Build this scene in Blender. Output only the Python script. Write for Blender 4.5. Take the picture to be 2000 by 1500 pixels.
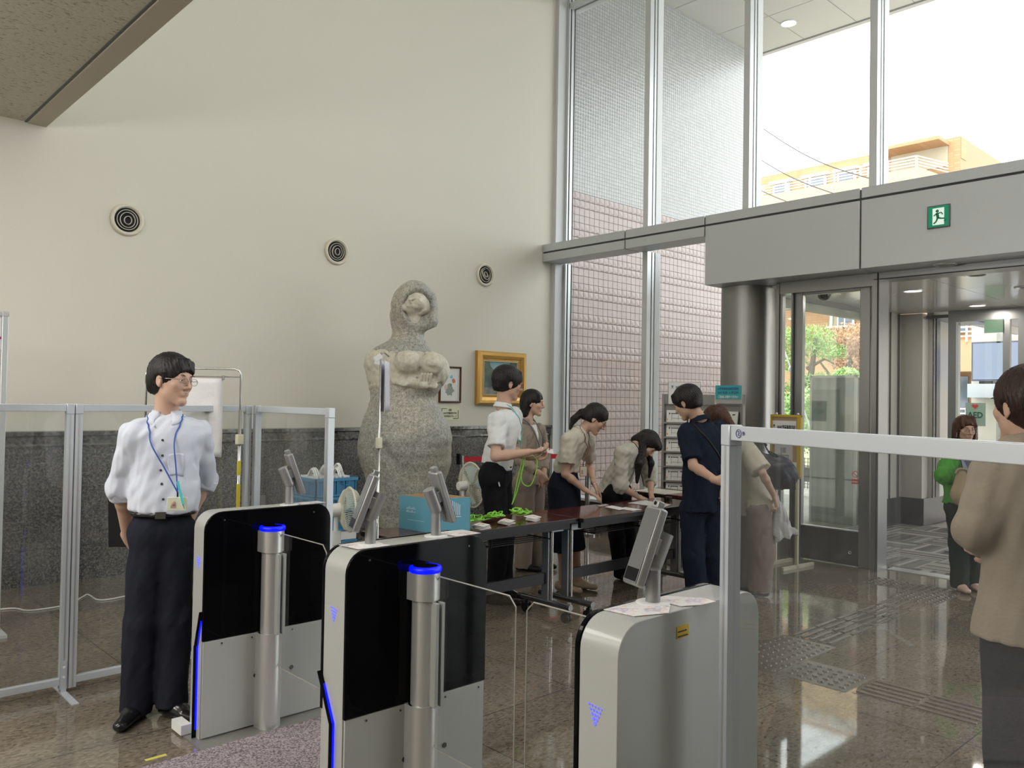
import bpy, bmesh, math, random
import numpy as np
from mathutils import Vector, Matrix
for o in list(bpy.data.objects): bpy.data.objects.remove(o)
SC = bpy.context.scene
COL = SC.collection
# ---------------------------------------------------------------- camera
YAW, PIT, ROL, FPX, EYE = math.radians(46.9), math.radians(1.13), math.radians(0.95), 1600., 1.5
CF = Vector((math.cos(YAW)*math.cos(PIT), math.sin(YAW)*math.cos(PIT), math.sin(PIT)))
_r0 = Vector((math.sin(YAW), -math.cos(YAW), 0)); _u0 = _r0.cross(CF)
CR = math.cos(ROL)*_r0 + math.sin(ROL)*_u0
CU = -math.sin(ROL)*_r0 + math.cos(ROL)*_u0
cam = bpy.data.objects.new('camera', bpy.data.cameras.new('camera')); COL.objects.link(cam)
cam.data.sensor_width = 36; cam.data.lens = 36*FPX/2000; cam.data.clip_start = .05; cam.data.clip_end = 400
cam.matrix_world = Matrix(((CR.x, CU.x, -CF.x, 0), (CR.y, CU.y, -CF.y, 0), (CR.z, CU.z, -CF.z, EYE), (0, 0, 0, 1)))
SC.camera = cam
# ---------------------------------------------------------------- light
W = bpy.data.worlds.new('sky'); SC.world = W; W.use_nodes = True
wn = W.node_tree.nodes; wl = W.node_tree.links
bg = wn['Background']; bg.inputs['Color'].default_value = (0.97, 0.98, 1.0, 1); bg.inputs['Strength'].default_value = 3.3
def light(name, kind, loc, energy, color=(1, 1, 1), rot=None, to=None, **kw):
    d = bpy.data.lights.new(name, kind); d.energy = energy; d.color = color
    for k, v in kw.items(): setattr(d, k, v)
    o = bpy.data.objects.new(name, d); COL.objects.link(o); o.location = loc
    if to is not None: o.rotation_euler = (Vector(to)-Vector(loc)).to_track_quat('-Z', 'Y').to_euler()
    return o
light('sun', 'SUN', (0, 0, 20), 1.7, (1, .9, .74), to=(9.5, 2, 2), angle=.03)
# added fill lights, out of view high up, to brighten the big wall
for lx, ly, le in ((2.9, -.2, 62), (5.9, -.4, 88)):
    light('hall_fill_light', 'AREA', (lx, ly, 7.2), le, (1, .98, .95), to=(lx+.3, 7.1, .2), shape='RECTANGLE', size=2.6, size_y=3.2)
for lx, ly in ((-.8, 4.4), (-.8, 2.0), (-3.2, 4.4), (-3.2, 2.0)):  # unseen area lights added under the low ceiling to lighten the gates
    light('gate_fill_light', 'AREA', (lx, ly, 3.56), 26, (1, .98, .94), to=(lx, ly, 0), shape='RECTANGLE', size=1.2, size_y=1.2)
for ly in (1.7, 4.9):  # extra point lights, out of view, added to lift the low ceiling and wall
    light('lobby_fill_light', 'POINT', (-1.7, ly, 2.6), 70, (1, .975, .93), shadow_soft_size=.3)
VS = SC.view_settings
VS.view_transform = 'Standard'; VS.look = 'None'; VS.gamma = 1.0; VS.use_curve_mapping = False; VS.exposure = 0.62
SC.cycles.max_bounces = 7; SC.cycles.diffuse_bounces = 4; SC.cycles.glossy_bounces = 3; SC.cycles.transmission_bounces = 4
SC.cycles.transparent_max_bounces = 16; SC.cycles.caustics_reflective = False; SC.cycles.caustics_refractive = False
SC.cycles.sample_clamp_indirect = 4.0
# ---------------------------------------------------------------- measuring: a point in the hall seen at photo position (x, y), D metres ahead
def P3(x, y, D):
    return Vector((0, 0, EYE)) + (CF + CR*((x-1000)/FPX) - CU*((y-750)/FPX))*D
def FL(x, y, z=0.):
    d = CF + CR*((x-1000)/FPX) - CU*((y-750)/FPX)
    return Vector((0, 0, EYE)) + d*((z-EYE)/d.z)
def PX(x, y, X):
    d = CF + CR*((x-1000)/FPX) - CU*((y-750)/FPX); return Vector((0, 0, EYE)) + d*(X/d.x)
def PY(x, y, Y):
    d = CF + CR*((x-1000)/FPX) - CU*((y-750)/FPX); return Vector((0, 0, EYE)) + d*(Y/d.y)
def LIMB(p, x, y, length, far=1):
    """joint at photo position (x, y) and at the limb's true length from joint p"""
    C = Vector((0, 0, EYE)); d = (CF + CR*((x-1000)/FPX) - CU*((y-750)/FPX)); n = d.length; d = d/n
    b = (p-C).dot(d); c = (p-C).length_squared-length*length; q = b*b-c
    return C + d*(b + (far*math.sqrt(q) if q > 0 else 0))
# ---------------------------------------------------------------- materials
MATS = {}
def mat(name, col=(.8, .8, .8), rough=.5, metal=0., spec=.5, emit=None, es=1., alpha=None, coat=0., sheen=0., bump=None, noise=None):
    if name in MATS: return MATS[name]
    m = bpy.data.materials.new(name); m.use_nodes = True; MATS[name] = m
    nt = m.node_tree; b = nt.nodes['Principled BSDF']; i = b.inputs
    i['Base Color'].default_value = (*col, 1); i['Roughness'].default_value = rough; i['Metallic'].default_value = metal
    i['Specular IOR Level'].default_value = spec; i['Coat Weight'].default_value = coat; i['Sheen Weight'].default_value = sheen
    if emit: i['Emission Color'].default_value = (*emit, 1); i['Emission Strength'].default_value = es
    if noise:   # (scale, amount, detail): uneven tone of the material itself
        tc = nt.nodes.new('ShaderNodeTexCoord'); n = nt.nodes.new('ShaderNodeTexNoise'); r = nt.nodes.new('ShaderNodeValToRGB')
        n.inputs['Scale'].default_value = noise[0]; n.inputs['Detail'].default_value = noise[2] if len(noise) > 2 else 4
        nt.links.new(tc.outputs['Object'], n.inputs['Vector']); nt.links.new(n.outputs['Fac'], r.inputs['Fac'])
        a = noise[1]; r.color_ramp.elements[0].position = .3; r.color_ramp.elements[1].position = .7
        r.color_ramp.elements[0].color = (*[c*(1-a) for c in col], 1); r.color_ramp.elements[1].color = (*[min(1, c*(1+a)) for c in col], 1)
        nt.links.new(r.outputs['Color'], i['Base Color'])
    if bump:    # (scale, distance, stretch vector)
        tc = nt.nodes.new('ShaderNodeTexCoord'); mp = nt.nodes.new('ShaderNodeMapping'); n = nt.nodes.new('ShaderNodeTexNoise'); u = nt.nodes.new('ShaderNodeBump')
        if len(bump) > 2: mp.inputs['Scale'].default_value = bump[2]
        n.inputs['Scale'].default_value = bump[0]; n.inputs['Detail'].default_value = 3; u.inputs['Distance'].default_value = bump[1]; u.inputs['Strength'].default_value = .8
        nt.links.new(tc.outputs['Object'], mp.inputs['Vector']); nt.links.new(mp.outputs['Vector'], n.inputs['Vector'])
        nt.links.new(n.outputs['Fac'], u.inputs['Height']); nt.links.new(u.outputs['Normal'], i['Normal'])
    return m
def node_mat(name):
    m = bpy.data.materials.new(name); m.use_nodes = True; MATS[name] = m
    nt = m.node_tree; return m, nt, nt.nodes['Principled BSDF'], (lambda t, **k: _nn(nt, t, k))
def _nn(nt, t, k):
    n = nt.nodes.new('ShaderNode'+t)
    for a, v in k.items():
        if a[0] == '_': n.inputs[int(a[1:]) if a[1:].isdigit() else a[1:].replace('_', ' ')].default_value = v
        else: setattr(n, a, v)
    return n
def ramp(nt, stops, interp='LINEAR'):
    r = nt.nodes.new('ShaderNodeValToRGB'); r.color_ramp.interpolation = interp; e = r.color_ramp.elements
    while len(e) < len(stops): e.new(.5)
    for q, (p, c) in zip(e, stops): q.position = p; q.color = (*c, 1)
    return r
def glass(name, tint=(1, 1, 1), haze=0., hazecol=(.8, .82, .84), refl=1.0, rough=0.0):
    m = bpy.data.materials.new(name); m.use_nodes = True; MATS[name] = m; nt = m.node_tree; nt.nodes.clear()
    out = nt.nodes.new('ShaderNodeOutputMaterial'); t = nt.nodes.new('ShaderNodeBsdfTransparent'); g = nt.nodes.new('ShaderNodeBsdfGlossy')
    t.inputs['Color'].default_value = (*tint, 1); g.inputs['Roughness'].default_value = rough; g.inputs['Color'].default_value = (refl, refl, refl, 1)
    lw = nt.nodes.new('ShaderNodeLayerWeight'); lw.inputs['Blend'].default_value = .5; pw = nt.nodes.new('ShaderNodeMath'); pw.operation = 'POWER'; pw.inputs[1].default_value = 5
    f = nt.nodes.new('ShaderNodeMath'); f.operation = 'MULTIPLY_ADD'; f.inputs[1].default_value = .9; f.inputs[2].default_value = .035; nt.links.new(lw.outputs['Facing'], pw.inputs[0]); nt.links.new(pw.outputs[0], f.inputs[0]); mx = nt.nodes.new('ShaderNodeMixShader')
    nt.links.new(f.outputs[0], mx.inputs[0]); nt.links.new(t.outputs[0], mx.inputs[1]); nt.links.new(g.outputs[0], mx.inputs[2])
    last = mx
    if haze:
        d = nt.nodes.new('ShaderNodeBsdfDiffuse'); d.inputs['Color'].default_value = (*hazecol, 1); m2 = nt.nodes.new('ShaderNodeMixShader')
        tc = nt.nodes.new('ShaderNodeTexCoord'); n = nt.nodes.new('ShaderNodeTexNoise'); n.inputs['Scale'].default_value = 2.5; n.inputs['Detail'].default_value = 5
        r = nt.nodes.new('ShaderNodeMapRange'); r.inputs['From Min'].default_value = .35; r.inputs['From Max'].default_value = .7; r.inputs['To Min'].default_value = haze*.5; r.inputs['To Max'].default_value = haze*1.5
        nt.links.new(tc.outputs['Object'], n.inputs['Vector']); nt.links.new(n.outputs['Fac'], r.inputs['Value']); nt.links.new(r.outputs[0], m2.inputs[0])
        nt.links.new(mx.outputs[0], m2.inputs[1]); nt.links.new(d.outputs[0], m2.inputs[2]); last = m2
    nt.links.new(last.outputs[0], out.inputs['Surface']); return m
# ---------------------------------------------------------------- mesh helpers
def tag(o, label=None, cat=None, group=None, kind=None):
    for k, v in (('label', label), ('category', cat), ('group', group), ('kind', kind)):
        if v: o[k] = v
    return o
def thing(name, label, cat, loc=(0, 0, 0), rz=0., group=None, M=None):
    o = bpy.data.objects.new(name, None); COL.objects.link(o); o.empty_display_size = .1
    o.matrix_world = M if M else Matrix.Translation(Vector(loc)) @ Matrix.Rotation(rz, 4, 'Z')
    return tag(o, label, cat, group)
def copy_tree(o, parent=None):
    c = o.copy(); COL.objects.link(c)
    if parent: c.parent = parent; c.matrix_parent_inverse = o.matrix_parent_inverse.copy()
    for ch in list(CHILD.get(o.name, [])):
        d = copy_tree(ch, c); CHILD.setdefault(c.name, []).append(d)
    return c
CHILD = {}
def link(name, me, m, parent=None, smooth=None):
    ms = m if isinstance(m, (list, tuple)) else [m]
    for q in ms: me.materials.append(q)
    o = bpy.data.objects.new(name, me); COL.objects.link(o)
    if parent: o.parent = parent; CHILD.setdefault(parent.name, []).append(o)
    if smooth is not None:
        for p in me.polygons: p.use_smooth = True
        if smooth < 3: me.set_sharp_from_angle(angle=smooth)
    return o
def chain_world(p):
    M = Matrix.Identity(4)
    while p is not None: M = (p.matrix_basis if p.parent else p.matrix_world) @ M; p = p.parent
    return M
class MB:
    """collects boxes, tubes, lathes and sheets into one mesh"""
    def __init__(s): s.v = []; s.f = []; s.mi = []; s.cur = 0
    def mat(s, i): s.cur = i; return s
    def add(s, vs, fs, M=None):
        n = len(s.v); s.v += [(M @ Vector(v)) if M else Vector(v) for v in vs]
        s.f += [tuple(i+n for i in f) for f in fs]; s.mi += [s.cur]*len(fs); return s
    def box(s, a, b, M=None):
        x0, y0, z0 = a; x1, y1, z1 = b
        return s.add([(x0, y0, z0), (x1, y0, z0), (x1, y1, z0), (x0, y1, z0), (x0, y0, z1), (x1, y0, z1), (x1, y1, z1), (x0, y1, z1)],
                     [(0, 3, 2, 1), (4, 5, 6, 7), (0, 1, 5, 4), (1, 2, 6, 5), (2, 3, 7, 6), (3, 0, 4, 7)], M)
    def cbox(s, c, h, M=None): return s.box([c[i]-h[i] for i in range(3)], [c[i]+h[i] for i in range(3)], M)
    def bar(s, a, b, w, d, up=(0, 0, 1)):
        a = Vector(a); b = Vector(b); t = (b-a).normalized(); up = Vector(up)
        if abs(t.dot(up)) > .98: up = Vector((1, 0, 0))
        x = t.cross(up).normalized(); y = x.cross(t); M = Matrix((x, y, t)).transposed().to_4x4(); M.translation = a
        return s.box((-w/2, -d/2, 0), (w/2, d/2, (b-a).length), M)
    def tube(s, pts, r, n=10, cap=True, closed=False):
        pts = [Vector(p) for p in pts]; rs = r if isinstance(r, (list, tuple)) else [r]*len(pts); N = len(pts); base = len(s.v); prev = None
        for i, p in enumerate(pts):
            if closed: t = pts[(i+1) % N]-pts[i-1]
            else: t = (pts[min(i+1, N-1)]-pts[max(i-1, 0)])
            t.normalize()
            if prev is None:
                x = t.orthogonal().normalized()
            else:
                x = (prev-t*prev.dot(t)); x = x.normalized() if x.length > 1e-6 else t.orthogonal().normalized()
            prev = x; y = t.cross(x)
            for k in range(n):
                a = 2*math.pi*k/n; s.v.append(p+(x*math.cos(a)+y*math.sin(a))*rs[i])
        for i in range(N if closed else N-1):
            j = (i+1) % N
            for k in range(n):
                s.f.append((base+i*n+k, base+i*n+(k+1) % n, base+j*n+(k+1) % n, base+j*n+k)); s.mi.append(s.cur)
        if cap and not closed:
            s.f.append(tuple(base+k for k in reversed(range(n)))); s.f.append(tuple(base+(N-1)*n+k for k in range(n))); s.mi += [s.cur]*2
        return s
    def cyl(s, a, b, r, r2=None, n=20): return s.tube([a, b], [r, r if r2 is None else r2], n)
    def lathe(s, prof, M=None, n=28, cap=True):
        base = len(s.v)
        for r, z in prof:
            for k in range(n):
                a = 2*math.pi*k/n; v = Vector((r*math.cos(a), r*math.sin(a), z)); s.v.append(M @ v if M else v)
        for i in range(len(prof)-1):
            for k in range(n):
                s.f.append((base+i*n+k, base+i*n+(k+1) % n, base+(i+1)*n+(k+1) % n, base+(i+1)*n+k)); s.mi.append(s.cur)
        if cap:
            s.f.append(tuple(base+k for k in reversed(range(n)))); s.f.append(tuple(base+(len(prof)-1)*n+k for k in range(n))); s.mi += [s.cur]*2
        return s
    def prism(s, poly, h0, h1, M=None):
        n = len(poly)
        return s.add([(x, y, h0) for x, y in poly]+[(x, y, h1) for x, y in poly],
                     [tuple(reversed(range(n))), tuple(range(n, 2*n))]+[(i, (i+1) % n, n+(i+1) % n, n+i) for i in range(n)], M)
    def grid(s, fn, nu, nv, M=None):
        vs = [fn(i/nu, j/nv) for j in range(nv+1) for i in range(nu+1)]
        return s.add(vs, [(j*(nu+1)+i, j*(nu+1)+i+1, (j+1)*(nu+1)+i+1, (j+1)*(nu+1)+i) for j in range(nv) for i in range(nu)], M)
    def ball(s, c, r, M=None, nu=14, nv=9):
        r = r if isinstance(r, (list, tuple)) else (r, r, r); c = Vector(c)
        return s.grid(lambda u, v: (c.x+r[0]*math.cos(2*math.pi*u)*math.sin(math.pi*(v*.998+.001)), c.y+r[1]*math.sin(2*math.pi*u)*math.sin(math.pi*(v*.998+.001)), c.z-r[2]*math.cos(math.pi*(v*.998+.001))), nu, nv, M)
    def build(s, name, m, parent=None, world=False, bevel=0., smooth=None, solid=0., seg=2):
        me = bpy.data.meshes.new(name)
        if world and parent:
            I = chain_world(parent).inverted(); vs = [I @ v for v in s.v]
        else: vs = s.v
        me.from_pydata([tuple(v) for v in vs], [], s.f); me.polygons.foreach_set('material_index', s.mi); me.update()
        o = link(name, me, m, parent, smooth)
        if bevel:
            b = o.modifiers.new('bevel', 'BEVEL'); b.width = bevel; b.segments = seg; b.limit_method = 'ANGLE'; b.angle_limit = .6; b.harden_normals = False
            if smooth is None:
                for p in me.polygons: p.use_smooth = True
                me.set_sharp_from_angle(angle=.6)
        if solid:
            b = o.modifiers.new('solid', 'SOLIDIFY'); b.thickness = solid; b.offset = 0
        return o
def one(name, mb, m, label, cat, origin=None, group=None, kind=None, **kw):
    """a thing that is a single mesh, its origin at its base"""
    vs = mb.v; 
    if origin is None:
        lo = [min(v[i] for v in vs) for i in range(3)]; hi = [max(v[i] for v in vs) for i in range(3)]
        origin = Vector(((lo[0]+hi[0])/2, (lo[1]+hi[1])/2, lo[2]))
    origin = Vector(origin); mb.v = [Vector(v)-origin for v in vs]
    o = mb.build(name, m, None, **kw); o.location = origin
    return tag(o, label, cat, group, kind)
def struct(name, mb, m, **kw):
    o = mb.build(name, m, None, **kw); o['kind'] = 'structure'; return o
def text(name, body, size, m, M, parent=None, ax='CENTER', ay='CENTER', extrude=.0006, width=None, bold=0., shear=0.):
    """real lettering as a thin mesh; M maps text plane (x right, y up, z towards reader)"""
    c = bpy.data.curves.new(name, 'FONT'); c.body = body; c.size = size; c.align_x = ax; c.align_y = ay; c.extrude = extrude; c.offset = bold; c.resolution_u = 2; c.shear = shear
    t = bpy.data.objects.new(name, c); COL.objects.link(t)
    me = bpy.data.meshes.new_from_object(t.evaluated_get(bpy.context.evaluated_depsgraph_get()))
    bpy.data.objects.remove(t); me.materials.clear()
    if width and len(me.vertices):
        xs = [v.co.x for v in me.vertices]; k = width/max(1e-6, max(xs)-min(xs))
        for v in me.vertices: v.co.x *= k
    I = (chain_world(parent).inverted() if parent else Matrix.Identity(4)) @ M
    me.transform(I); return link(name, me, m, parent)
def frame_at(origin, xdir, zdir):
    """matrix with x along xdir, z along zdir (normal)"""
    x = Vector(xdir).normalized(); z = Vector(zdir); z = (z-x*z.dot(x)).normalized(); y = z.cross(x)
    M = Matrix((x, y, z)).transposed().to_4x4(); M.translation = Vector(origin); return M
RND = random.Random(4)
# ---------------------------------------------------------------- smooth bodies: distance fields meshed with surface nets
def A3(v): return np.array(v, dtype=np.float32)
def cap(a, b, ra, rb=None, k=.02, fl=None, op='u', ca=None, cb=None):
    return ('c', A3(a), A3(b), ra, ra if rb is None else rb, k, fl, op, ca, cb)
def ell(c, rad, R=None, k=.02, op='u'):
    return ('e', A3(c), A3(rad), R, None, k, None, op, None, None)
def _dist(p, P):
    if p[0] == 'c':
        a, b, ra, rb = p[1:5]; ba = b-a; L2 = max(float(ba@ba), 1e-9); q = P-a; t0 = (q@ba)/L2; t = np.clip(t0, 0, 1)
        q = q-t[..., None]*ba; d2 = (q*q).sum(-1)
        if p[6] is not None:
            n = A3(p[6][0]); vn = q@n; d2 = d2+vn*vn*(p[6][1]**2-1)
        d = np.sqrt(np.maximum(d2, 1e-12))-(ra+(rb-ra)*t); L = L2**.5
        if p[9] is not None: d = np.maximum(d, (t0-1)*L-p[9])
        if p[8] is not None: d = np.maximum(d, -t0*L-p[8])
        return d
    q = P-p[1]; R = p[3]
    if R is not None: q = q@R
    r = p[2]; k0 = np.sqrt(((q/r)**2).sum(-1)); k1 = np.sqrt(((q/(r*r))**2).sum(-1))+1e-9
    return k0*(k0-1)/k1
def _box(p):
    if p[0] == 'c':
        m = max(p[3], p[4]); 
        if p[6] is not None and p[6][1] < 1: m = m/p[6][1]
        return np.minimum(p[1], p[2])-m, np.maximum(p[1], p[2])+m
    m = p[2].max(); return p[1]-m, p[1]+m
def nets(prims, h, post=None, margin=.03, cut=None):
    bs = [_box(p) for p in prims if p[7] == 'u']
    lo = np.min([b[0] for b in bs], 0)-margin; hi = np.max([b[1] for b in bs], 0)+margin
    n = np.ceil((hi-lo)/h).astype(int)+1
    ax = [(lo[i]+h*np.arange(n[i])).astype(np.float32) for i in range(3)]
    V = np.full(n, 1., np.float32)
    for p in prims:
        k = p[5]; b0, b1 = _box(p); pad = k+2.5*h+.006
        i0 = np.clip(((b0-pad-lo)/h).astype(int), 0, n-1); i1 = np.clip(((b1+pad-lo)/h).astype(int)+2, 1, n)
        if (i1 <= i0).any(): continue
        sl = tuple(slice(i0[i], i1[i]) for i in range(3))
        G = np.stack(np.meshgrid(*[ax[i][sl[i]] for i in range(3)], indexing='ij'), -1)
        d = _dist(p, G); v = V[sl]
        if p[7] == 'u':
            hh = np.clip(.5+.5*(v-d)/k, 0, 1); V[sl] = v*(1-hh)+d*hh-k*hh*(1-hh)
        elif p[7] == 's':
            d = -d; hh = np.clip(.5-.5*(v-d)/k, 0, 1); V[sl] = v*(1-hh)+d*hh+k*hh*(1-hh)
        elif p[7] == 'i': V[sl] = np.maximum(v, d)
    if post is not None:
        m = np.abs(V) < .05; idx = np.argwhere(m); P = lo+idx*h; V[m] = V[m]+post(P.astype(np.float32)).astype(np.float32)
    if cut is not None:
        for (o, nrm) in cut:
            G = sum((ax[i].reshape([-1 if j == i else 1 for j in range(3)])-o[i])*nrm[i] for i in range(3)); V = np.maximum(V, G)
    S = V < 0; c8 = [(i, j, k) for i in (0, 1) for j in (0, 1) for k in (0, 1)]
    def cs(A, c): return A[c[0]:n[0]-1+c[0], c[1]:n[1]-1+c[1], c[2]:n[2]-1+c[2]]
    cnt = sum(cs(S, c).astype(np.int8) for c in c8); act = (cnt > 0) & (cnt < 8)
    ci = np.argwhere(act); idx = np.full(act.shape, -1, np.int64); idx[act] = np.arange(len(ci))
    acc = np.zeros((len(ci), 3)); ne = np.zeros(len(ci))
    for a in range(8):
        for b in range(a+1, 8):
            ca, cb = c8[a], c8[b]
            if sum(abs(ca[i]-cb[i]) for i in range(3)) != 1: continue
            va = V[ci[:, 0]+ca[0], ci[:, 1]+ca[1], ci[:, 2]+ca[2]]; vb = V[ci[:, 0]+cb[0], ci[:, 1]+cb[1], ci[:, 2]+cb[2]]
            m = (va < 0) != (vb < 0); t = va[m]/(va[m]-vb[m]+1e-12)
            acc[m] += np.array(ca)+(np.array(cb)-np.array(ca))*t[:, None]; ne[m] += 1
    verts = lo+(ci+acc/ne[:, None])*h
    faces = []
    for axis in range(3):
        s0 = [slice(1, n[i]-1) for i in range(3)]; s1 = list(s0); s0[axis] = slice(0, n[axis]-1); s1[axis] = slice(1, n[axis])
        A = S[tuple(s0)]; B = S[tuple(s1)]; u, w = [(1, 2), (2, 0), (0, 1)][axis]
        for cond, flip in ((A & ~B, False), (~A & B, True)):
            e = np.argwhere(cond); 
            if not len(e): continue
            g = e+1; g[:, axis] = e[:, axis]
            def at(du, dw):
                q = g.copy(); q[:, u] -= du; q[:, w] -= dw; return idx[q[:, 0], q[:, 1], q[:, 2]]
            f = np.stack([at(1, 1), at(0, 1), at(0, 0), at(1, 0)], 1)
            faces.append(f[:, ::-1] if flip else f)
    F = np.concatenate(faces) if faces else np.zeros((0, 4), int)
    F = F[(F >= 0).all(1)]
    return verts, F
def np_mesh(name, verts, F, m, parent=None, mats=None, smooth_it=0):
    if smooth_it:
        e = np.concatenate([F[:, [0, 1]], F[:, [1, 2]], F[:, [2, 3]], F[:, [3, 0]]])
        for _ in range(smooth_it):
            s = np.zeros_like(verts); c = np.zeros(len(verts)); np.add.at(s, e[:, 0], verts[e[:, 1]]); np.add.at(s, e[:, 1], verts[e[:, 0]]); np.add.at(c, e[:, 0], 1); np.add.at(c, e[:, 1], 1)
            verts = verts*.5+.5*s/np.maximum(c, 1)[:, None]
    if parent:
        I = np.array(chain_world(parent).inverted()); verts = verts@I[:3, :3].T+I[:3, 3]
    me = bpy.data.meshes.new(name); me.vertices.add(len(verts)); me.vertices.foreach_set('co', verts.astype(np.float32).ravel())
    me.loops.add(F.size); me.loops.foreach_set('vertex_index', F.astype(np.int32).ravel())
    me.polygons.add(len(F)); me.polygons.foreach_set('loop_start', np.arange(0, F.size, 4, dtype=np.int32)); me.polygons.foreach_set('loop_total', np.full(len(F), 4, np.int32))
    if mats is not None: me.polygons.foreach_set('material_index', mats.astype(np.int32))
    me.polygons.foreach_set('use_smooth', np.ones(len(F), bool)); me.update(calc_edges=True); me.validate()
    return link(name, me, m, parent)
def blob(name, prims, m, parent=None, h=.008, post=None, cut=None, sm=1):
    v, f = nets(prims, h, post, cut=cut); return np_mesh(name, v, f, m, parent, smooth_it=sm)
def folds(amp, freq, axis, seed=0):
    """cloth folds running along axis"""
    rs = np.random.RandomState(seed); ax = A3(axis); ax = ax/np.linalg.norm(ax); u = np.cross(ax, [.3, .5, .81]); u /= np.linalg.norm(u); w = np.cross(ax, u); ph = rs.rand(6)*6.3
    def f(P):
        a = P@ax; b = P@u; c = P@w
        w1 = b*freq+1.6*np.sin(a*freq*.3+ph[0])+1.2*np.sin(c*freq*.4+ph[5]); w2 = c*freq*.8+a*freq*.25+1.7*np.sin(b*freq*.35+ph[2]); w3 = (b-c)*freq*1.6+a*freq*.6+ph[4]
        m = .55+.45*np.sin(a*freq*.22+b*freq*.15+ph[3])
        return amp*(m*(1-2*np.abs(np.sin(w1*.5+ph[1])))+(1-m)*(1-2*np.abs(np.sin(w2*.5)))+.35*np.sin(w3))
    return f
# ---------------------------------------------------------------- surface materials
def granite(name, c0, c1, c2, scale, rough, tile=None, joint=(.1, .09, .08), off=(0, 0), jw=.006, streak=False, plane='XY', spec=.5):
    m, nt, b, N = node_mat(name); L = nt.links.new
    g = N('NewGeometry'); mp = N('Mapping'); L(g.outputs['Position'], mp.inputs['Vector'])
    if streak: mp.inputs['Scale'].default_value = streak
    v = N('TexVoronoi', _Scale=scale); n = N('TexNoise', _Scale=scale*.55, _Detail=5., _Roughness=.7); L(mp.outputs[0], n.inputs['Vector'])
    L(mp.outputs[0], v.inputs['Vector']); mx = N('Math', operation='MULTIPLY_ADD'); L(v.outputs['Color'], mx.inputs[0]); mx.inputs[1].default_value = .42; L(n.outputs['Fac'], mx.inputs[2])
    r = ramp(nt, [(.42, c0), (.62, c1), (.92, c2)]); L(mx.outputs[0], r.inputs['Fac']); out = r.outputs['Color']
    n2 = N('TexNoise', _Scale=1.3, _Detail=2.); L(g.outputs['Position'], n2.inputs['Vector']); r2 = ramp(nt, [(.35, (.78, .76, .74)), (.65, (1.1, 1.05, 1.))]); L(n2.outputs['Fac'], r2.inputs['Fac'])
    mm = N('MixRGB', blend_type='MULTIPLY'); mm.inputs[0].default_value = 1; L(out, mm.inputs[1]); L(r2.outputs['Color'], mm.inputs[2]); out = mm.outputs[0]
    if tile:
        sp = N('SeparateXYZ'); L(g.outputs['Position'], sp.inputs[0]); ms = []
        for axn, o, t in ((plane[0], off[0], tile[0]), (plane[1], off[1], tile[1])):
            if not t: continue
            a = N('Math', operation='SUBTRACT'); L(sp.outputs[axn], a.inputs[0]); a.inputs[1].default_value = o-t*40
            w = N('Math', operation='MODULO'); L(a.outputs[0], w.inputs[0]); w.inputs[1].default_value = t
            c = N('Math', operation='LESS_THAN'); L(w.outputs[0], c.inputs[0]); c.inputs[1].default_value = jw; ms.append(c)
        o = ms[0].outputs[0]
        if len(ms) > 1: x = N('Math', operation='MAXIMUM'); L(ms[0].outputs[0], x.inputs[0]); L(ms[1].outputs[0], x.inputs[1]); o = x.outputs[0]
        jm = N('MixRGB'); L(o, jm.inputs[0]); L(out, jm.inputs[1]); jm.inputs[2].default_value = (*joint, 1); out = jm.outputs[0]
    L(out, b.inputs['Base Color']); b.inputs['Roughness'].default_value = rough; b.inputs['Specular IOR Level'].default_value = spec
    return m
M_floor = granite('polished_granite', (.07, .06, .046), (.165, .142, .112), (.26, .225, .18), 110, .045, (.82, .82), (.05, .045, .04), (4.02, 2.11), .006, (.55, 1, 1), spec=.75)
M_tact = granite('tactile_granite', (.07, .06, .05), (.125, .108, .088), (.18, .155, .13), 110, .3)
M_wains = granite('dark_granite', (.018, .018, .018), (.05, .05, .05), (.2, .2, .195), 95, .22, (.8, .0), (.12, .12, .115), (1.62, 0), .006, (1, 1, 1), 'XZ')
M_wainb = granite('dark_granite_base', (.018, .018, .018), (.05, .05, .05), (.2, .2, .195), 95, .22, (.8, .284), (.12, .12, .115), (1.62, .0), .006, (1, 1, 1), 'XZ')
M_wall = mat('painted_wall', (.71, .685, .60), .75, bump=(90, .0006))
M_ceil, nt, b, N = node_mat('acoustic_ceiling'); 
g = N('NewGeometry'); mp = N('Mapping'); mp.inputs['Scale'].default_value = (38, 75, 30); nt.links.new(g.outputs['Position'], mp.inputs[0]); n = N('TexNoise', _Scale=1., _Detail=4.); nt.links.new(mp.outputs[0], n.inputs[0])
r = ramp(nt, [(.33, (.24, .22, .17)), (.41, (.5, .465, .375)), (.8, (.53, .495, .4))]); nt.links.new(n.outputs['Fac'], r.inputs[0]); nt.links.new(r.outputs[0], b.inputs['Base Color']); b.inputs['Roughness'].default_value = .9
u = N('Bump', _Distance=.004); nt.links.new(n.outputs['Fac'], u.inputs['Height']); nt.links.new(u.outputs[0], b.inputs['Normal'])
M_beam = mat('ceiling_trim_paint', (.42, .37, .29), .6)
M_band = mat('band_panel', (.55, .58, .61), .38, .25)
M_gap = mat('dark_joint', (.1, .1, .1), .7)
M_alu = mat('aluminium', (.72, .73, .74), .3, .75)
M_alu2 = mat('light_aluminium', (.62, .645, .66), .35, .4)
M_frame = mat('satin_steel_frame', (.3, .305, .31), .32, .75)
M_dark = mat('black_gasket', (.03, .03, .03), .5)
M_steelp = mat('dark_steel_panel', (.17, .17, .175), .25, .8)
M_gl = glass('window_glass', (.97, .99, .98))
M_white = mat('white_paint', (.82, .82, .8), .4)
M_grey = mat('grey_paint', (.45, .45, .44), .45)
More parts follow.
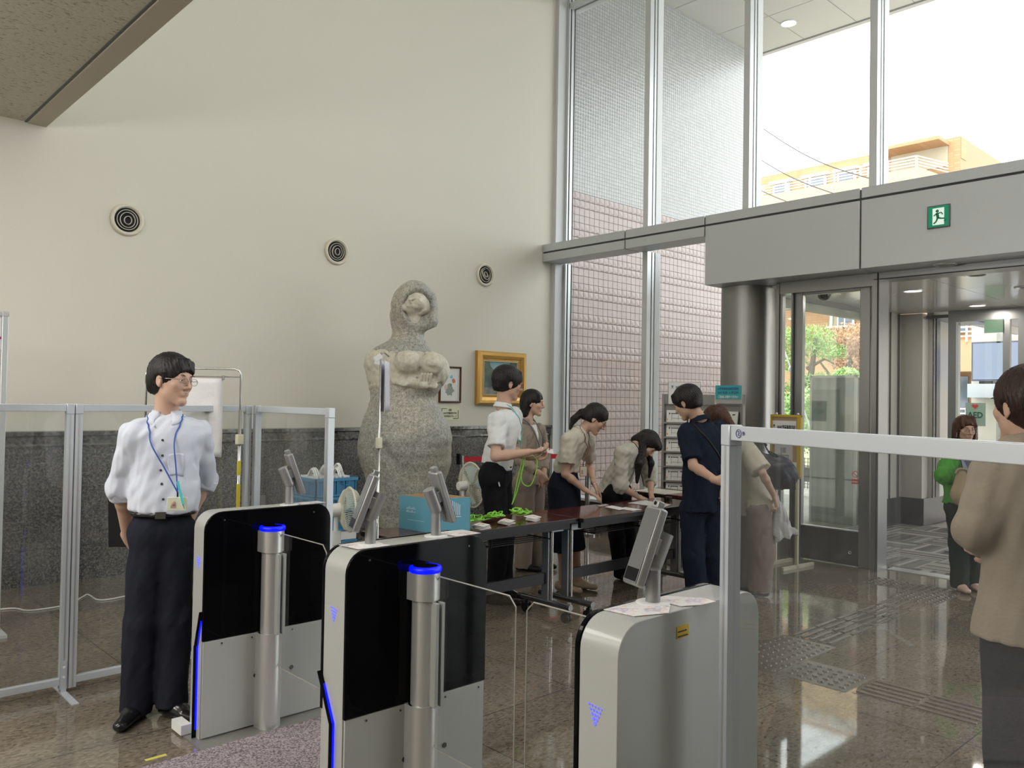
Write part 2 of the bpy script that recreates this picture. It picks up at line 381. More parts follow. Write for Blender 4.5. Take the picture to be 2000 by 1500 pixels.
# ---------------------------------------------------------------- floor, walls, ceilings
struct('floor', MB().box((-6, -6, -.1), (7.86, 7.3, 0)), M_floor)
WY = 7.16
struct('wall_left', MB().box((-6, WY, 1.2), (7.35, 7.4, 7.42)).box((-6, WY+.012, 0), (7.35, 7.4, 1.205)), M_wall)
wn_ = MB().box((-6, WY-.02, .284), (7.35, WY+.01, 1.075)); struct('trim_1', wn_, M_wains)
struct('baseboard_left', MB().box((-6, WY-.02, 0), (7.35, WY+.01, .28)), M_wainb)
prof = [(0, 1.072), (-.03, 1.072), (-.036, 1.085), (-.026, 1.1), (-.028, 1.155), (-.05, 1.165), (-.05, 1.195), (0, 1.2)]
q = MB(); n_ = len(prof); q.add([(-6, WY+y, z) for y, z in prof]+[(7.35, WY+y, z) for y, z in prof], [(i, (i+1) % n_, n_+(i+1) % n_, n_+i) for i in range(n_)]+[tuple(range(n_, 2*n_))])
M_cap = granite('polished_granite_cap', (.012, .012, .012), (.05, .05, .05), (.16, .16, .155), 38, .12, (.8, 0), (.12, .12, .115), (1.62, 0), .006, (1, 1, 1), 'XZ', .8)
struct('trim_2', q, M_cap)
struct('trim_3', MB().box((7.35, WY-.02, 0), (7.6, 7.3, 7.42)), mat('window_reveal_paint', (.64, .66, .66), .5))
struct('trim_4', MB().box((7.352, WY-.06, 0), (7.5, WY-.021, 3.225)).box((7.352, WY-.06, 3.435), (7.5, WY-.021, 7.42)), mat('reveal_grey', (.6, .62, .63), .45))
struct('ceiling', MB().box((1.53, -6, 7.42), (7.7, 7.3, 7.5)), M_white)
struct('wall_back', MB().box((-6.1, -6, 0), (-6, 7.4, 3.7)), M_wall)
struct('wall_right', MB().box((-6, -6.1, 0), (7.7, -6, 7.42)), mat('dark_far_wall', (.2, .19, .17), .7))
struct('wall_upper', MB().box((1.5, -6, 3.64), (1.62, WY, 7.42)), M_wall)
# low ceiling over the gates, with its trim edge
struct('ceiling_low', MB().box((-6, -6, 3.585), (1.53, WY, 3.75)), M_ceil)
struct('trim_5', MB().box((1.535, -6, 3.572), (1.668, WY, 3.78), ), M_beam, bevel=.004)
struct('trim_6', MB().box((1.518, -6, 3.578), (1.533, WY, 3.6)), M_gap)
# ---------------------------------------------------------------- facade band
bd = MB()
segs = [(5.862, 7.155, 3.222), (4.812, 5.846, 3.222), (3.196, 4.796, 2.715), (1.588, 3.18, 2.715), (-.02, 1.572, 2.715), (-1.6, -.036, 2.715), (-3.2, -1.616, 2.715), (-6, -3.216, 2.715)]
for y0, y1, zb in segs:
    bd.box((7.18, y0, zb), (7.48, y1, 3.322)); bd.box((7.18, y0, 3.342), (7.48, y1, 3.434))
    if zb < 3: bd.box((7.48, y0, zb), (7.62, y1, zb+.02))
struct('trim_7', bd, M_band, bevel=.003)
struct('trim_8', MB().box((7.2, -6, 2.74), (7.7, 4.79, 3.42)).box((7.2, 4.79, 3.235), (7.47, 7.15, 3.42)), M_gap)
# ---------------------------------------------------------------- windows: mullions and panes
def mullion(q, y, z0, z1, x=7.48):
    q.mat(0).box((x, y-.035, z0), (x+.07, y+.035, z1)); q.mat(2).box((x+.07, y-.022, z0), (x+.09, y+.022, z1))
    q.mat(0).box((x+.09, y-.035, z0), (x+.125, y+.035, z1)); q.mat(2).box((x+.125, y-.02, z0), (x+.14, y+.02, z1)); q.mat(1).box((x+.14, y-.04, z0), (x+.24, y+.04, z1))
FM = [M_alu2, mat('mullion_outer', (.68, .69, .7), .4), M_dark]
wi = 0
ys = [7.1, 5.80, 4.515, 3.21, 1.90, .6, -.7, -2.0, -3.3, -4.6, -5.95]
for a_, b_ in zip(ys[:-1], ys[1:]):
    wi += 1; q = MB(); mullion(q, b_, 3.434, 7.42)
    if a_ > 7: q.mat(0).box((7.5, 7.06, 3.434), (7.62, 7.1, 7.42)); q.mat(2).box((7.53, 7.052, 3.434), (7.54, 7.06, 7.42)).box((7.6, 7.052, 3.434), (7.61, 7.06, 7.42))
    q.mat(0).box((7.5, b_+.035, 6.47), (7.56, a_-.03, 6.54)).mat(1).box((7.6, b_+.035, 6.475), (7.7, a_-.03, 6.535))
    w = q.build('window_%d' % wi, FM); w['kind'] = 'structure'
    MB().box((7.585, b_+.02, 3.434), (7.595, a_-.02, 7.42)).build('pane', M_gl, w)
# lower glazing left of the column
for a_, b_ in ((7.1, 5.80), (5.80, 4.6)):
    wi += 1; q = MB()
    if b_ == 5.80: mullion(q, b_, 0, 3.225)
    if a_ > 7: q.mat(0).box((7.5, 7.06, 0), (7.62, 7.1, 3.225)); q.mat(2).box((7.53, 7.052, 0), (7.54, 7.06, 3.225)).box((7.6, 7.052, 0), (7.61, 7.06, 3.225))
    q.mat(1).box((7.47, b_+.035, .295), (7.7, a_-.03, .325))
    w = q.build('window_%d' % wi, FM); w['kind'] = 'structure'
    MB().box((7.585, b_+.02, .3), (7.595, a_-.02, 3.3)).build('pane', M_gl, w)
struct('trim_9', MB().box((7.5, 4.6, 0), (7.7, 7.1, .3)), M_steelp)
# round steel column
q = MB(); q.lathe([(.28, 0), (.28, 2.714)], Matrix.Translation((7.68, 4.585, 0)), 64)
one('round_column', q, mat('brushed_steel', (.31, .31, .30), .4, .9, bump=(60, .0004, (1, 1, .02))), 'brushed steel round column standing beside the entrance door, under the grey band', 'column', smooth=.5)
# entrance screen: side light, sliding leaf, jambs
q = MB(); q.box((7.57, 4.14, 0), (7.63, 4.21, 2.714)).box((7.53, 4.01, .3), (7.6, 4.025, 2.6)).box((7.5, 3.15, 0), (7.7, 3.215, 2.714)).box((7.5, 3.215, 2.60), (7.66, 4.13, 2.714)).box((7.5, 4.01, 0), (7.66, 4.13, .32))
q.box((7.5, 1.05, 2.66), (7.8, 3.15, 2.714)); q.mat(1).box((7.562, 4.165, 0), (7.57, 4.172, 2.714)).box((7.488, 3.158, 0), (7.499, 3.166, 2.714)).box((7.5, 3.2, 2.652), (7.52, 1.05, 2.66))
q.mat(0).box((7.5, .98, 0), (7.7, 1.05, 2.714))
for y in (-.3, -1.6, -2.9, -4.2, -5.5): q.box((7.55, y-.03, 0), (7.65, y+.03, 2.714))
fr = q.build('door_1', [M_frame, M_dark]); fr['kind'] = 'structure'
MB().box((7.585, 4.02, .3), (7.593, 4.13, 2.6)).box((7.585, -6, .05), (7.593, .98, 2.714)).build('pane', M_gl, fr)
lf = thing('sliding_door', 'grey framed glass door leaf with dark bottom panel, beside the round column', 'door', (7.6, 3.64, 0))
q = MB(); q.box((7.57, 3.262, .0), (7.63, 3.357, 2.69)).box((7.57, 3.925, .0), (7.63, 4.008, 2.69)).box((7.572, 3.357, 2.578), (7.628, 3.925, 2.69)); q.build('leaf_frame', M_frame, lf, True, .004)
MB().box((7.575, 3.357, .01), (7.622, 3.925, .325)).build('bottom_panel', M_steelp, lf, True)
MB().box((7.57, 3.357, .325), (7.625, 3.925, .335)).build('glazing_bead', M_alu, lf, True)
MB().box((7.595, 3.357, .325), (7.603, 3.925, 2.578)).build('pane', M_gl, lf, True)
q = MB(); q.tube([(7.56+.0, 3.43+.0*0+.012*math.cos(t*.524), .13+.012*math.sin(t*.524)) for t in range(12)], .004, 6, closed=True); q.build('floor_lock', M_alu, lf, True)
# far jamb of the doorway: outside the frame, but it carries the band
struct('floor_vestibule', MB().box((7.86, -.5, -.1), (10.95, 4.5, -.002)), None or (lambda: None)() or mat('tmp', (.3, .3, .3)))
m, nt, b, N = node_mat('striped_carpet_tiles'); L = nt.links.new
g = N('NewGeometry'); sp = N('SeparateXYZ'); L(g.outputs['Position'], sp.inputs[0])
def mth(op, a, b_=None, c=None):
    n = N('Math', operation=op)
    for i, v in enumerate((a, b_, c)):
        if v is None: continue
        if isinstance(v, (int, float)): n.inputs[i].default_value = v
        else: L(v, n.inputs[i])
    return n.outputs[0]
tx = mth('FLOOR', mth('DIVIDE', sp.outputs[0], .5)); ty = mth('FLOOR', mth('DIVIDE', sp.outputs[1], .5)); par = mth('MODULO', mth('ADD', tx, mth('ADD', ty, 40)), 2)
sx = mth('FLOOR', mth('DIVIDE', sp.outputs[0], .042)); sy = mth('FLOOR', mth('DIVIDE', sp.outputs[1], .042))
mixv = mth('ADD', mth('MULTIPLY', sx, par), mth('MULTIPLY', sy, mth('SUBTRACT', 1, par)))
wn2 = N('TexWhiteNoise', noise_dimensions='2D'); cb = N('CombineXYZ'); L(mixv, cb.inputs[0]); L(mth('ADD', mth('MULTIPLY', tx, 7.3), ty), cb.inputs[1]); L(cb.outputs[0], wn2.inputs[0])
r = ramp(nt, [(0, (.07, .068, .065)), (.5, (.17, .165, .155)), (1, (.36, .35, .33))]); L(wn2.outputs[0], r.inputs[0]); L(r.outputs[0], b.inputs['Base Color']); b.inputs['Roughness'].default_value = .9
bpy.data.objects['floor_vestibule'].data.materials[0] = m
struct('trim_10', MB().box((7.7, 1.05, 0), (7.86, 3.15, .006)), M_alu)
# vestibule ceiling, glazed left side, end piers, outer door
M_vc = mat('gloss_ceiling_panel', (.76, .74, .68), .12, .0, .8)
q = MB()
for (x0, x1) in ((7.66, 8.9), (8.906, 10.1), (10.106, 10.9)):
    for (y0, y1) in ((-.5, .6), (.606, 1.8), (1.806, 2.9), (2.906, 4.38)): q.box((x0, y0, 2.692), (x1, y1, 2.72))
struct('ceiling_vestibule', q, M_vc)
struct('trim_11', MB().box((7.66, 4.372, 2.64), (10.1, 4.40, 2.70)).box((7.66, 4.36, 0), (10.12, 4.41, .05)), M_frame)
struct('trim_12', MB().box((7.66, -.5, 2.72), (10.95, 4.42, 3.3)), M_band)
w = MB().box((10.08, 4.37, .0), (10.12, 4.41, 2.69)).build('window_20', M_frame); w['kind'] = 'structure'
MB().box((7.7, 4.385, .05), (10.12, 4.392, 2.64)).build('pane', M_gl, w)
q = MB(); q.box((10.12, 4.3, .34), (10.9, 4.42, 2.69)).box((10.9, 4.03, .34), (11.1, 4.3, 2.69)).box((11.1, 3.98, .34), (11.25, 4.3, 2.69)).box((11.3, 3.98, .34), (12.1, 4.3, 2.66))
struct('wall_vestibule', q, mat('beige_steel_panel', (.52, .51, .47), .3, .2))
q = MB(); q.box((10.1, 4.29, .34), (10.16, 4.3, 2.69)).box((10.55, 4.285, .34), (10.57, 4.3, 2.69)).box((10.8, 4.28, .34), (10.83, 4.3, 2.69)).box((11.1, 3.965, .34), (11.13, 3.98, 2.69)).box((11.2, 3.965, .34), (11.32, 3.975, 2.69)).box((10.93, 3.63, 2.62), (12.1, 4.0, 2.66))
q.box((10.1, 4.28, 0), (10.9, 4.42, .34)).box((10.89, 4.0, 0), (12.1, 4.3, .34)); struct('trim_13', q, M_steelp)
q = MB(); q.box((10.88, 3.63, 0), (10.96, 3.72, 2.69)).box((10.881, -.5, 2.555), (10.959, 3.63, 2.69)).box((10.88, 3.04, 0), (10.94, 3.115, 2.555)).box((10.88, 2.87, 0), (10.94, 2.955, 2.555)).box((10.88, 2.1, 0), (10.94, 2.18, 2.555)).box((10.88, .9, 0), (10.94, 1., 2.555)).box((10.88, -.5, 0), (10.94, -.4, 2.555)); q.box((10.88, 3.115, 0), (10.94, 3.63, .1))
d2 = q.build('door_2', M_frame); d2['kind'] = 'structure'
MB().box((10.905, 3.115, .1), (10.912, 3.63, 2.555)).box((10.905, -.4, .1), (10.912, 1., 2.555)).build('pane', M_gl, d2)
# mats inside the entrance
one('entrance_mat', MB().box((9.15, 2.1, 0), (10.0, 3.15, .012)), mat('purple_mat', (.3, .27, .4), .9), 'purple grey doormat on the striped carpet behind the woman in green', 'mat')
# ---------------------------------------------------------------- outside
M_pave = granite('outdoor_paving', (.3, .29, .27), (.42, .41, .38), (.5, .49, .46), 30, .7, (.6, .6), (.25, .24, .22), (0, 0), .012)
struct('ground', MB().box((7.7, 4.42, -.12), (70, 60, -.02)).box((10.95, -30, -.12), (70, 4.42, -.02)).box((7.7, -30, -.12), (10.95, -.5, -.02)), M_pave)
EY = 7.3
# relief tiles: real quads, two relief rows then two flat rows
m_t = mat('pink_tile', (.43, .345, .33), .35, noise=(9, .06)); m_mo = mat('brown_grout', (.15, .105, .095), .8)
q = MB(); q.mat(1).box((7.66, EY, -.02), (12.45, EY+.3, 4.262)).mat(0); T = .1; j = .0035
for r_ in range(43):
    z0 = 4.262-(r_+1)*T; rel = (r_ % 4) in (0, 1)
    for c_ in range(47):
        x0 = 7.7+c_*T; X0, X1, Z0, Z1 = x0+j, x0+T-j, z0+j, z0+T-j; y = EY-.003
        if z0 < -.02: continue
        if rel and c_ > 0: q.add([(X0, y, Z0), (X1, y, Z0), (X1, y, Z1), (X0, y, Z1), (X0+.072, y-.008, Z0+.02)], [(0, 1, 4), (1, 2, 4), (2, 3, 4), (3, 0, 4)])
        else: q.add([(X0, y, Z0), (X1, y, Z0), (X1, y, Z1), (X0, y, Z1)], [(0, 1, 2, 3)])
struct('wall_outside_lower', q, [m_t, m_mo])
m, nt, b, N = node_mat('white_mosaic'); L = nt.links.new
g = N('NewGeometry'); sp = N('SeparateXYZ'); L(g.outputs['Position'], sp.inputs[0]); cb = N('CombineXYZ'); L(sp.outputs[0], cb.inputs[0]); L(sp.outputs[2], cb.inputs[1])
br = N('TexBrick', offset=0., squash=1.); L(cb.outputs[0], br.inputs['Vector'])
for k, v in (('Scale', 1.), ('Mortar Size', .0035), ('Mortar Smooth', .3), ('Brick Width', .05), ('Row Height', .05), ('Color1', (.42, .43, .43, 1)), ('Color2', (.36, .37, .37, 1)), ('Mortar', (.16, .16, .16, 1))): br.inputs[k].default_value = v
L(br.outputs['Color'], b.inputs['Base Color']); b.inputs['Roughness'].default_value = .28
wv = N('TexVoronoi', _Scale=20.); wv.inputs['Randomness'].default_value = 0.; L(cb.outputs[0], wv.inputs['Vector']); u = N('Bump', _Distance=.01, _Strength=.5, invert=True); L(wv.outputs['Distance'], u.inputs['Height']); L(u.outputs[0], b.inputs['Normal'])
struct('wall_outside_upper', MB().box((7.66, EY-.004, 4.264), (12.45, EY+.3, 7.42)), m)
# high canopy
q = MB(); xs = [7.66, 8.85, 10.05, 11.25, 12.36]; yy = [EY, 6.43, 5.57, 4.71, 3.85, 2.99, 2.13, 1.27, .41, -.45, -3, -6]
for a_, b_ in zip(xs[:-1], xs[1:]):
    for c_, d_ in zip(yy[:-1], yy[1:]): q.box((a_+.006, d_+.006, 7.42), (b_-.006, c_-.006, 7.45))
struct('canopy_soffit', q, mat('canopy_panel', (.6, .6, .58), .5))
struct('canopy_roof', MB().box((7.66, -6, 7.446), (12.46, EY+.3, 7.9)).box((12.37, -6, 7.40), (12.47, EY+.3, 7.46)), mat('canopy_edge', (.55, .55, .54), .45))
# low canopy beyond the outer door
q = MB()
for a_, b_ in ((10.96, 12.2), (12.206, 13.4), (13.406, 14.6)):
    for c_, d_ in ((-.5, .9), (.906, 2.3), (2.306, 3.9)): q.box((a_, c_, 2.75), (b_, d_, 2.79))
q.box((7.66, 4.44, 2.56), (10.3, 4.5, 2.70)).box((10.96, 3.92, 2.66), (14.6, 4.0, 2.86)); struct('canopy_low', q, mat('canopy_beige', (.62, .6, .53), .35))
# high apartment building
M_brick, nt, b, N = node_mat('orange_tile_cladding'); L = nt.links.new
g = N('NewGeometry'); sp = N('SeparateXYZ'); L(g.outputs['Position'], sp.inputs[0]); cb = N('CombineXYZ'); L(sp.outputs[1], cb.inputs[0]); L(sp.outputs[2], cb.inputs[1])
br = N('TexBrick', offset=0.); L(cb.outputs[0], br.inputs['Vector'])
for k, v in (('Scale', 1.), ('Mortar Size', .02), ('Brick Width', .22), ('Row Height', .09), ('Color1', (.36, .20, .09, 1)), ('Color2', (.43, .26, .13, 1)), ('Mortar', (.32, .2, .11, 1))): br.inputs[k].default_value = v
L(br.outputs['Color'], b.inputs['Base Color']); b.inputs['Roughness'].default_value = .8
M_cream = mat('cream_render', (.48, .35, .21), .8); M_rail = mat('white_railing', (.85, .85, .84), .4); M_wgl = mat('dark_window', (.12, .15, .2), .1)
ap = thing('apartment_building', 'orange tiled apartment building with white balcony railings, seen over the entrance band', 'building', (30, 13.5, 0))
MB().box((30, 9.9, 0), (38, 40, 10.75)).build('wall', M_brick, ap, True)
q = MB().add([(28.6, 10.76, 8.0), (28.6, 40, 8.0), (30, 40, 8.0), (30, 10.3, 8.0), (28.6, 10.76, 9.57), (28.6, 40, 9.57), (30, 40, 9.57), (30, 10.3, 9.4)], [(0, 1, 5, 4), (3, 0, 4, 7), (4, 5, 6, 7), (0, 3, 2, 1)]).box((28.4, 10.4, 6.0), (30, 40, 6.6)); q.build('balcony_front', M_cream, ap, True)
q = MB()
for z in (9.65, 9.75, 9.85, 9.95): q.box((28.62, 10.8, z), (28.66, 40, z+.03)).add([(28.62, 10.8, z), (28.66, 10.8, z), (29.9, 10.25, z-.1), (29.9, 10.3, z-.1), (28.62, 10.8, z+.03), (28.66, 10.8, z+.03), (29.9, 10.25, z-.07), (29.9, 10.3, z-.07)], [(0, 3, 7, 4), (4, 7, 6, 5), (0, 1, 2, 3), (1, 2, 6, 5)])
for i in range(24): q.box((28.61, 10.8+i*.95, 9.5), (28.67, 10.85+i*.95, 9.98))
q.build('railing', M_rail, ap, True)
for y0, y1 in ((16.2, 16.75), (13.55, 14.1), (12.6, 12.95), (14.7, 15.4)):
    w = MB().box((29.9, y0-.08, 9.0), (29.98, y1+.08, 10.28)).box((29.8, y0-.2, 10.33), (30, y1+.2, 10.41)).build('window', M_rail, ap, True); MB().box((29.88, y0, 9.1), (29.9, y1, 10.22)).build('pane', M_wgl, w, True)
q = MB().box((29.96, 10.3, 9.8), (30.01, 12.2, 10.5)); q.build('recess', mat('shaded_beige', (.4, .36, .26), .8), ap, True)
MB().box((29.0, 10.25, 10.5), (30.2, 12.35, 10.62)).box((30.02, 9.88, 10.0), (30.5, 10.2, 10.7)).build('porch_roof', M_brick, ap, True)
# two wings of the building seen lower, through the door glass
for y0, y1 in ((13.5, 14.45),):
    MB().box((29.93, y0, 4.4), (29.995, y1, 5.1)).build('recess', mat('shaded_beige', (.4, .36, .26), .8), ap, True)
    w = MB().box((29.86, y0-.03, 4.5), (29.92, y0+.03, 5.1)).box((29.86, y0+.3, 4.5), (29.92, y0+.34, 5.1)).box((29.86, y0+.56, 4.5), (29.92, y0+.6, 5.1)).box((29.7, y0-.05, 4.42), (29.76, y1+.02, 4.47)).build('window', M_rail, ap, True); MB().box((29.88, y0+.03, 4.5), (29.9, y0+.56, 5.1)).build('pane', M_wgl, w, True)
MB().tube([(29.85, 14.16, 5.08), (29.85, 14.32, 4.95), (29.85, 14.34, 4.45)], .05, 8).build('drainpipe', M_rail, ap, True)
ow = thing('apartment_wing', 'orange building wing with railed balconies behind the white house, seen through the outer door', 'building', (20, 7.2, 0))
MB().box((20, 5.5, 0), (24, 8.4, 4.6)).build('wall', M_brick, ow, True)
MB().box((19.6, 6.0, 2.3), (20, 8.4, 3.0)).box((19.6, 6.0, .4), (20, 8.4, 1.2)).build('balcony_front', M_cream, ow, True)
q = MB()
for z in (3.0, 1.2):
    q = MB()
    for k in (.06, .16, .26): q.box((19.56, 6.0, z+k), (19.59, 8.4, z+k+.03))
    for i in range(9): q.box((19.55, 6.0+i*.3, z-.05), (19.598, 6.03+i*.3, z+.3))
    q.build('railing', M_rail, ow, True)
MB().box((19.95, 6.4, 1.2), (20.0, 7.3, 2.2)).build('window', M_wgl, ow, True); MB().box((19.95, 6.4, 3.2), (20.0, 6.9, 4.0)).build('window', M_wgl, ow, True)
wh = thing('white_house', 'white walled house carrying a large blue grey screen, beyond the outer door', 'building', (16, 4, 0))
MB().box((16, 3.0, 0), (20, 5.08, 3.1)).box((16.4, -4, 0), (20, 3.0, 3.4)).build('wall', mat('white_render', (.74, .71, .64), .8), wh, True)
MB().box((15.7, 1.5, 1.68), (16.0, 5.05, 1.92)).build('ledge', mat('pale_ledge', (.62, .68, .76), .5), wh, True)
MB().box((15.8, 4.56, .8), (16, 4.62, 2.8)).build('drainpipe', M_grey, wh, True)
sc_ = thing('outdoor_screen', 'large blue grey display screen on the ledge of the white house', 'screen', (15.85, 4.2, 1.97))
MB().box((15.8, 1.8, 1.97), (15.88, 5.02, 2.66)).build('casing', mat('dark_casing', (.15, .16, .2), .4), sc_, True, .005)
MB().box((15.79, 1.83, 2.0), (15.799, 4.99, 2.63)).build('display', mat('switched_off_display', (.3, .36, .5), .15), sc_, True)
MB().box((15.82, 4.7, 1.92), (15.88, 4.9, 1.97)).build('foot', M_dark, sc_, True)
# vegetation -----------------------------------------------------
def leafmat(name, c1, c2):
    m, nt, b, N = node_mat(name); L = nt.links.new
    oi = N('NewGeometry'); v = N('TexNoise', _Scale=2.2, _Detail=3.); L(oi.outputs['Position'], v.inputs['Vector']); w = N('TexWhiteNoise', noise_dimensions='3D')
    sn = N('VectorMath', operation='SNAP'); sn.inputs[1].default_value = (.07, .07, .07); L(oi.outputs['Position'], sn.inputs[0]); L(sn.outputs[0], w.inputs['Vector'])
    a = N('Math', operation='MULTIPLY_ADD'); L(w.outputs['Value'], a.inputs[0]); a.inputs[1].default_value = .4; L(v.outputs['Fac'], a.inputs[2]); r = ramp(nt, [(.4, c1), (.95, c2)]); L(a.outputs[0], r.inputs[0])
    L(r.outputs[0], b.inputs['Base Color']); b.inputs['Roughness'].default_value = .6; b.inputs['Transmission Weight'].default_value = 0.; return m
def foliage(name, blobs, dens, size, m, parent, seed=1, needle=False):
    rs = random.Random(seed); vs = []; fs = []
    for (cx, cy, cz, rx, ry, rz) in blobs:
        for _ in range(int(dens*rx*rz)):
            d = Vector((rs.gauss(0, 1), rs.gauss(0, 1), rs.gauss(0, 1))).normalized()*(rs.random()**.33)
            p = Vector((cx+d.x*rx, cy+d.y*ry, cz+d.z*rz)); a = Vector((rs.gauss(0, 1), rs.gauss(0, 1), rs.gauss(0, 1)+(1.2 if needle else 0))).normalized()
            b_ = a.orthogonal().normalized(); s_ = size*rs.uniform(.6, 1.3); w_ = s_*(.16 if needle else .5); n = len(vs); vs += [p, p+a*s_*.5+b_*w_, p+a*s_, p+a*s_*.5-b_*w_]; fs.append((n, n+1, n+2, n+3))
    I = chain_world(parent).inverted(); me = bpy.data.meshes.new(name); me.from_pydata([tuple(I @ v) for v in vs], [], fs); return link(name, me, m, parent)
M_bark = mat('bark', (.09, .065, .05), .9, bump=(20, .01))
M_pine = leafmat('pine_needles', (.09, .2, .04), (.34, .55, .16)); M_grn = leafmat('bright_leaves', (.1, .22, .05), (.4, .6, .2)); M_red = leafmat('rust_leaves', (.2, .07, .04), (.62, .38, .2)); M_yel = leafmat('yellow_leaves', (.4, .4, .06), (.8, .6, .2)); M_pnk = leafmat('pink_leaves', (.35, .2, .2), (.75, .5, .5))
def tree(label, base, trunk, limbs, blobs, dens, size, m, seed, needle=False, name='tree', group=None):
    t = thing(name, label, 'tree' if 'tree' in name else 'shrub', base, 0, group); q = MB(); q.tube(trunk, [.12, .1, .07, .04][:len(trunk)], 8)
    for l_ in limbs: q.tube(l_, [.05]+[.02]*(len(l_)-1), 6)
    q.build('trunk', M_bark, t, True); foliage('foliage', blobs, dens, size, m, t, seed, needle); return t
X_ = 17.
tree('green pine tree with twisted dark trunk, seen through the glass door leaf', (X_, 9, 0), [(X_, 9.1, 0), (X_, 8.95, 1.2), (X_, 8.6, 2.2), (X_, 8.5, 3.0)], [[(X_, 8.7, 2.3), (X_, 8.3, 2.5), (X_, 8.1, 2.4)], [(X_, 8.95, 1.6), (X_, 8.4, 1.7), (X_, 8.1, 1.6)], [(X_, 8.9, 1.5), (X_, 9.5, 1.9)]],
     [(X_, 8.6, 2.95, .5, .55, .28), (X_+.2, 8.35, 2.65, .5, .4, .2), (X_, 9.2, 2.5, .5, .5, .35), (X_, 8.5, 2.0, .5, .55, .2), (X_-.1, 8.6, 1.4, .5, .6, .22), (X_, 9.5, 3.0, .5, .5, .3), (X_, 9.3, 1.7, .5, .5, .3)], 7500, .10, M_pine, 3, True)
tree('rust brown leaved tree behind the clipped round shrub', (18, 8.3, 0), [(18, 8.4, 0), (18, 8.3, 1.5), (18, 8.2, 2.6)], [[(18, 8.3, 1.8), (18, 7.8, 2.6)], [(18, 8.3, 1.7), (18, 8.9, 2.5)]],
     [(18.2, 8.3, 3.1, .5, .6, .3), (18.2, 7.8, 2.9, .5, .6, .45), (18.2, 7.9, 2.3, .6, .6, .45), (18.4, 8.3, 2.5, .5, .5, .4)], 6500, .055, M_red, 5)
rt = thing('round_shrub', 'clipped bright green round topiary shrub beside the pine tree', 'shrub', (16.3, 7.5, 0))
MB().tube([(16.3, 7.5, 0), (16.3, 7.5, 1.9)], .06, 8).build('trunk', M_bark, rt, True); foliage('foliage', [(16.3, 7.5, 1.98, .29, .29, .29)]*2, 60000, .045, M_grn, rt, 8)
for k, (y, x_, lab) in enumerate(((9.9, 15.0, 'bright green leafy hedge shrub nearest the round column, outside'), (8.75, 16.0, 'bright green leafy hedge shrub behind the pale standing cabinet'), (7.45, 14.9, 'bright green leafy hedge shrub seen in the narrow gap beside the door jamb'))):
    h_ = thing('hedge_shrub', lab, 'shrub', (x_, y, 0), 0); MB().tube([(x_, y, 0), (x_, y, .8)], .04, 6).build('trunk', M_bark, h_, True)
    foliage('foliage', [(x_, y, 1.0, .5, .55, .45), (x_, y+.2, 1.5, .4, .4, .35)], 8000, .055, M_grn, h_, 20+k)
tree('slim tree turning yellow at the top, by the outer door frame', (14.2, 4.9, 0), [(14.2, 4.9, 0), (14.2, 4.88, 1.0), (14.2, 4.85, 1.7)], [], [(14.2, 4.92, 1.75, .2, .2, .38), (14.2, 4.85, 1.1, .2, .2, .4)], 5200, .06, M_yel, 31)
tree('slim green tree between the outer door frame and the white house', (15, 5.25, 0), [(15, 5.25, 0), (15, 5.25, 1.0), (15, 5.25, 1.8)], [], [(15, 5.3, 1.7, .2, .22, .4), (15, 5.25, 1.0, .25, .3, .4), (14.6, 5.0, .6, .2, .3, .3)], 4200, .06, M_grn, 32)
az = thing('azalea_shrub', 'pink flowering shrub at the foot of the white house', 'shrub', (15.2, 3.9, 0)); MB().tube([(15.2, 3.9, 0), (15.2, 3.9, .8)], .03, 6).build('trunk', M_bark, az, True); foliage('foliage', [(15.2, 3.95, 1.05, .3, .45, .22), (15.2, 3.5, 1.0, .3, .3, .22), (15.2, 3.9, .6, .3, .5, .3)], 6500, .05, M_pnk, az, 41)
one('garden_wall', MB().box((19.2, 5.6, 0), (19.4, 16, .95)).mat(1).box((19.1, 5.6, .95), (19.5, 16, 1.08)), [mat('sand_wall', (.75, .66, .46), .9), mat('roof_tile', (.45, .5, .53), .6)], 'low sand coloured garden wall with grey tile cap behind the trees', 'wall')
q = MB()
for i in range(30): q.box((13, 5.9+i*.06, .1), (13.012, 5.908+i*.06, .62))
for i in range(9): q.box((13, 5.9, .12+i*.06), (13.01, 7.7, .128+i*.06))
gf = thing('mesh_fence', 'black wire mesh fence panel on the paving outside the door', 'fence', (13, 6.8, 0)); q.build('mesh', M_dark, gf, True); [MB().box((12.98, y_, 0), (13.02, y_+.06, .66)).build('post', M_dark, gf, True) for y_ in (7.64, 5.9)]
MB().box((12.97, 6.55, .22), (12.99, 6.8, .46)).build('notice_plate', mat('dark_plate', (.12, .12, .13), .4), gf, True)
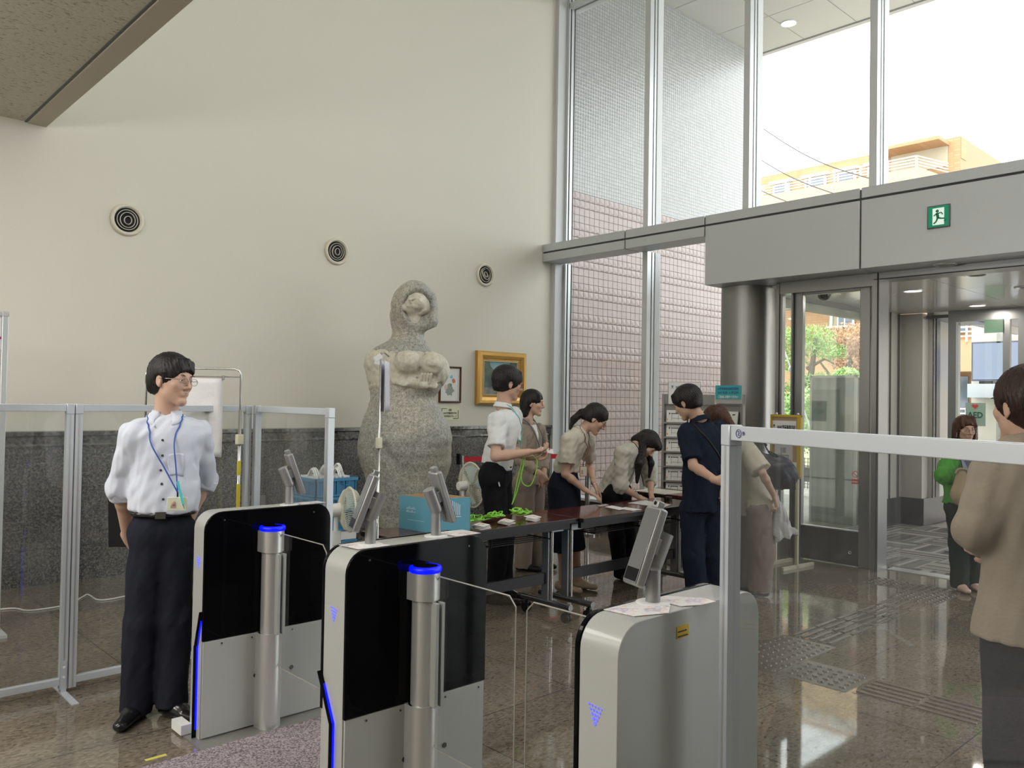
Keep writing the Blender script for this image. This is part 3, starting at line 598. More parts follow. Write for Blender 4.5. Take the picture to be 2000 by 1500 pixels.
# pale standing cabinet outside the glass
cbm, nt, b, N = node_mat('ribbed_pale_panel'); L = nt.links.new
g = N('NewGeometry'); w = N('TexWave', wave_type='BANDS', bands_direction='Y', _Scale=2.4, _Distortion=2.5, _Detail=3.); mp = N('Mapping'); mp.inputs['Scale'].default_value = (1, 1, .12); L(g.outputs['Position'], mp.inputs[0]); L(mp.outputs[0], w.inputs[0]); r = ramp(nt, [(0, (.36, .41, .38)), (1, (.46, .5, .47))]); L(w.outputs['Fac'], r.inputs[0]); L(r.outputs[0], b.inputs['Base Color']); b.inputs['Roughness'].default_value = .45
cbn = thing('standing_cabinet', 'tall pale grey green metal cabinet standing outside behind the door leaf', 'cabinet', (10.35, 4.9, 0))
MB().box((10.3, 4.62, -.02), (10.6, 5.2, 1.87)).build('body', cbm, cbn, True, .005)
MB().box((10.29, 4.6, -.02), (10.32, 4.63, 1.89)).box((10.29, 5.19, -.02), (10.32, 5.22, 1.89)).box((10.29, 4.6, 1.86), (10.32, 5.22, 1.89)).build('edge_frame', M_alu, cbn, True)
for y in (4.8, 5.06):
    q = MB(); q.lathe([(.0001, 0), (.028, 0), (.028, .01), (.0001, .012)], frame_at((10.298, y, 1.12), (0, 1, 0), (-1, 0, 0)), 16); q.build('lock', mat('lock_metal', (.25, .25, .25), .3, .8), cbn, True)
# overhead cables and a guy wire
for k, (a_, b_, r_, lab) in enumerate((((26, 21, 5.9), (12.5, 5.2, 3.6), .012, 'upper black overhead cable crossing the orange wall behind the door glass'), ((26, 21, 4.9), (12.5, 5.2, 3.2), .014, 'lower black overhead cable crossing above the pine tree'),
        ((27, 18.2, 11.2), (27, 13.5, 8.2), .02, 'leftmost thin cable slanting across the high apartment balcony'), ((27, 16.8, 11.4), (27, 12.6, 8.6), .02, 'middle thin cable slanting across the high apartment balcony'), ((27, 15.6, 11.6), (27, 11.6, 9.0), .02, 'rightmost thin cable slanting across the high apartment balcony'))):
    a_ = Vector(a_); b_ = Vector(b_); one('cable', MB().tube([a_.lerp(b_, t/12)+Vector((0, 0, -.25*math.sin(math.pi*t/12))) for t in range(13)], r_, 6), M_dark, lab, 'cable', group='overhead cables')
one('guy_wire', MB().tube([PX(1527, 670, 13.), PX(1544, 720, 13.), PX(1592, 868, 13.)], .012, 6).ball(PX(1543, 722, 12.98), (.03, .03, .05)), M_white, 'white guy wire with insulator slanting down in front of the hedge', 'wire')
# dome camera, downlights
dm = thing('dome_camera', 'small black dome security camera on the vestibule ceiling behind the door leaf', 'camera', (8.31, 4.07, 2.62))
MB().lathe([(.09, 2.692), (.09, 2.675), (.075, 2.67)], Matrix.Translation((8.31, 4.07, 0)), 24).build('mount', M_white, dm, True, smooth=.5)
MB().ball((8.31, 4.07, 2.672), (.07, .07, .065)).build('dome', mat('black_gloss', (.01, .01, .012), .06), dm, True, smooth=4)
def downlight(p, r, lab, on=True, drop=.0):
    t = thing('downlight', lab, 'ceiling light', p, 0, 'downlights in the entrance'); x, y, z = p; T_ = Matrix.Translation((x, y, z))
    MB().lathe([(r*1.15, 0), (r*1.13, -.008), (r, -.01), (r*.97, 0)], T_, 28, False).build('trim_ring', M_alu2, t, True, smooth=.8)
    if on and z < 3: light('downlight_lamp', 'AREA', (x, y, z-.02), 5, (1, .93, .82), to=(x, y, 0), shape='DISK', size=r*1.8)
    MB().lathe([(.0001, -.002), (r*.98, -.002)], T_, 28, False).build('lamp_face', mat('warm_lamp', (1, .95, .85), .5, emit=(1, .9, .72), es=4) if on else mat('unlit_reflector', (.35, .33, .3), .15, .8), t, True)
downlight((8.72, 3.32, 2.692), .085, 'lit downlight in the vestibule ceiling nearest the left jamb')
downlight((10.43, 3.25, 2.692), .085, 'lit downlight in the vestibule ceiling farthest back, above the woman in green')
downlight((7.40, 2.56, 2.714), .085, 'unlit downlight in the soffit under the band, below the exit sign', False)
downlight((7.99, 2.51, 2.692), .085, 'unlit downlight just inside the doorway', False)
downlight((9.13, 2.42, 2.692), .085, 'unlit downlight at the right edge of the vestibule ceiling', False)
downlight((11.68, 6.33, 7.418), .11, 'lit downlight high up in the outdoor canopy')
# ---------------------------------------------------------------- wall vents
M_vent = mat('vent_cream', (.7, .66, .55), .35); M_blk = mat('vent_black', (.012, .012, .012), .8); M_vr = mat('vent_rim', (.6, .58, .52), .4)
def vent(x, z, lab, tilt):
    M = frame_at((x, WY, z), (1, 0, 0), (0, -1, 0)); t = thing('wall_vent', lab, 'vent', M=M, group='round vents on the high wall')
    MB().lathe([(.132, 0), (.134, .012), (.128, .024), (.118, .028), (.108, .024), (.1, .006)], n=48, cap=False).build('outer_ring', M_vent, t, smooth=3.2)
    MB().lathe([(.0001, .001), (.108, .001)], n=40, cap=False).build('duct', M_blk, t)
    for r_, dz, (tx_, ty_) in ((.082, .016, tilt[0]), (.062, .018, tilt[1]), (.033, .02, tilt[2])):
        R_ = Matrix.Rotation(tx_, 4, 'X') @ Matrix.Rotation(ty_, 4, 'Y')
        MB().lathe([(r_, dz-.014), (r_+.003, dz), (r_, dz+.003), (r_-.003, dz), (r_-.002, dz-.014)], R_, 40, False).build('inner_ring', M_vr, t, smooth=3.2)
vent(2.283, 2.945, 'largest looking round wall vent, nearest the low ceiling', [(0, 0), (.1, .12), (.2, .25)])
vent(4.271, 2.952, 'middle round wall vent, left above the statue head', [(.1, 0), (.15, .2), (.1, .3)])
vent(6.24, 2.949, 'right round wall vent, nearest the tall window', [(0, .1), (-.3, .25), (-.3, .3)])
# ---------------------------------------------------------------- pictures
def wallM(x, z): return frame_at((x, WY, z), (1, 0, 0), (0, -1, 0))
M_gold, nt, b, N = node_mat('gilt_frame'); b.inputs['Base Color'].default_value = (.62, .36, .1, 1); b.inputs['Metallic'].default_value = .55; b.inputs['Roughness'].default_value = .35
def frame_mesh(w, h, prof):
    """mitred frame: prof = list of (inset from outer edge, height)"""
    q = MB(); n = len(prof); c = [(-1, -1), (1, -1), (1, 1), (-1, 1)]
    vs = [(sx*(w/2-i), sy*(h/2-i), z) for sx, sy in c for i, z in prof]
    return q.add(vs, [(k*n+a, ((k+1) % 4)*n+a, ((k+1) % 4)*n+a+1, k*n+a+1) for k in range(4) for a in range(n-1)])
def plane(w, h, z=0): return MB().add([(-w/2, -h/2, z), (w/2, -h/2, z), (w/2, h/2, z), (-w/2, h/2, z)], [(0, 1, 2, 3)])
t = thing('framed_painting', 'dark green park landscape painting in a broad gold frame', 'painting', M=wallM(6.5, 1.755))
frame_mesh(.77, .62, [(0, 0), (0, .045), (.02, .07), (.05, .068), (.085, .045), (.09, .03), (.1, .034), (.106, .02)]).build('gilt_frame', M_gold, t, smooth=.5)
frame_mesh(.56, .41, [(0, .02), (.012, .03), (.016, .012)]).build('slip', mat('cream_slip', (.75, .68, .48), .5), t)
m, nt, b, N = node_mat('oil_painting'); L = nt.links.new
tc = N('TexCoord'); sp = N('SeparateXYZ'); L(tc.outputs['Object'], sp.inputs[0]); n = N('TexNoise', _Scale=9., _Detail=8.); L(tc.outputs['Object'], n.inputs['Vector'])
def mm_(op, a, b_=None):
    x = N('Math', operation=op)
    for i, v in enumerate((a, b_)):
        if v is None: continue
        if isinstance(v, (int, float)): x.inputs[i].default_value = v
        else: L(v, x.inputs[i])
    return x.outputs[0]
ab = mm_('ABSOLUTE', mm_('SUBTRACT', sp.outputs[0], -.02)); sky = mm_('LESS_THAN', mm_('ADD', ab, mm_('MULTIPLY', n.outputs['Fac'], .2)), mm_('ADD', mm_('MULTIPLY', sp.outputs[1], .7), .13))
r1 = ramp(nt, [(.35, (.03, .06, .05)), (.55, (.09, .13, .09)), (.72, (.2, .22, .14))]); L(n.outputs['Fac'], r1.inputs[0]); mx = N('MixRGB'); L(sky, mx.inputs[0]); L(r1.outputs[0], mx.inputs[1]); mx.inputs[2].default_value = (.2, .38, .42, 1)
gr = mm_('LESS_THAN', sp.outputs[1], -.11); m2 = N('MixRGB'); L(gr, m2.inputs[0]); L(mx.outputs[0], m2.inputs[1]); r2 = ramp(nt, [(.4, (.14, .15, .13)), (.65, (.34, .34, .3))]); L(n.outputs['Fac'], r2.inputs[0]); L(r2.outputs[0], m2.inputs[2]); L(m2.outputs[0], b.inputs['Base Color'])
plane(.54, .39, .012).build('canvas', m, t)
t = thing('framed_print', 'small watercolour of a green shrub with red and blue spots in a thin brown frame', 'picture', M=wallM(5.745, 1.664))
frame_mesh(.31, .405, [(0, 0), (0, .02), (.008, .025), (.018, .02), (.019, .008)]).build('wood_frame', mat('dark_wood', (.1, .035, .02), .35), t)
m, nt, b, N = node_mat('watercolour'); L = nt.links.new
tc = N('TexCoord'); n = N('TexNoise', _Scale=26., _Detail=6.); L(tc.outputs['Object'], n.inputs['Vector']); last = None
base = (.74, .76, .73, 1); prev = None
for (cx, cy, rad, colr) in ((.0, -.03, .045, (.16, .3, .1)), (0, -.065, .07, (.3, .33, .3)), (.05, .04, .03, (.62, .18, .12)), (.02, .085, .022, (.2, .45, .68)), (-.06, -.03, .03, (.7, .5, .45))):
    sb = N('VectorMath', operation='DISTANCE'); L(tc.outputs['Object'], sb.inputs[0]); sb.inputs[1].default_value = (cx, cy, .008)
    k_ = mm_('LESS_THAN', mm_('ADD', sb.outputs['Value'], mm_('MULTIPLY', n.outputs['Fac'], rad*1.6)), rad*1.65)
    mx = N('MixRGB'); L(k_, mx.inputs[0]); mx.inputs[2].default_value = (*colr, 1)
    if prev is None: mx.inputs[1].default_value = base
    else: L(prev, mx.inputs[1])
    prev = mx.outputs[0]
L(prev, b.inputs['Base Color']); plane(.275, .37, .008).build('sheet', m, t)
M_ink = mat('black_ink', (.02, .02, .02), .6); M_inkb = mat('blue_ink', (.03, .1, .35), .6); M_pap = mat('white_paper', (.82, .82, .83), .6)
t = thing('caption_plate', 'small pale yellow green caption card under the framed watercolour', 'sign', M=wallM(5.755, 1.34))
MB().box((-.14, -.075, 0), (.14, .075, .004)).build('card', mat('caption_card', (.72, .76, .54), .6), t)
q = MB().box((-.12, .052, .004), (-.045, .058, .006)).box((-.12, -.04, .004), (-.114, .058, .006)).box((.045, -.058, .004), (.12, -.052, .006)).box((.114, -.058, .004), (.12, .035, .006)); q.build('corner_mark', M_ink, t)
for i, (s_, w_) in enumerate((('寄贈', .04), ('NHK学園高等学校', .19), ('東京同窓会グループ', .19))): text('lettering', s_, .026, M_ink, chain_world(t) @ Matrix.Translation((0, .036-.034*i, .005)), t, width=w_)
# ---------------------------------------------------------------- exit sign and AED
t = thing('exit_sign', 'green and white running figure exit sign on the grey band', 'sign', M=frame_at((7.18, 2.532, 3.078), (0, -1, 0), (-1, 0, 0)))
MB().box((-.09, -.095, 0), (.09, .095, .012)).build('casing', mat('sign_casing', (.12, .12, .12), .4), t, bevel=.003)
M_sg = mat('sign_green', (.0, .16, .08), .4, emit=(.0, .3, .16), es=.25); M_sw = mat('sign_white', (.7, .8, .72), .4, emit=(.7, .9, .8), es=.35)
MB().box((-.08, -.085, .012), (.08, .085, .014)).build('green_face', M_sg, t)
q = MB().box((-.045, -.07, .014), (.045, .07, .0155)); q.build('white_door', M_sw, t)
M_sg2 = mat('sign_green_figure', (.0, .2, .1), .4); q = MB().ball((-.008, .045, .016), (.013, .013, .002))
for a_, b_, w_ in (((-.01, .03), (-.002, -.012), .022), ((-.005, .024), (.024, .03), .009), ((.024, .03), (.034, .012), .008), ((-.012, .022), (-.036, .008), .009), ((-.002, -.012), (.024, -.02), .013), ((.024, -.02), (.052, -.022), .011), ((-.004, -.012), (-.016, -.042), .013), ((-.016, -.042), (-.036, -.058), .012), ((.045, -.045), (.06, -.03), .01)):
    q.bar((*a_, .0165), (*b_, .0165), w_, .002, (0, 0, 1))
q.build('running_figure', M_sg2, t)
t = thing('aed_sign', 'pale green sign lettered AED with a red heart on the outer door glass', 'sign', M=frame_at((10.86, 3.40, 1.42), (0, -1, 0), (-1, 0, 0)))
MB().box((-.11, -.14, 0), (.11, .14, .006)).build('board', mat('mint_board', (.42, .6, .5), .5), t)
text('lettering', 'AED', .1, mat('dark_green_ink', (.03, .14, .09), .5), chain_world(t) @ Matrix.Translation((0, -.01, .008)), t, width=.17, bold=.002)
MB().ball((-.018, .105, .008), (.02, .02, .003)).ball((.014, .105, .008), (.02, .02, .003)).add([(-.036, .1, .008), (.032, .1, .008), (-.002, .065, .009)], [(0, 2, 1)]).build('heart', mat('red_print', (.7, .12, .1), .5), t)
one('door_transom_sign', MB().box((10.86, 3.105, 2.40), (10.875, 3.31, 2.56)), mat('dim_green_sign', (.12, .22, .15), .3), 'dark green rectangular sign at the head of the outer door', 'sign')
# prohibition sticker on the sliding leaf, seen below the white rail
t = thing('round_sticker', 'red ringed prohibition sticker on the door leaf glass', 'sticker', M=frame_at((7.592, 3.40, .86), (0, -1, 0), (-1, 0, 0)))
MB().tube([(.028*math.cos(a*.3142), .028*math.sin(a*.3142), .001) for a in range(20)], .0035, 6, closed=True).bar((-.02, .02, .001), (.02, -.02, .001), .006, .002).build('red_ring', mat('red_print', (.7, .12, .1)), t)
MB().box((-.035, -.065, 0), (.035, -.045, .001)).box((-.035, -.09, 0), (.035, -.075, .001)).build('print_lines', mat('red_print', (.7, .12, .1)), t)
t = thing('seal_label', 'small red and white label on the window jamb', 'label', M=frame_at((7.365, WY-.021, 2.09), (1, 0, 0), (0, -1, 0)))
MB().box((-.012, 0, 0), (.012, .035, .002)).build('red_tab', mat('red_print', (.7, .12, .1)), t); MB().box((-.01, -.05, 0), (.01, -.002, .002)).build('white_tab', M_pap, t)
# ---------------------------------------------------------------- gates
M_gw = mat('gate_cream', (.42, .425, .405), .28, coat=.3); M_gb = mat('gate_black_glass', (.003, .003, .004), .05, spec=.12); M_led = mat('blue_led', (.0, .0, .5), .4, emit=(.0, .003, 1), es=1.7)
M_led2 = mat('blue_led_soft', (.15, .15, .6), .4, emit=(.06, .08, 1), es=.9); M_gal = mat('gate_aluminium', (.62, .62, .61), .3, .6); M_acr = glass('acrylic', (.96, .97, .97), refl=.9); M_edge = mat('acrylic_edge', (.36, .35, .31), .25)
M_plate = mat('floor_plate', (.3, .29, .27), .4, .5); M_tab = mat('tablet_silver', (.34, .34, .34), .42, .45); M_scr = mat('tablet_screen', (.12, .125, .13), .08, .0, .6); M_stik = None
def rr(x0, x1, z1, r, z0=0., n=7, rb=0.):
    p = [(x0, z0), (x1, z0)]
    p += [(x1-r+r*math.cos(a*math.pi/2/n), z1-r+r*math.sin(a*math.pi/2/n)) for a in range(n+1)]
    p += [(x0+r-r*math.sin(a*math.pi/2/n), z1-r+r*math.cos(a*math.pi/2/n)) for a in range(n+1)]
    return p
MY = Matrix(((1, 0, 0, 0), (0, 0, 1, 0), (0, 1, 0, 0), (0, 0, 0, 1)))      # (x, z, h) -> (x, y=h, z)
def gate(y0, y1, sides, lab, led_from):
    t = thing('ticket_gate', lab, 'gate', (1.78, (y0+y1)/2, 0), 0, 'entry gates')
    q = MB(); q.prism(rr(1.475, 2.09, .985, .078), y0+(.012 if 'n' in sides else 0), y1-(.012 if 'f' in sides else 0), MY); q.build('housing', M_gw, t, True, .002)
    for s_ in sides:
        ya, yb = (y0-.002, y0+.012) if s_ == 'n' else (y1-.012, y1+.004)
        MB().prism(rr(1.473, 2.092, .988, .08, .43), ya, yb, MY).build('black_panel', M_gb, t, True, .003)
        MB().box((1.478, ya+.002, .012), (2.087, yb-.003, .428)).build('side_panel', M_gw, t, True, .001)
        for xx, zz, rr_ in ((1.56, .41, .0035), (1.70, .41, .0035), (1.9, .41, .0035), (2.06, .41, .0035), (1.72, .235, .009), (1.9, .235, .009)):
            if s_ == 'n': MB().cyl((xx, ya+.001, zz), (xx, ya-.0015, zz), rr_, n=14).build('plug', M_dark, t, True)
        for xx in (1.56, 2.0):
            if s_ == 'n': MB().cyl((xx, ya, .95), (xx, ya-.002, .95), .004, n=12).build('sensor', mat('sensor_grey', (.05, .05, .05), .3), t, True)
        sg = -1 if s_ == 'n' else 1; ye = y0 if s_ == 'n' else y1; cy = ye+sg*.038
        # drive pillar
        q = MB(); q.cyl((1.77, cy, 0), (1.77, cy, .43), .052, n=32).box((1.718, min(cy, ye), 0), (1.822, max(cy, ye), .43)); q.build('pillar_base', M_gal, t, True, smooth=.6)
        MB().cyl((1.77, cy, .43), (1.77, cy, .80), .045, n=32).build('pillar_shaft', M_gal, t, True, smooth=.6)
        q = MB(); q.cyl((1.77, cy, .795), (1.77, cy, .89), .053, n=32).box((1.717, min(cy, ye), .795), (1.823, max(cy, ye), .89)); q.build('pillar_cap', M_gal, t, True, smooth=.6)
        lr = MB(); lr.lathe([(.052, .89), (.057, .893), (.058, .903), (.055, .91), (.045, .912)], Matrix.Translation((1.77, cy, 0)), 36, False).build('light_ring', M_led, t, True, smooth=3.2)
        MB().lathe([(.0001, .911), (.047, .911)], Matrix.Translation((1.77, cy, 0)), 36, False).build('cap_disc', M_gb, t, True)
        yo = ye+sg*.07; yi = ye+sg*.488
        poly = [(yo, .31), (yo+sg*.03, .28), (yi-sg*.03, .28), (yi, .31), (yi, .85), (yi-sg*.03, .88), (yo+sg*.03, .88), (yo, .85)]
        g_ = MB().prism(poly, 1.782, 1.79, Matrix(((0, 0, 1, 0), (1, 0, 0, 0), (0, 1, 0, 0), (0, 0, 0, 1)))).build('glass_wing', M_acr, t, True)
        pts = []
        for (a_, b_), (c_, d_) in zip(poly, poly[1:]+poly[:1]): pts += [(1.786, a_, b_), (1.786, (a_+c_)/2, (b_+d_)/2)]
        MB().tube(pts, .0024, 6, closed=True).build('wing_edge', M_edge, g_, True)
        MB().box((1.765, min(yo, yo+sg*.04), .43), (1.78, max(yo, yo+sg*.04), .79)).box((1.792, min(yo+sg*.005, yo+sg*.04), .43), (1.805, max(yo+sg*.005, yo+sg*.04), .79)).build('wing_clamp', M_gw, t, True, .002)
    # light line on the end face
    W_ = y1-y0; m_ = y0+W_*.42; e = y0+.002 if led_from == 'n' else y1-.004
    if led_from:
        q = MB()
        for a_, b_, w_ in (((e, .56), (m_, .40), .032), ((m_, .405), (m_, .0), .034)): q.bar((1.4735, *a_), (1.4735, *b_), .004, w_, (1, 0, 0))
        sgn = 1 if led_from == 'n' else -1
        bn = q.build('recess_band', M_gb, t, True); q = MB(); k = .35; q.tube([(1.471, e+(m_-e)*.25, .52), (1.471, m_, .405), (1.471, m_, .04)], .0038, 8); q.build('light_line', M_led, bn, True)
    q = MB(); cy = (y0+y1)/2; zc = .775
    for r_ in range(5):
        for c_ in range(5-r_):
            q.cyl((1.476, cy+.021-c_*.0095-r_*.0048, zc+.012-r_*.0105-c_*.001), (1.4735, cy+.021-c_*.0095-r_*.0048, zc+.012-r_*.0105-c_*.001), .0026+.0005*r_, n=8)
    q.build('arrow_lamp', M_led2, t, True)
    MB().box((1.44, y0-.10, .0), (2.14, y1+(.10 if 'f' in sides else .05), .006)).build('floor_plate', M_plate, t, True)
    if led_from == 'n': MB().box((1.43, y1-.02, .008), (1.475, y1+.09, .05)).build('cable_duct', M_white, t, True)
    return t
gate(3.51, 3.63, 'n', 'leftmost entry gate with one tablet, beside the man in the rolled sleeve shirt', 'n')
gate(2.361, 2.515, 'nf', 'middle entry gate carrying two tablets back to back', 'f')
gate(1.205, 1.335, 'f', 'rightmost entry gate with plain cream side facing the front', None)
one('yellow_sticker', MB().box((1.70, 1.2035, .915), (1.75, 1.2045, .945)).mat(1).box((1.703, 1.2028, .918), (1.745, 1.2034, .921)).box((1.703, 1.2028, .93), (1.74, 1.2034, .933)), [mat('yellow_sticker', (.75, .5, .03), .5), M_ink], 'small yellow sticker with black print on the side of the rightmost gate', 'sticker')
def tablet(x, y, hx, hy, lab, z=.985):
    h = Vector((hx, hy, 0)).normalized(); s_ = Vector((0, 0, 1)).cross(h); t = thing('face_reader', lab, 'tablet reader', (x, y, z), 0, 'tablet readers on the gates'); P = Vector((x, y, z))
    MB().lathe([(.044, 0), (.044, .003), (.04, .005)], Matrix.Translation(P), 32).build('base_disc', mat('disc_white', (.75, .75, .74), .35), t, True, smooth=.6)
    MB().cyl(P, P+Vector((0, 0, .115)), .019, n=28).build('post', M_tab, t, True, smooth=.6)
    u = (Vector((0, 0, 1))*math.cos(.42)-h*math.sin(.42)); n_ = (h*math.cos(.36)+Vector((0, 0, 1))*math.sin(.36)); us = Vector((0, 0, 1))*math.cos(.36)-h*math.sin(.36)
    e0 = P+Vector((0, 0, .1)); MB().cyl(e0, e0+u*.085, .0235, n=28).ball(e0, .0235).cyl(e0+u*.03+s_*.0, e0+u*.03-s_*.0245, .004, n=10).build('elbow', M_tab, t, True, smooth=.6)
    c = e0+u*.035+n_*.042; F_ = Matrix((s_, us, n_)).transposed().to_4x4(); F_.translation = c
    MB().box((-.034, -.103, -.013), (.034, .103, .013), F_).build('tablet', M_tab, t, True, .006)
    MB().box((-.030, -.097, .0125), (.030, .097, .0145), F_).build('screen', M_scr, t, True, .001)
    MB().box((-.026, -.092, .0146), (.026, -.06, .0152), F_).build('key_area', M_gb, t, True)
    MB().box((-.02, -.012, -.03), (.02, .03, -.013), F_).build('bracket', M_tab, t, True, .002)
    MB().box((-.014, .101, -.01), (.014, .121, .011), F_).build('camera_head', M_tab, t, True, .003)
    MB().cyl(F_ @ Vector((0, .113, .010)), F_ @ Vector((0, .113, .0125)), .005, n=14).build('lens', M_gb, t, True)
    return t
tablet(1.90, 3.565, 1, -.15, 'tablet reader on the leftmost gate, leaning towards the hall')
tablet(1.615, 2.44, -1, .35, 'left one of the two tablet readers on the middle gate')
tablet(1.905, 2.44, 1, -.1, 'right one of the two tablet readers on the middle gate')
t3 = tablet(1.715, 1.29, -1, .34, 'tablet reader on the rightmost gate with its screen lit at the lower end')
0 and MB().add([(-.01, -.092, .0163), (.006, -.086, .0163), (.004, -.08, .0163), (-.012, -.084, .0163), (-.006, -.075, .0163), (.008, -.07, .0163), (.006, -.066, .0163), (-.008, -.069, .0163)], [(0, 1, 2, 3), (4, 5, 6, 7)], None)
m, nt, b, N = node_mat('illustrated_sheet'); L = nt.links.new
g = N('TexCoord'); n = N('TexNoise', _Scale=60., _Detail=3.); L(g.outputs['Object'], n.inputs['Vector']); n1 = N('TexNoise', _Scale=18., _Detail=2.); L(g.outputs['Object'], n1.inputs['Vector'])
r = ramp(nt, [(.0, (.82, .8, .79)), (.56, (.82, .8, .79)), (.62, (.8, .45, .4)), (.68, (.82, .8, .79))]); L(n.outputs['Fac'], r.inputs[0]); r2 = ramp(nt, [(0, (1, 1, 1)), (.55, (1, 1, 1)), (.62, (.62, .64, .8)), (.7, (1, 1, 1))]); L(n1.outputs['Fac'], r2.inputs[0]); mx = N('MixRGB', blend_type='MULTIPLY'); mx.inputs[0].default_value = 1; L(r.outputs[0], mx.inputs[1]); L(r2.outputs[0], mx.inputs[2]); L(mx.outputs[0], b.inputs['Base Color']); b.inputs['Roughness'].default_value = .4
def sheet(pts, z, lab, m_=m):
    one('guide_sheet', MB().prism(pts, z, z+.0012), m_, lab, 'paper', group='illustrated sheets on the gates')
sheet([(1.95, 3.53), (2.08, 3.535), (2.075, 3.61), (1.95, 3.605)], .9862, 'illustrated sheet on the far end of the leftmost gate')
sheet([(1.53, 2.38), (1.66, 2.375), (1.65, 2.50), (1.52, 2.495)], .9862, 'illustrated sheet under the left tablet of the middle gate')
sheet([(1.96, 2.38), (2.08, 2.385), (2.075, 2.49), (1.95, 2.5)], .9862, 'illustrated sheet behind the right tablet of the middle gate')
sheet([(1.57, 1.235), (1.66, 1.2), (1.73, 1.245), (1.69, 1.33), (1.56, 1.335)], .9862, 'illustrated sheet in front of the tablet on the rightmost gate')
sheet([(1.74, 1.22), (1.79, 1.195), (1.85, 1.19), (1.86, 1.23), (1.80, 1.31), (1.74, 1.32)], .9862, 'rounded illustrated sheet behind the tablet on the rightmost gate')
# carpet of the lane
m, nt, b, N = node_mat('purple_grey_carpet'); L = nt.links.new
g = N('NewGeometry'); n = N('TexNoise', _Scale=130., _Detail=3.); L(g.outputs['Position'], n.inputs['Vector']); r = ramp(nt, [(.38, (.13, .1, .11)), (.5, (.3, .25, .27)), (.62, (.44, .38, .4))]); L(n.outputs['Fac'], r.inputs[0]); L(r.outputs[0], b.inputs['Base Color']); b.inputs['Roughness'].default_value = .95; u = N('Bump', _Distance=.01); L(n.outputs['Fac'], u.inputs['Height']); L(u.outputs[0], b.inputs['Normal'])
one('lane_carpet', MB().box((-.4, 2.622, 0), (2.12, 3.40, .012)), m, 'speckled purple grey carpet in the lane between the left and middle gates', 'carpet')
one('floor_tape', MB().box((1.235, 3.47, 0), (1.32, 3.49, .001)), mat('yellow_tape', (.6, .55, .12), .5), 'short yellow tape mark on the floor in front of the leftmost gate', 'tape')
one('floor_tag', MB().box((1.60, 3.86, 0), (1.68, 3.9, .006), Matrix.Rotation(.02, 4, 'Z')), mat('yellow_tag', (.75, .6, .02), .5), 'bright yellow tag on the floor beside the left shoe of the man at the gate', 'tag')
q = MB(); wp = [FL(-60, 1200), FL(0, 1192), FL(30, 1190), FL(60, 1194), FL(130, 1183), FL(160, 1168), FL(172, 1163), FL(190, 1173), FL(215, 1172), FL(250, 1165), FL(290, 1158), FL(330, 1152), FL(420, 1138)]
def smooth_path(p, k=5):
    o = []
    for i in range(len(p)-1):
        a, b_, c, d = p[max(i-1, 0)], p[i], p[i+1], p[min(i+2, len(p)-1)]
        for j in range(k):
            t_ = j/k; o.append(.5*((2*b_)+(c-a)*t_+(2*a-5*b_+4*c-d)*t_*t_+(3*b_-a-3*c+d)*t_**3))
    return o+[p[-1]]
q.tube([p+Vector((0, 0, .006)) for p in smooth_path([Vector(p) for p in wp])], .006, 8); one('power_cable', q, mat('white_cable', (.8, .8, .78), .4), 'white power cable lying along the foot of the dark granite wall', 'cable', smooth=4)
# ---------------------------------------------------------------- acrylic partitions
M_part = glass('partition_acrylic', (.93, .94, .93), haze=.05, hazecol=(.7, .72, .72), refl=.9); M_pal = mat('partition_aluminium', (.62, .66, .71), .35, .35)
def partition(p0, p1, lab, H=1.445, feet=(0, 1), zb=.06, m_=None):
    p0 = Vector((*p0, 0)); p1 = Vector((*p1, 0)); d = (p1-p0); Lg = d.length; M = frame_at(p0, d, (0, 0, 1)); t = thing('acrylic_partition', lab, 'partition', M=M, group='clear partitions around the gates')
    for x in (.0, Lg-.034):
        q = MB(); q.box((x, -.018, .02), (x+.034, .018, H-.052)).mat(1).box((x+.013, -.0186, .02), (x+.021, .0186, H-.052)); q.build('post', [M_pal, M_gal], t)
        MB().box((x-.001, -.02, H-.052), (x+.036, .02, H)).build('corner_block', M_pal, t, bevel=.003)
    MB().box((.036, -.016, H-.038), (Lg-.036, .016, H-.003)).build('top_rail', M_pal, t, bevel=.002)
    MB().box((.034, -.016, zb-.02), (Lg-.034, .016, zb+.015)).build('bottom_rail', M_pal, t, bevel=.002)
    MB().box((.03, -.002, zb+.01), (Lg-.03, .002, H-.03)).build('acrylic_sheet', m_ or M_part, t)
    for k in feet:
        x = .017 if k == 0 else Lg-.017
        MB().box((x-.016, -.23, 0), (x+.016, .23, .006)).box((x-.012, -.023, 0), (x+.012, -.0185, .16)).box((x-.012, .0185, 0), (x+.012, .023, .16)).build('foot', M_pal, t)
        MB().cyl((x, -.0235, .13), (x, -.027, .13), .006, n=12).cyl((x, -.0235, .08), (x, -.027, .08), .006, n=12).build('bolt', M_white, t)
    return t
partition((-.1, 4.54), (1.215, 4.54), 'clear partition running off the left edge of the picture')
partition((1.222, 4.54), (2.16, 4.54), 'clear partition behind the man in the rolled sleeve shirt', feet=())
partition((2.185, 4.52), (2.20, 3.70), 'clear partition between the man and the blue crates, ending by the leftmost gate', feet=(1,))
dd = (P3(2000, 862, 1.32)-P3(1430, 830, 2.05)); dd.z = 0; dd.normalize(); a0 = P3(1421, 830, 2.055)
pf = partition((a0.x, a0.y), (a0.x+dd.x*1.05, a0.y+dd.y*1.05), 'large clear partition at the right front with thick white top rail', 1.448, (1,), m_=glass('front_acrylic', (.93, .94, .94), haze=.022, hazecol=(.62, .64, .66)))
F_ = chain_world(pf)
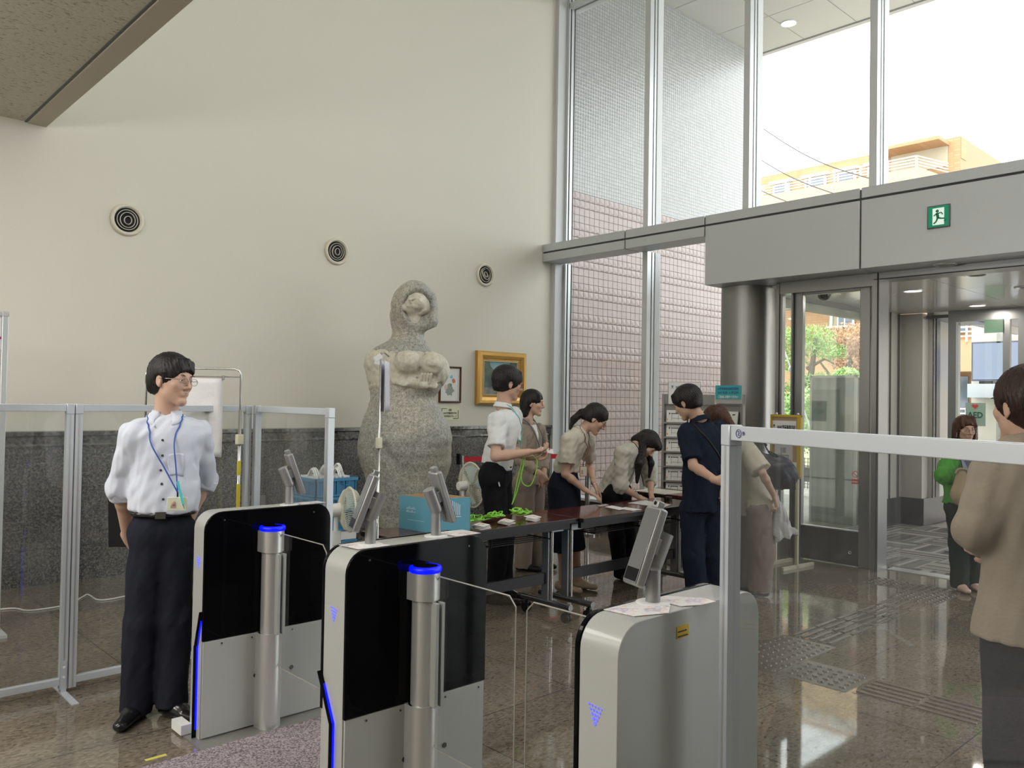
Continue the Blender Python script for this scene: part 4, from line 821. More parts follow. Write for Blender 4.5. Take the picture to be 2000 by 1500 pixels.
tg = thing('number_label', 'small white label with a circled mark on the rail of the right front partition', 'label', M=F_ @ frame_at((.075, -.0165, 1.428), (1, 0, 0), (0, -1, 0)))
M_pen = mat('marker_blue', (.12, .13, .3), .6)
MB().tube([(.01*math.cos(a*.4488)-.006, .01*math.sin(a*.4488), .001) for a in range(14)], .0009, 5, closed=True).build('ring_mark', M_pen, tg); text('lettering', '2', .016, M_pen, chain_world(tg) @ Matrix.Translation((-.006, 0, .001)), tg); text('lettering', '外', .011, M_pen, chain_world(tg) @ Matrix.Translation((.014, 0, .001)), tg)
# tall framed board at the left edge
t = thing('standing_board', 'tall aluminium framed board cut by the left edge of the picture', 'board', (1.0, 5.9, 0)); p = PY(14, 610, 5.9); hx = p.x
MB().box((hx-.028, 5.88, 0), (hx+.006, 5.92, p.z-.025)).box((hx-.9, 5.88, 0), (hx-.866, 5.92, p.z-.025)).build('upright', M_alu2, t, True, .003); MB().box((hx-.9, 5.885, p.z-.025), (hx-.02, 5.915, p.z)).box((hx-.9, 5.885, p.z-.26), (hx-.03, 5.915, p.z-.235)).build('rail', M_alu2, t, True)
MB().box((hx-.03, 5.878, p.z-.03), (hx+.009, 5.922, p.z+.004)).build('corner_block', M_grey, t, True, .006)
MB().box((hx-.87, 5.895, p.z-.235), (hx-.03, 5.905, p.z-.025)).build('header_panel', M_pap, t, True); MB().box((hx-.87, 5.893, p.z-.17), (hx-.03, 5.895, p.z-.155)).build('magenta_line', mat('magenta_print', (.35, .02, .2), .5), t, True)
MB().box((hx-.87, 5.895, .5), (hx-.035, 5.905, p.z-.26)).build('display_panel', mat('grey_green_panel', (.25, .28, .26), .3), t, True); MB().box((hx-.95, 5.75, 0), (hx-.85, 6.05, .02)).box((hx-.06, 5.75, 0), (hx+.02, 6.05, .02)).build('foot', M_alu2, t, True)
# pole stand with a hanging sheet behind the man
M_pole = mat('chrome_pole', (.6, .6, .6), .2, .9); M_coll = mat('cream_clamp', (.68, .65, .48), .4); Dp = 4.62
t = thing('pole_stand', 'metal pole stand with yellow tape and a blank hanging sheet behind the man', 'stand', FL(462, 1230)); 
def pt(x, y, D=Dp): return P3(x, y, D)
b_ = pt(463, 980); base = Vector((pt(470, 760).x, pt(470, 760).y, 0)); ax, ay = base.x, base.y; zt = pt(470, 721).z; Lr = pt(400, 721); dl = (Vector((Lr.x, Lr.y, 0))-base); dl.normalize()
path = [(ax, ay, .9), (ax, ay, zt-.03), (ax+dl.x*.009, ay+dl.y*.009, zt-.009), (ax+dl.x*.03, ay+dl.y*.03, zt)]+[(ax+dl.x*k, ay+dl.y*k, zt) for k in (.2, .5)]+[(ax+dl.x*.53, ay+dl.y*.53, zt-.03), (ax+dl.x*.53, ay+dl.y*.53, 1.0)]
MB().tube(path, .006, 10).build('upper_tube', M_pole, t, True, smooth=4); MB().tube([(ax, ay, .02), (ax, ay, 1.42)], .009, 12).build('lower_tube', M_pole, t, True, smooth=4)
MB().tube([(ax, ay, zt-.045), (ax+dl.x*.52, ay+dl.y*.52, zt-.045)], .003, 8).build('crossbar', M_pole, t, True)
zc = pt(466, 858).z; MB().cbox((ax, ay, zc), (.018, .018, .028)).build('clamp', M_coll, t, True, .003)
MB().cyl((ax, ay, zc-.2), (ax, ay, zc-.12), .0105).cyl((ax, ay, zc-.9), (ax, ay, zc-.25), .0105).build('yellow_tape', mat('yellow_tape_b', (.75, .62, .04), .5), t, True); MB().lathe([(.17, 0), (.17, .012), (.02, .02)], Matrix.Translation((ax, ay, 0))).build('base', M_grey, t, True)
w0, w1 = .1, .43; z1 = zt-.055; z0 = pt(440, 893).z
def shf(u, v): k = w0+(w1-w0)*u; w_ = .012*math.sin(v*3+u*4)*v; return (ax+dl.x*k+dl.y*w_, ay+dl.y*k-dl.x*w_, z1+(z0-z1)*v+.012*u*v)
one('hanging_sheet', MB().grid(shf, 8, 14), mat('grey_cloth_sheet', (.78, .77, .78), .8, bump=(14, .01)), 'blank pale grey sheet hanging from the pole stand beside the man at the gate', 'sheet', smooth=4, solid=.001)
one('bulldog_clip', MB().cbox((ax+dl.x*.1, ay+dl.y*.1, zt-.05), (.007, .007, .012)), M_pole, 'small clip holding the blank sheet on the crossbar', 'clip')
# second pole in front of the statue with papers seen edge on
e = P3(740, 870, 4.55); ax, ay = e.x, e.y; t = thing('pole_stand', 'thin pole stand in front of the statue, papers clipped at its head', 'stand', (ax, ay, 0)); zt = P3(738, 690, 4.55).z
MB().tube([(ax, ay, .02), (ax, ay, zt)], .0055, 10).build('pole', M_pole, t, True, smooth=4); zc = P3(740, 865, 4.55).z; MB().tube([(ax, ay, .02), (ax, ay, zc)], .008, 10).build('lower_tube', M_pole, t, True, smooth=4)
MB().cbox((ax, ay, zc), (.014, .014, .03)).build('clamp', M_coll, t, True, .003); MB().lathe([(.17, 0), (.17, .012), (.02, .02)], Matrix.Translation((ax, ay, 0))).build('base', M_grey, t, True)
dv = Vector((CF.x, CF.y, 0)).normalized(); dr = Vector((CR.x, CR.y, 0)).normalized(); hd = Vector((ax, ay, zt)); MB().tube([hd, hd+dv*.12+Vector((0, 0, .012)), hd+dv*.3], .005, 8).build('arm', M_pole, t, True)
MB().bar(hd-dr*.03-Vector((0, 0, .035)), hd+dr*.006-Vector((0, 0, .01)), .012, .03).bar(hd-dr*.02-Vector((0, 0, .06)), hd-dr*.01-Vector((0, 0, .03)), .008, .03).build('clip', M_alu2, t, True)
for k, (o_, lab) in enumerate(((-.005, 'left folded white paper hanging in front of the statue'), (.02, 'right folded white paper hanging in front of the statue'))):
    c = Vector((ax, ay, 0))+dr*o_; zz0 = P3(740, 805, 4.55).z; zz1 = P3(740, 703, 4.55).z
    one('hanging_paper', MB().grid(lambda u, v: c+dv*(.02+.26*u)+dr*(.008*v*(1 if k else -.3)-.012*u)+Vector((0, 0, zz1+(zz0-zz1)*v)), 6, 6), mat('bluish_paper', (.62, .62, .72), .6), lab, 'paper', smooth=4, solid=.0015)

a_ = PY(471, 970, WY-.02); b_ = PY(517, 1002, WY-.02); t = thing('wall_socket', 'grey socket plate on the dark granite wall behind the pole with yellow tape', 'socket', ((a_.x+b_.x)/2, WY-.02, b_.z))
MB().box((a_.x, WY-.03, b_.z), (b_.x, WY-.0195, a_.z)).build('plate', mat('socket_grey', (.2, .2, .19), .5), t, True, .003); MB().box((a_.x+.05, WY-.032, b_.z+.03), (b_.x-.05, WY-.0295, a_.z-.03)).build('insert', M_gap, t, True)
# ---------------------------------------------------------------- tables
M_mah, nt, b, N = node_mat('mahogany_laminate'); L = nt.links.new
g = N('NewGeometry'); mp = N('Mapping'); mp.inputs['Scale'].default_value = (1.2, 14, 3); L(g.outputs['Position'], mp.inputs[0]); n = N('TexNoise', _Scale=6., _Detail=5.); L(mp.outputs[0], n.inputs['Vector']); r = ramp(nt, [(.3, (.045, .012, .009)), (.7, (.13, .042, .03))]); L(n.outputs['Fac'], r.inputs[0]); L(r.outputs[0], b.inputs['Base Color']); b.inputs['Roughness'].default_value = .12
M_bk = mat('black_metal', (.01, .01, .011), .4, spec=.25); M_chr = mat('chrome', (.62, .62, .62), .14, 1.)
def table(x0, x1, y0, y1, lab, rot=False, legs=(0, 1), h=.7):
    t = thing('folding_table', lab, 'table', ((x0+x1)/2, (y0+y1)/2, 0), 0, 'folding tables with mahogany tops'); ym = (y0+y1)/2
    MB().box((x0, y0, h-.026), (x1, y1, h)).build('table_top', M_mah, t, True, .003)
    MB().box((x0, y0-.002, h-.028), (x1, y0, h-.001)).box((x0-.002, y0, h-.028), (x0, y1, h-.001)).build('edge_band', M_bk, t, True)
    q = MB().box((x0+.03, y0+.05, h-.075), (x1-.03, y0+.08, h-.026)).box((x0+.03, y1-.08, h-.075), (x1-.03, y1-.05, h-.026))
    q.build('apron', M_bk, t, True)
    q = MB()
    for k in range(5): q.cyl((x0+.2, y0+.08+.055*k, h-.13), (x1-.2, y0+.08+.055*k, h-.13), .004, n=8)
    for xx in (x0+.2, (x0+x1)/2, x1-.2): q.cyl((xx, y0+.07, h-.13), (xx, y1-.07, h-.13), .005, n=8).cyl((xx, y0+.07, h-.13), (xx, y0+.07, h-.04), .005, n=8)
    q.build('wire_shelf', M_bk, t, True)
    for i, xx in enumerate((x0+.085, x1-.085)):
        if i not in legs: continue
        q = MB(); q.box((xx-.02, ym-.03, .12), (xx+.02, ym+.03, h-.07)).mat(1).cyl((xx+.012, ym-.036, .12), (xx+.012, ym-.036, h-.07), .012, n=12).mat(0).box((xx-.06, ym-.1, h-.1), (xx+.06, ym+.1, h-.03)); q.build('leg', [mat('leg_grey', (.2, .21, .22), .3, .6), M_chr], t, True, .003)
        MB().cyl((xx, y0-.02, .105), (xx, y1+.02, .105), .022, n=18).build('foot_bar', mat('dark_chrome', (.16, .16, .16), .2, .9), t, True, smooth=.6)
        for yy in (y0+.02, y1-.02):
            c_ = MB(); c_.cyl((xx-.022, yy, .033), (xx-.006, yy, .033), .033, n=18).cyl((xx+.006, yy, .033), (xx+.022, yy, .033), .033, n=18).cyl((xx, yy, .03), (xx, yy, .09), .01, n=8).box((xx-.006, yy-.015, .03), (xx+.006, yy+.015, .075)); c_.build('caster', M_bk, t, True, smooth=.6)
    MB().box((x0+.1, ym-.012, .235), (x1-.1, ym+.012, .31)).build('stretcher', M_bk, t, True)
    return t
table(2.72, 4.185, 3.785, 4.21, 'left long mahogany topped folding table carrying the blue carton and the green lanyards')
table(4.195, 5.66, 3.745, 4.215, 'second long folding table where the woman with long hair is writing')
t_ = table(-.55, .55, -.2, .2, 'third folding table beyond the writing woman, in front of the leaflet racks')
t_.location = (6.10, 4.17, 0); t_.rotation_euler = (0, 0, math.radians(88))
one('white_board_sheet', MB().box((5.86, 4.3, .70), (6.2, 4.66, .704)), mat('cream_board', (.72, .68, .6), .5), 'cream sheet of paper on the far folding table behind the writing woman', 'paper')
# things on the tables
A_, B_, C_ = FL(779, 1031, .7), FL(845, 1042, .7), FL(918, 1037, .7); u_ = (C_-B_); v_ = (A_-B_); u_.z = v_.z = 0
D_ = A_+u_; t = thing('carton', 'open blue cardboard box standing on the left folding table', 'box', (B_+(u_+v_)/2)); hh = .205; pts = [B_, C_, D_, A_]; M_cb = mat('carton_blue', (.13, .38, .52), .6); M_kr = mat('carton_brown', (.48, .33, .18), .8)
q = MB()
for i in range(4):
    a_, b_ = pts[i], pts[(i+1) % 4]; q.mat(0).add([a_, b_, b_+Vector((0, 0, hh)), a_+Vector((0, 0, hh))], [(0, 1, 2, 3)]); nn = (b_-a_).cross(Vector((0, 0, 1))).normalized()*-.004; q.mat(1).add([a_+nn, b_+nn, b_+nn+Vector((0, 0, hh)), a_+nn+Vector((0, 0, hh))], [(3, 2, 1, 0)])
    q.mat(1).add([a_+Vector((0, 0, hh)), b_+Vector((0, 0, hh)), b_+nn+Vector((0, 0, hh)), a_+nn+Vector((0, 0, hh))], [(0, 1, 2, 3)])
q.mat(1).add([p+Vector((0, 0, .004)) for p in pts], [(0, 1, 2, 3)]); q.build('carton_walls', [M_cb, M_kr], t, True)
Mr = frame_at(B_, (C_-B_), (C_-B_).cross(Vector((0, 0, 1)))); Ml = frame_at(A_, (B_-A_), (B_-A_).cross(Vector((0, 0, 1)))); LL = (B_-A_).length
q = MB()
for k in range(14): q.box((LL*.02+.012*(k % 7)+.06, .125-.02*(k//7), 0), (LL*.02+.012*(k % 7)+.068, .133-.02*(k//7)+.004*(k % 3), .001), Ml)
q.box((.08, .06, 0), (LL*.75, .063, .001), Ml); q.build('pale_print', mat('pale_print', (.42, .62, .7), .6), t, True)
q = MB()
for k in range(7): q.box((.1+.012*k, .1, 0), (.104+.012*k, .2-.006*k, .001), Mr)
q.box((.09, .09, 0), (.185, .094, .001), Mr); q.build('label', M_pap, t, True)
M_lan = mat('lime_lanyard', (.3, .72, .08), .5); M_cardm = mat('card_paper', (.8, .78, .76), .45)
def bundle(c, seed, lab):
    rs = random.Random(seed); t = thing('lanyard_bundle', lab, 'lanyards', c, 0, 'piles of visitor cards on green lanyards'); c = Vector(c)
    for k in range(5):
        q = MB(); a0 = rs.uniform(-.5, .5); r1, r2 = rs.uniform(.05, .085), rs.uniform(.03, .05); o = Vector((rs.uniform(-.05, .05), .06+rs.uniform(-.03, .03), .012+.006*k)); p = []
        for i in range(26):
            a = i*.2513*2; p.append(c+o+Vector((r1*math.cos(a+a0)*(1-.01*i), r2*math.sin(a*1.08), .012+.01*math.sin(a*1.5+k)+.0006*i)))
        q.tube(p, .0036, 5); q.build('strap', M_lan, t, True, smooth=4)
    for k in range(4):
        R_ = Matrix.Translation(c+Vector((rs.uniform(-.008, .008), -.05+rs.uniform(-.008, .008), .003+.006*k))) @ Matrix.Rotation(rs.uniform(-.25, .25)+.3, 4, 'Z') @ Matrix.Rotation(.12, 4, 'X')
        cd = MB().box((-.052, -.036, 0), (.052, .036, .003), R_).build('visitor_card', M_cardm, t, True); MB().cyl(R_ @ Vector((.01, -.005, .003)), R_ @ Vector((.01, -.005, .0035)), .007, n=12).box((-.04, .01, .003), (.03, .014, .0034), R_).build('red_mark', mat('red_print', (.7, .12, .1)), cd, True)
bundle((3.36, 3.90, .702), 1, 'pile of visitor cards with lime green straps closest to the blue carton'); bundle((3.60, 3.93, .702), 2, 'middle pile of visitor cards with lime green straps'); bundle((3.86, 3.95, .702), 5, 'pile of visitor cards farthest right of the three green lanyard piles')
def flat(pts, lab, z=.7015, m_=M_pap, g_='papers on the writing table', name='paper_sheet'): one(name, MB().prism([tuple(FL(x, y, .7)[:2]) for x, y in pts][::-1], z, z+.001), m_, lab, 'paper', group=g_)
flat([(1181, 991), (1195, 988), (1224, 994), (1210, 997)], 'left small white slip in front of the woman with the ponytail', z=.703); flat([(1206, 994), (1222, 991), (1254, 996), (1236, 998)], 'right small white slip in front of the writing woman')
flat([(1165, 988), (1183, 985), (1190, 987), (1172, 990)], 'small grey slip under the fingers of the woman with the ponytail', m_=mat('grey_slip', (.5, .5, .52), .5)); flat([(1226, 983), (1260, 978), (1312, 986), (1296, 992)], 'large white form the long haired woman is writing on', z=.702)
one('pen_stand', MB().box((5.52, 4.0, .701), (5.56, 4.05, .73)).cyl((5.5, 4.02, .715), (5.6, 4.03, .722), .006), M_bk, 'small black pen holder at the right end of the writing table', 'pen stand')
# ---------------------------------------------------------------- crates and bags
M_cr = mat('crate_blue', (.02, .17, .34), .45); M_crd = mat('crate_blue_rib', (.035, .23, .42), .45)
cx, cy = 2.80, 4.90; cw, cdp = .345, .36
def crate(z0, h, lab):
    t = thing('folding_crate', lab, 'crate', (cx+cw/2, cy+cdp/2, z0), 0, 'blue crates stacked by the table'); x0, x1, y0, y1 = cx, cx+cw, cy, cy+cdp
    q = MB().box((x0+.012, y0+.012, z0), (x1-.012, y0+.016, z0+h)).box((x0+.012, y1-.016, z0), (x1-.012, y1-.012, z0+h)).box((x0+.012, y0+.012, z0), (x0+.016, y1-.012, z0+h)).box((x1-.016, y0+.012, z0), (x1-.012, y1-.012, z0+h)).box((x0+.012, y0+.012, z0), (x1-.012, y1-.012, z0+.01)); q.build('walls', M_cr, t, True)
    q = MB()
    for zz, w_ in ((z0+h-.022, .02), (z0+.0, .012)): q.box((x0, y0, zz), (x1, y0+.012, zz+w_)).box((x0, y1-.012, zz), (x1, y1, zz+w_)).box((x0, y0, zz), (x0+.012, y1, zz+w_)).box((x1-.012, y0, zz), (x1, y1, zz+w_))
    for k in range(5): q.box((x0+.02+k*(cw-.05)/4, y0+.004, z0), (x0+.028+k*(cw-.05)/4, y0+.014, z0+h))
    for k in range(5): q.box((x0+.004, y0+.02+k*(cdp-.05)/4, z0), (x0+.014, y0+.028+k*(cdp-.05)/4, z0+h))
    q.build('rim', M_crd, t, True, .002)
    for k in (.3, .7): MB().tube([(x0+cw*k-.025, y0-.001, z0+h-.02), (x0+cw*k-.02, y0-.004, z0+h-.05), (x0+cw*k+.02, y0-.004, z0+h-.05), (x0+cw*k+.025, y0-.001, z0+h-.02)], .003, 6).build('latch', M_crd, t, True)
crate(.0, .26, 'blue folding crate at the very bottom of the stack, mostly hidden by the gates'); crate(.262, .255, 'blue folding crate directly under the white labelled tray')
zt_ = .585; tr = thing('labelled_tray', 'white tray with a green label between the stacked blue crates', 'tray', (cx+cw/2, cy+cdp/2, .518)); MB().box((cx+.01, cy+.01, .518), (cx+cw-.01, cy+cdp-.01, .582)).build('tray_body', M_white, tr, True, .004); MB().box((cx+.02, cy+.008, .525), (cx+.15, cy+.0095, .578)).build('green_label', mat('green_label', (.02, .3, .16), .5), tr, True)
crate(.584, .15, 'third blue folding crate from the floor, behind the white fan'); crate(.736, .085, 'shallow blue folding crate just below the topmost one'); crate(.823, .125, 'topmost blue folding crate with white handled bags in it')
M_bag = mat('white_handle', (.82, .82, .82), .5)
for k in range(9):
    x = cx+.045+.031*k; y = cy+.12; t = thing('tote_bag', '%s white handled bag in the topmost blue crate, counted from the left' % ['first', 'second', 'third', 'fourth', 'fifth', 'sixth', 'seventh', 'eighth', 'ninth'][k], 'bag', (x, y, .84), 0, 'white handled bags in the top crate')
    MB().box((x-.008, y-.06, .84), (x+.008, y+.16, .955)).build('bag_body', M_bag, t, True)
    for s_ in (-.006, .006): MB().tube([(x+s_+.01*math.sin(k*2.1)*a/10, y-.05+(.10+.02*(k%3))*a/10+.03*(k%3), .95+.055*math.sin(math.pi*a/10)+.004*k*(k % 2)) for a in range(11)], .0055, 6).build('handle', M_bag, t, True, smooth=4)
# ---------------------------------------------------------------- electric fans
M_fan = mat('fan_cream', (.72, .68, .55), .4); M_fanw = mat('fan_white', (.78, .78, .75), .35)
def fan(c, d, r, lab):
    c = Vector(c); d = Vector(d).normalized(); M = frame_at(c, d.cross(Vector((0, 0, 1))).normalized(), d); t = thing('electric_fan', lab, 'fan', (c-d*.1).to_tuple()[:2]+(0,), 0, 'electric fans')
    q = MB()
    for k in range(56):
        a = 2*math.pi*k/56; co, si = math.cos(a), math.sin(a); q.tube([M @ Vector((co*r*f, si*r*f, z)) for f, z in ((.12, .05), (.5, .052), (.85, .035), (1, 0))], .0018, 4, False); q.tube([M @ Vector((co*r*f, si*r*f, z)) for f, z in ((.25, -.06), (.6, -.052), (.9, -.03), (1, 0))], .0014, 4, False)
    for f, z in ((.5, .052), (.75, .043)): q.tube([M @ Vector((r*f*math.cos(a*.1571), r*f*math.sin(a*.1571), z)) for a in range(40)], .0014, 4, closed=True)
    q.build('cage', M_fan, t, True); q = MB(); q.tube([M @ Vector((r*math.cos(a*.1571), r*math.sin(a*.1571), 0)) for a in range(40)], .006, 8, closed=True); q.build('cage_rim', M_fan, t, True, smooth=4)
    MB().lathe([(.0001, .058), (.02, .058), (.024, .05), (.024, .03)], M, 20, False).build('hub_cap', M_fanw, t, True, smooth=.8)
    q = MB()
    for k in range(4):
        q.grid(lambda u, v: M @ (Matrix.Rotation(k*math.pi/2+(v-.5)*1.1*(.4+.6*u), 4, 'Z') @ Vector((.02+(r*.86-.02)*u, 0, (v-.5)*.03))), 6, 6)
    q.build('blade', mat('fan_blade', (.5, .62, .62), .2), t, True, smooth=4)
    MB().cyl(M @ Vector((0, 0, -.045)), M @ Vector((0, 0, -.13)), .042, .036, 24).build('motor_housing', M_fanw, t, True, bevel=.006, smooth=.6)
    m_ = M @ Vector((0, 0, -.08)); MB().cyl((m_.x, m_.y, .03), (m_.x, m_.y, m_.z-.12), .02, n=16).cyl((m_.x, m_.y, m_.z-.15), (m_.x, m_.y, m_.z-.03), .014, n=16).box((m_.x-.025, m_.y-.02, m_.z-.2), (m_.x+.025, m_.y+.02, m_.z-.12)).build('stand_pole', M_fanw, t, True, .003)
    MB().lathe([(.17, 0), (.17, .015), (.05, .035), (.02, .04)], Matrix.Translation((m_.x, m_.y, 0)), 32).build('fan_base', M_fanw, t, True, smooth=.6)
fan(P3(683, 995, 4.8), (.95, -.28, 0), .128, 'cream electric fan in front of the blue crates'); fan(P3(921, 947, 6.75), (.98, -.14, .05), .185, 'cream electric fan behind the man in the short sleeve shirt, facing away')
# ---------------------------------------------------------------- belt barrier by the wall
t = thing('barrier_post', 'silver barrier post with red belt behind the standing staff', 'barrier', (5.32, 6.42, 0)); MB().cyl((5.32, 6.42, .02), (5.32, 6.42, .93), .028, n=24).build('post', M_chr, t, True, smooth=.6); MB().lathe([(.17, 0), (.17, .02), (.03, .04)], Matrix.Translation((5.32, 6.42, 0))).build('base', M_chr, t, True, smooth=.6); MB().box((5.28, 6.40, .84), (5.30, 6.45, .95)).build('belt_head', M_bk, t, True)
t = thing('barrier_post', 'silver barrier post at the far end of the red belt, behind the woman in beige', 'barrier', (7.0, 6.2, 0)); MB().cyl((7.0, 6.2, .02), (7.0, 6.2, .93), .028, n=24).build('post', M_chr, t, True, smooth=.6); MB().lathe([(.17, 0), (.17, .02), (.03, .04)], Matrix.Translation((7.0, 6.2, 0))).build('base', M_chr, t, True, smooth=.6)
one('barrier_belt', MB().add([(5.35, 6.42, .865), (6.97, 6.2, .865), (6.97, 6.2, .915), (5.35, 6.42, .915)], [(0, 1, 2, 3)]), mat('red_belt', (.6, .01, .03), .6), 'red belt stretched between the barrier posts along the granite wall', 'belt', solid=.002)
# ---------------------------------------------------------------- leaflet racks
M_rk = mat('rack_grey', (.26, .255, .24), .45, .2); M_br = mat('leaflet_white', (.7, .7, .68), .5); M_or = mat('leaflet_orange', (.75, .3, .1), .5)
def leaflet(M, w, h, lab, g_, proto=[None]):
    if proto[0] is None:
        t = thing('leaflet', lab, 'leaflet', M=M, group=g_); MB().box((-w/2, 0, 0), (w/2, h, .012)).build('cover', M_br, t)
        q = MB().box((-w*.38, h*.66, .012), (-w*.33, h*.8, .0125)).box((-w*.28, h*.7, .012), (w*.1, h*.76, .0125)).box((-w*.25, h*.2, .012), (-w*.235, h*.7, .0125)).box((w*.08, h*.25, .012), (w*.095, h*.7, .0125)).box((-w*.25, h*.34, .012), (w*.3, h*.36, .0125)).box((w*.2, h*.72, .012), (w*.36, h*.8, .0125)); q.build('printed_map', M_ink, t)
        MB().box((-w*.48, h*.2, .012), (-w*.42, h*.34, .0126)).build('orange_print', M_or, t); proto[0] = t; return t
    c = copy_tree(proto[0]); c.matrix_world = M; c['label'] = lab; c['group'] = g_; return c
def rack(p0, p1, H, rows, cols, lab, lo, hi):
    p0 = Vector((*p0, 0)); p1 = Vector((*p1, 0)); d = p1-p0; Lg = d.length; M = frame_at(p0, d, (0, 0, 1)); t = thing('leaflet_rack', lab, 'rack', M=M, group='leaflet racks')
    MB().box((0, -.0, 0), (.025, .04, H)).box((Lg-.025, 0, 0), (Lg, .04, H)).box((0, -.15, 0), (.025, .2, .03)).box((Lg-.025, -.15, 0), (Lg, .2, .03)).build('upright', M_rk, t)
    MB().box((0, .01, H-.1), (Lg, .035, H)).build('header', M_rk, t); MB().box((.025, .03, .35), (Lg-.025, .036, H-.1)).build('back_panel', M_rk, t)
    for r_ in range(rows):
        z = .45+r_*(H-.6)/rows; MB().box((.025, -.03, z), (Lg-.025, .03, z+.006)).box((.025, -.03, z), (Lg-.025, -.027, z+.02)).build('shelf', M_rk, t)
        for c_ in range(cols):
            w = (Lg-.08)/cols; x = .04+w*(c_+.5); Mt = M @ frame_at((x, -.012, z+.008), (1, 0, 0), (0, -1, .18)); leaflet(Mt, w*.92, (H-.6)/rows*.9, lo % (['bottom', 'second from bottom', 'third from bottom', 'fourth from bottom', 'fifth from bottom', 'second from top', 'top'][r_ if r_ < 5 else r_], ['left', 'right'][c_]) if cols > 1 else lo % ['bottom', 'second from bottom', 'third from bottom', 'fourth from bottom', 'fifth from bottom', 'second from top', 'top'][r_], hi)
    return t, M, Lg
ra = P3(1293, 770, 8.0); rb = P3(1396, 770, 7.85); t1, Mr1, L1 = rack((ra.x, ra.y), (rb.x, rb.y), 1.585, 7, 2, 'grey leaflet rack against the tall window, behind the young man in navy', 'white leaflet with a printed map, %s shelf, %s column of the larger rack', 'leaflets in the larger rack')
rc_ = P3(1400, 770, 7.68); rd = P3(1451, 772, 7.45); t2, Mr2, L2 = rack((rc_.x, rc_.y), (rd.x, rd.y), 1.585, 7, 1, 'narrow grey leaflet rack next to the round column', 'white leaflet on the %s shelf of the narrow rack', 'leaflets in the narrow rack')
M_navy = mat('navy_print', (.03, .12, .33), .5)
t = thing('rack_sign', 'white school sign with blue lettering standing on the larger leaflet rack', 'sign', M=Mr1 @ frame_at((.215, 0, 1.60), (1, 0, 0), (0, -1, 0))); MB().box((-.15, -.11, 0), (.15, .1, .008)).build('board', M_pap, t); MB().box((-.155, -.115, -.004), (.155, .105, -.0005)).build('edge_frame', M_grey, t)
text('lettering', 'NHK学園高等学校', .034, M_navy, chain_world(t) @ Matrix.Translation((.02, .05, .009)), t, width=.21, bold=.0006, shear=.2); text('lettering', '入学案内', .02, M_ink, chain_world(t) @ Matrix.Translation((.08, .015, .009)), t)
def emblem(M, s_, m_, t):
    q = MB(); q.tube([M @ Vector((s_*.45*math.cos(a*.5236), s_*(.55+.3*math.sin(a*.5236)), 0)) for a in range(12)], s_*.06, 5, closed=True)
    for a_, b_ in (((-.5, -.6), (.12, .35)), ((.5, -.6), (-.12, .35)), ((-.5, .95), (-.12, .35)), ((.5, .95), (.12, .35)), ((0, .4), (0, .9))): q.bar(M @ Vector((a_[0]*s_, a_[1]*s_, 0)), M @ Vector((b_[0]*s_, b_[1]*s_, 0)), s_*.17, .001, M.to_3x3() @ Vector((0, 0, 1)))
    q.build('emblem', m_, t, True)
emblem(chain_world(t) @ Matrix.Translation((-.115, .05, .009)), .02, M_navy, t)
t = thing('rack_sign', 'teal sign with dark lettering standing on the narrow leaflet rack', 'sign', M=Mr2 @ frame_at((L2/2-.01, -.006, 1.60), (1, 0, 0), (0, -1, 0))); MB().box((-.14, -.055, 0), (.14, .07, .006)).build('teal_card', mat('teal_card', (.05, .42, .46), .5), t); MB().box((-.15, -.1, -.008), (.15, .062, -.001)).build('holder', M_grey, t)
for s_, y_, w_, m_ in (('入学希望者用説明資料', .045, .24, M_navy), ('2027年度 入学案内', .008, .23, M_navy), ('ご自由にお取りください', -.03, .22, M_pap)): text('lettering', s_, .026, m_, chain_world(t) @ Matrix.Translation((0, y_-.008, .007)), t, width=w_, bold=.0006)
# ---------------------------------------------------------------- easel notice board
e0, e1 = PX(1508, 811, 7.12), PX(1568, 813, 7.12); dx = (e1-e0); dx.z = 0; EM = frame_at((e0.x, e0.y, 0), dx, (0, 0, 1)); EL = dx.length
EM = EM @ Matrix.Rotation(math.radians(-6), 4, 'Z'); M_yf = mat('yellow_frame', (.6, .42, .06), .45); M_cork = mat('cork', (.42, .3, .18), .85)
t = thing('notice_stand', 'yellow framed cork notice board on cream legs, beside the round column', 'notice board', M=EM); zt = 1.40
MB().box((0, -.01, zt-.58), (EL, .01, zt)).build('cork_board', M_cork, t); MB().box((-.008, -.016, zt-.56), (.012, .014, zt+.004)).box((EL-.03, -.016, zt-.56), (EL+.008, .014, zt+.004)).box((-.008, -.017, zt-.015), (EL+.008, .014, zt+.006)).build('yellow_frame', M_yf, t)
M_leg = mat('cream_steel', (.6, .57, .44), .4)
for x in (.05, EL-.03): MB().box((x-.013, -.012, 0), (x+.013, .012, zt-.58)).box((x-.013, -.22, 0), (x+.013, .26, .03)).build('leg', M_leg, t); MB().ball((x, 0, zt+.015), .012).build('finial', M_alu2, t)
TM = EM @ frame_at((EL/2, -.011, 0), (1, 0, 0), (0, -1, 0)); pn = thing('notice_sheet', 'white school name sheet pinned at the head of the yellow framed board', 'paper', M=TM @ Matrix.Translation((-.01, zt-.115, 0))); MB().box((-EL*.42, -.16, 0), (EL*.40, .065, .002)).build('sheet', M_pap, pn)
text('lettering', 'NHK学園高等学校', .045, M_ink, chain_world(pn) @ Matrix.Translation((.022, 0, .003)), pn, width=EL*.63, bold=.001); emblem(chain_world(pn) @ Matrix.Translation((-EL*.36, .01, .003)), .018, M_ink, pn)
pn = thing('notice_sheet', 'grey plan drawing pinned below the school name on the yellow framed board', 'paper', M=TM @ Matrix.Translation((-.02, zt-.40, 0))); MB().box((-EL*.3, -.1, 0), (EL*.32, .13, .002)).build('sheet', mat('pale_sheet', (.64, .64, .64), .6), pn)
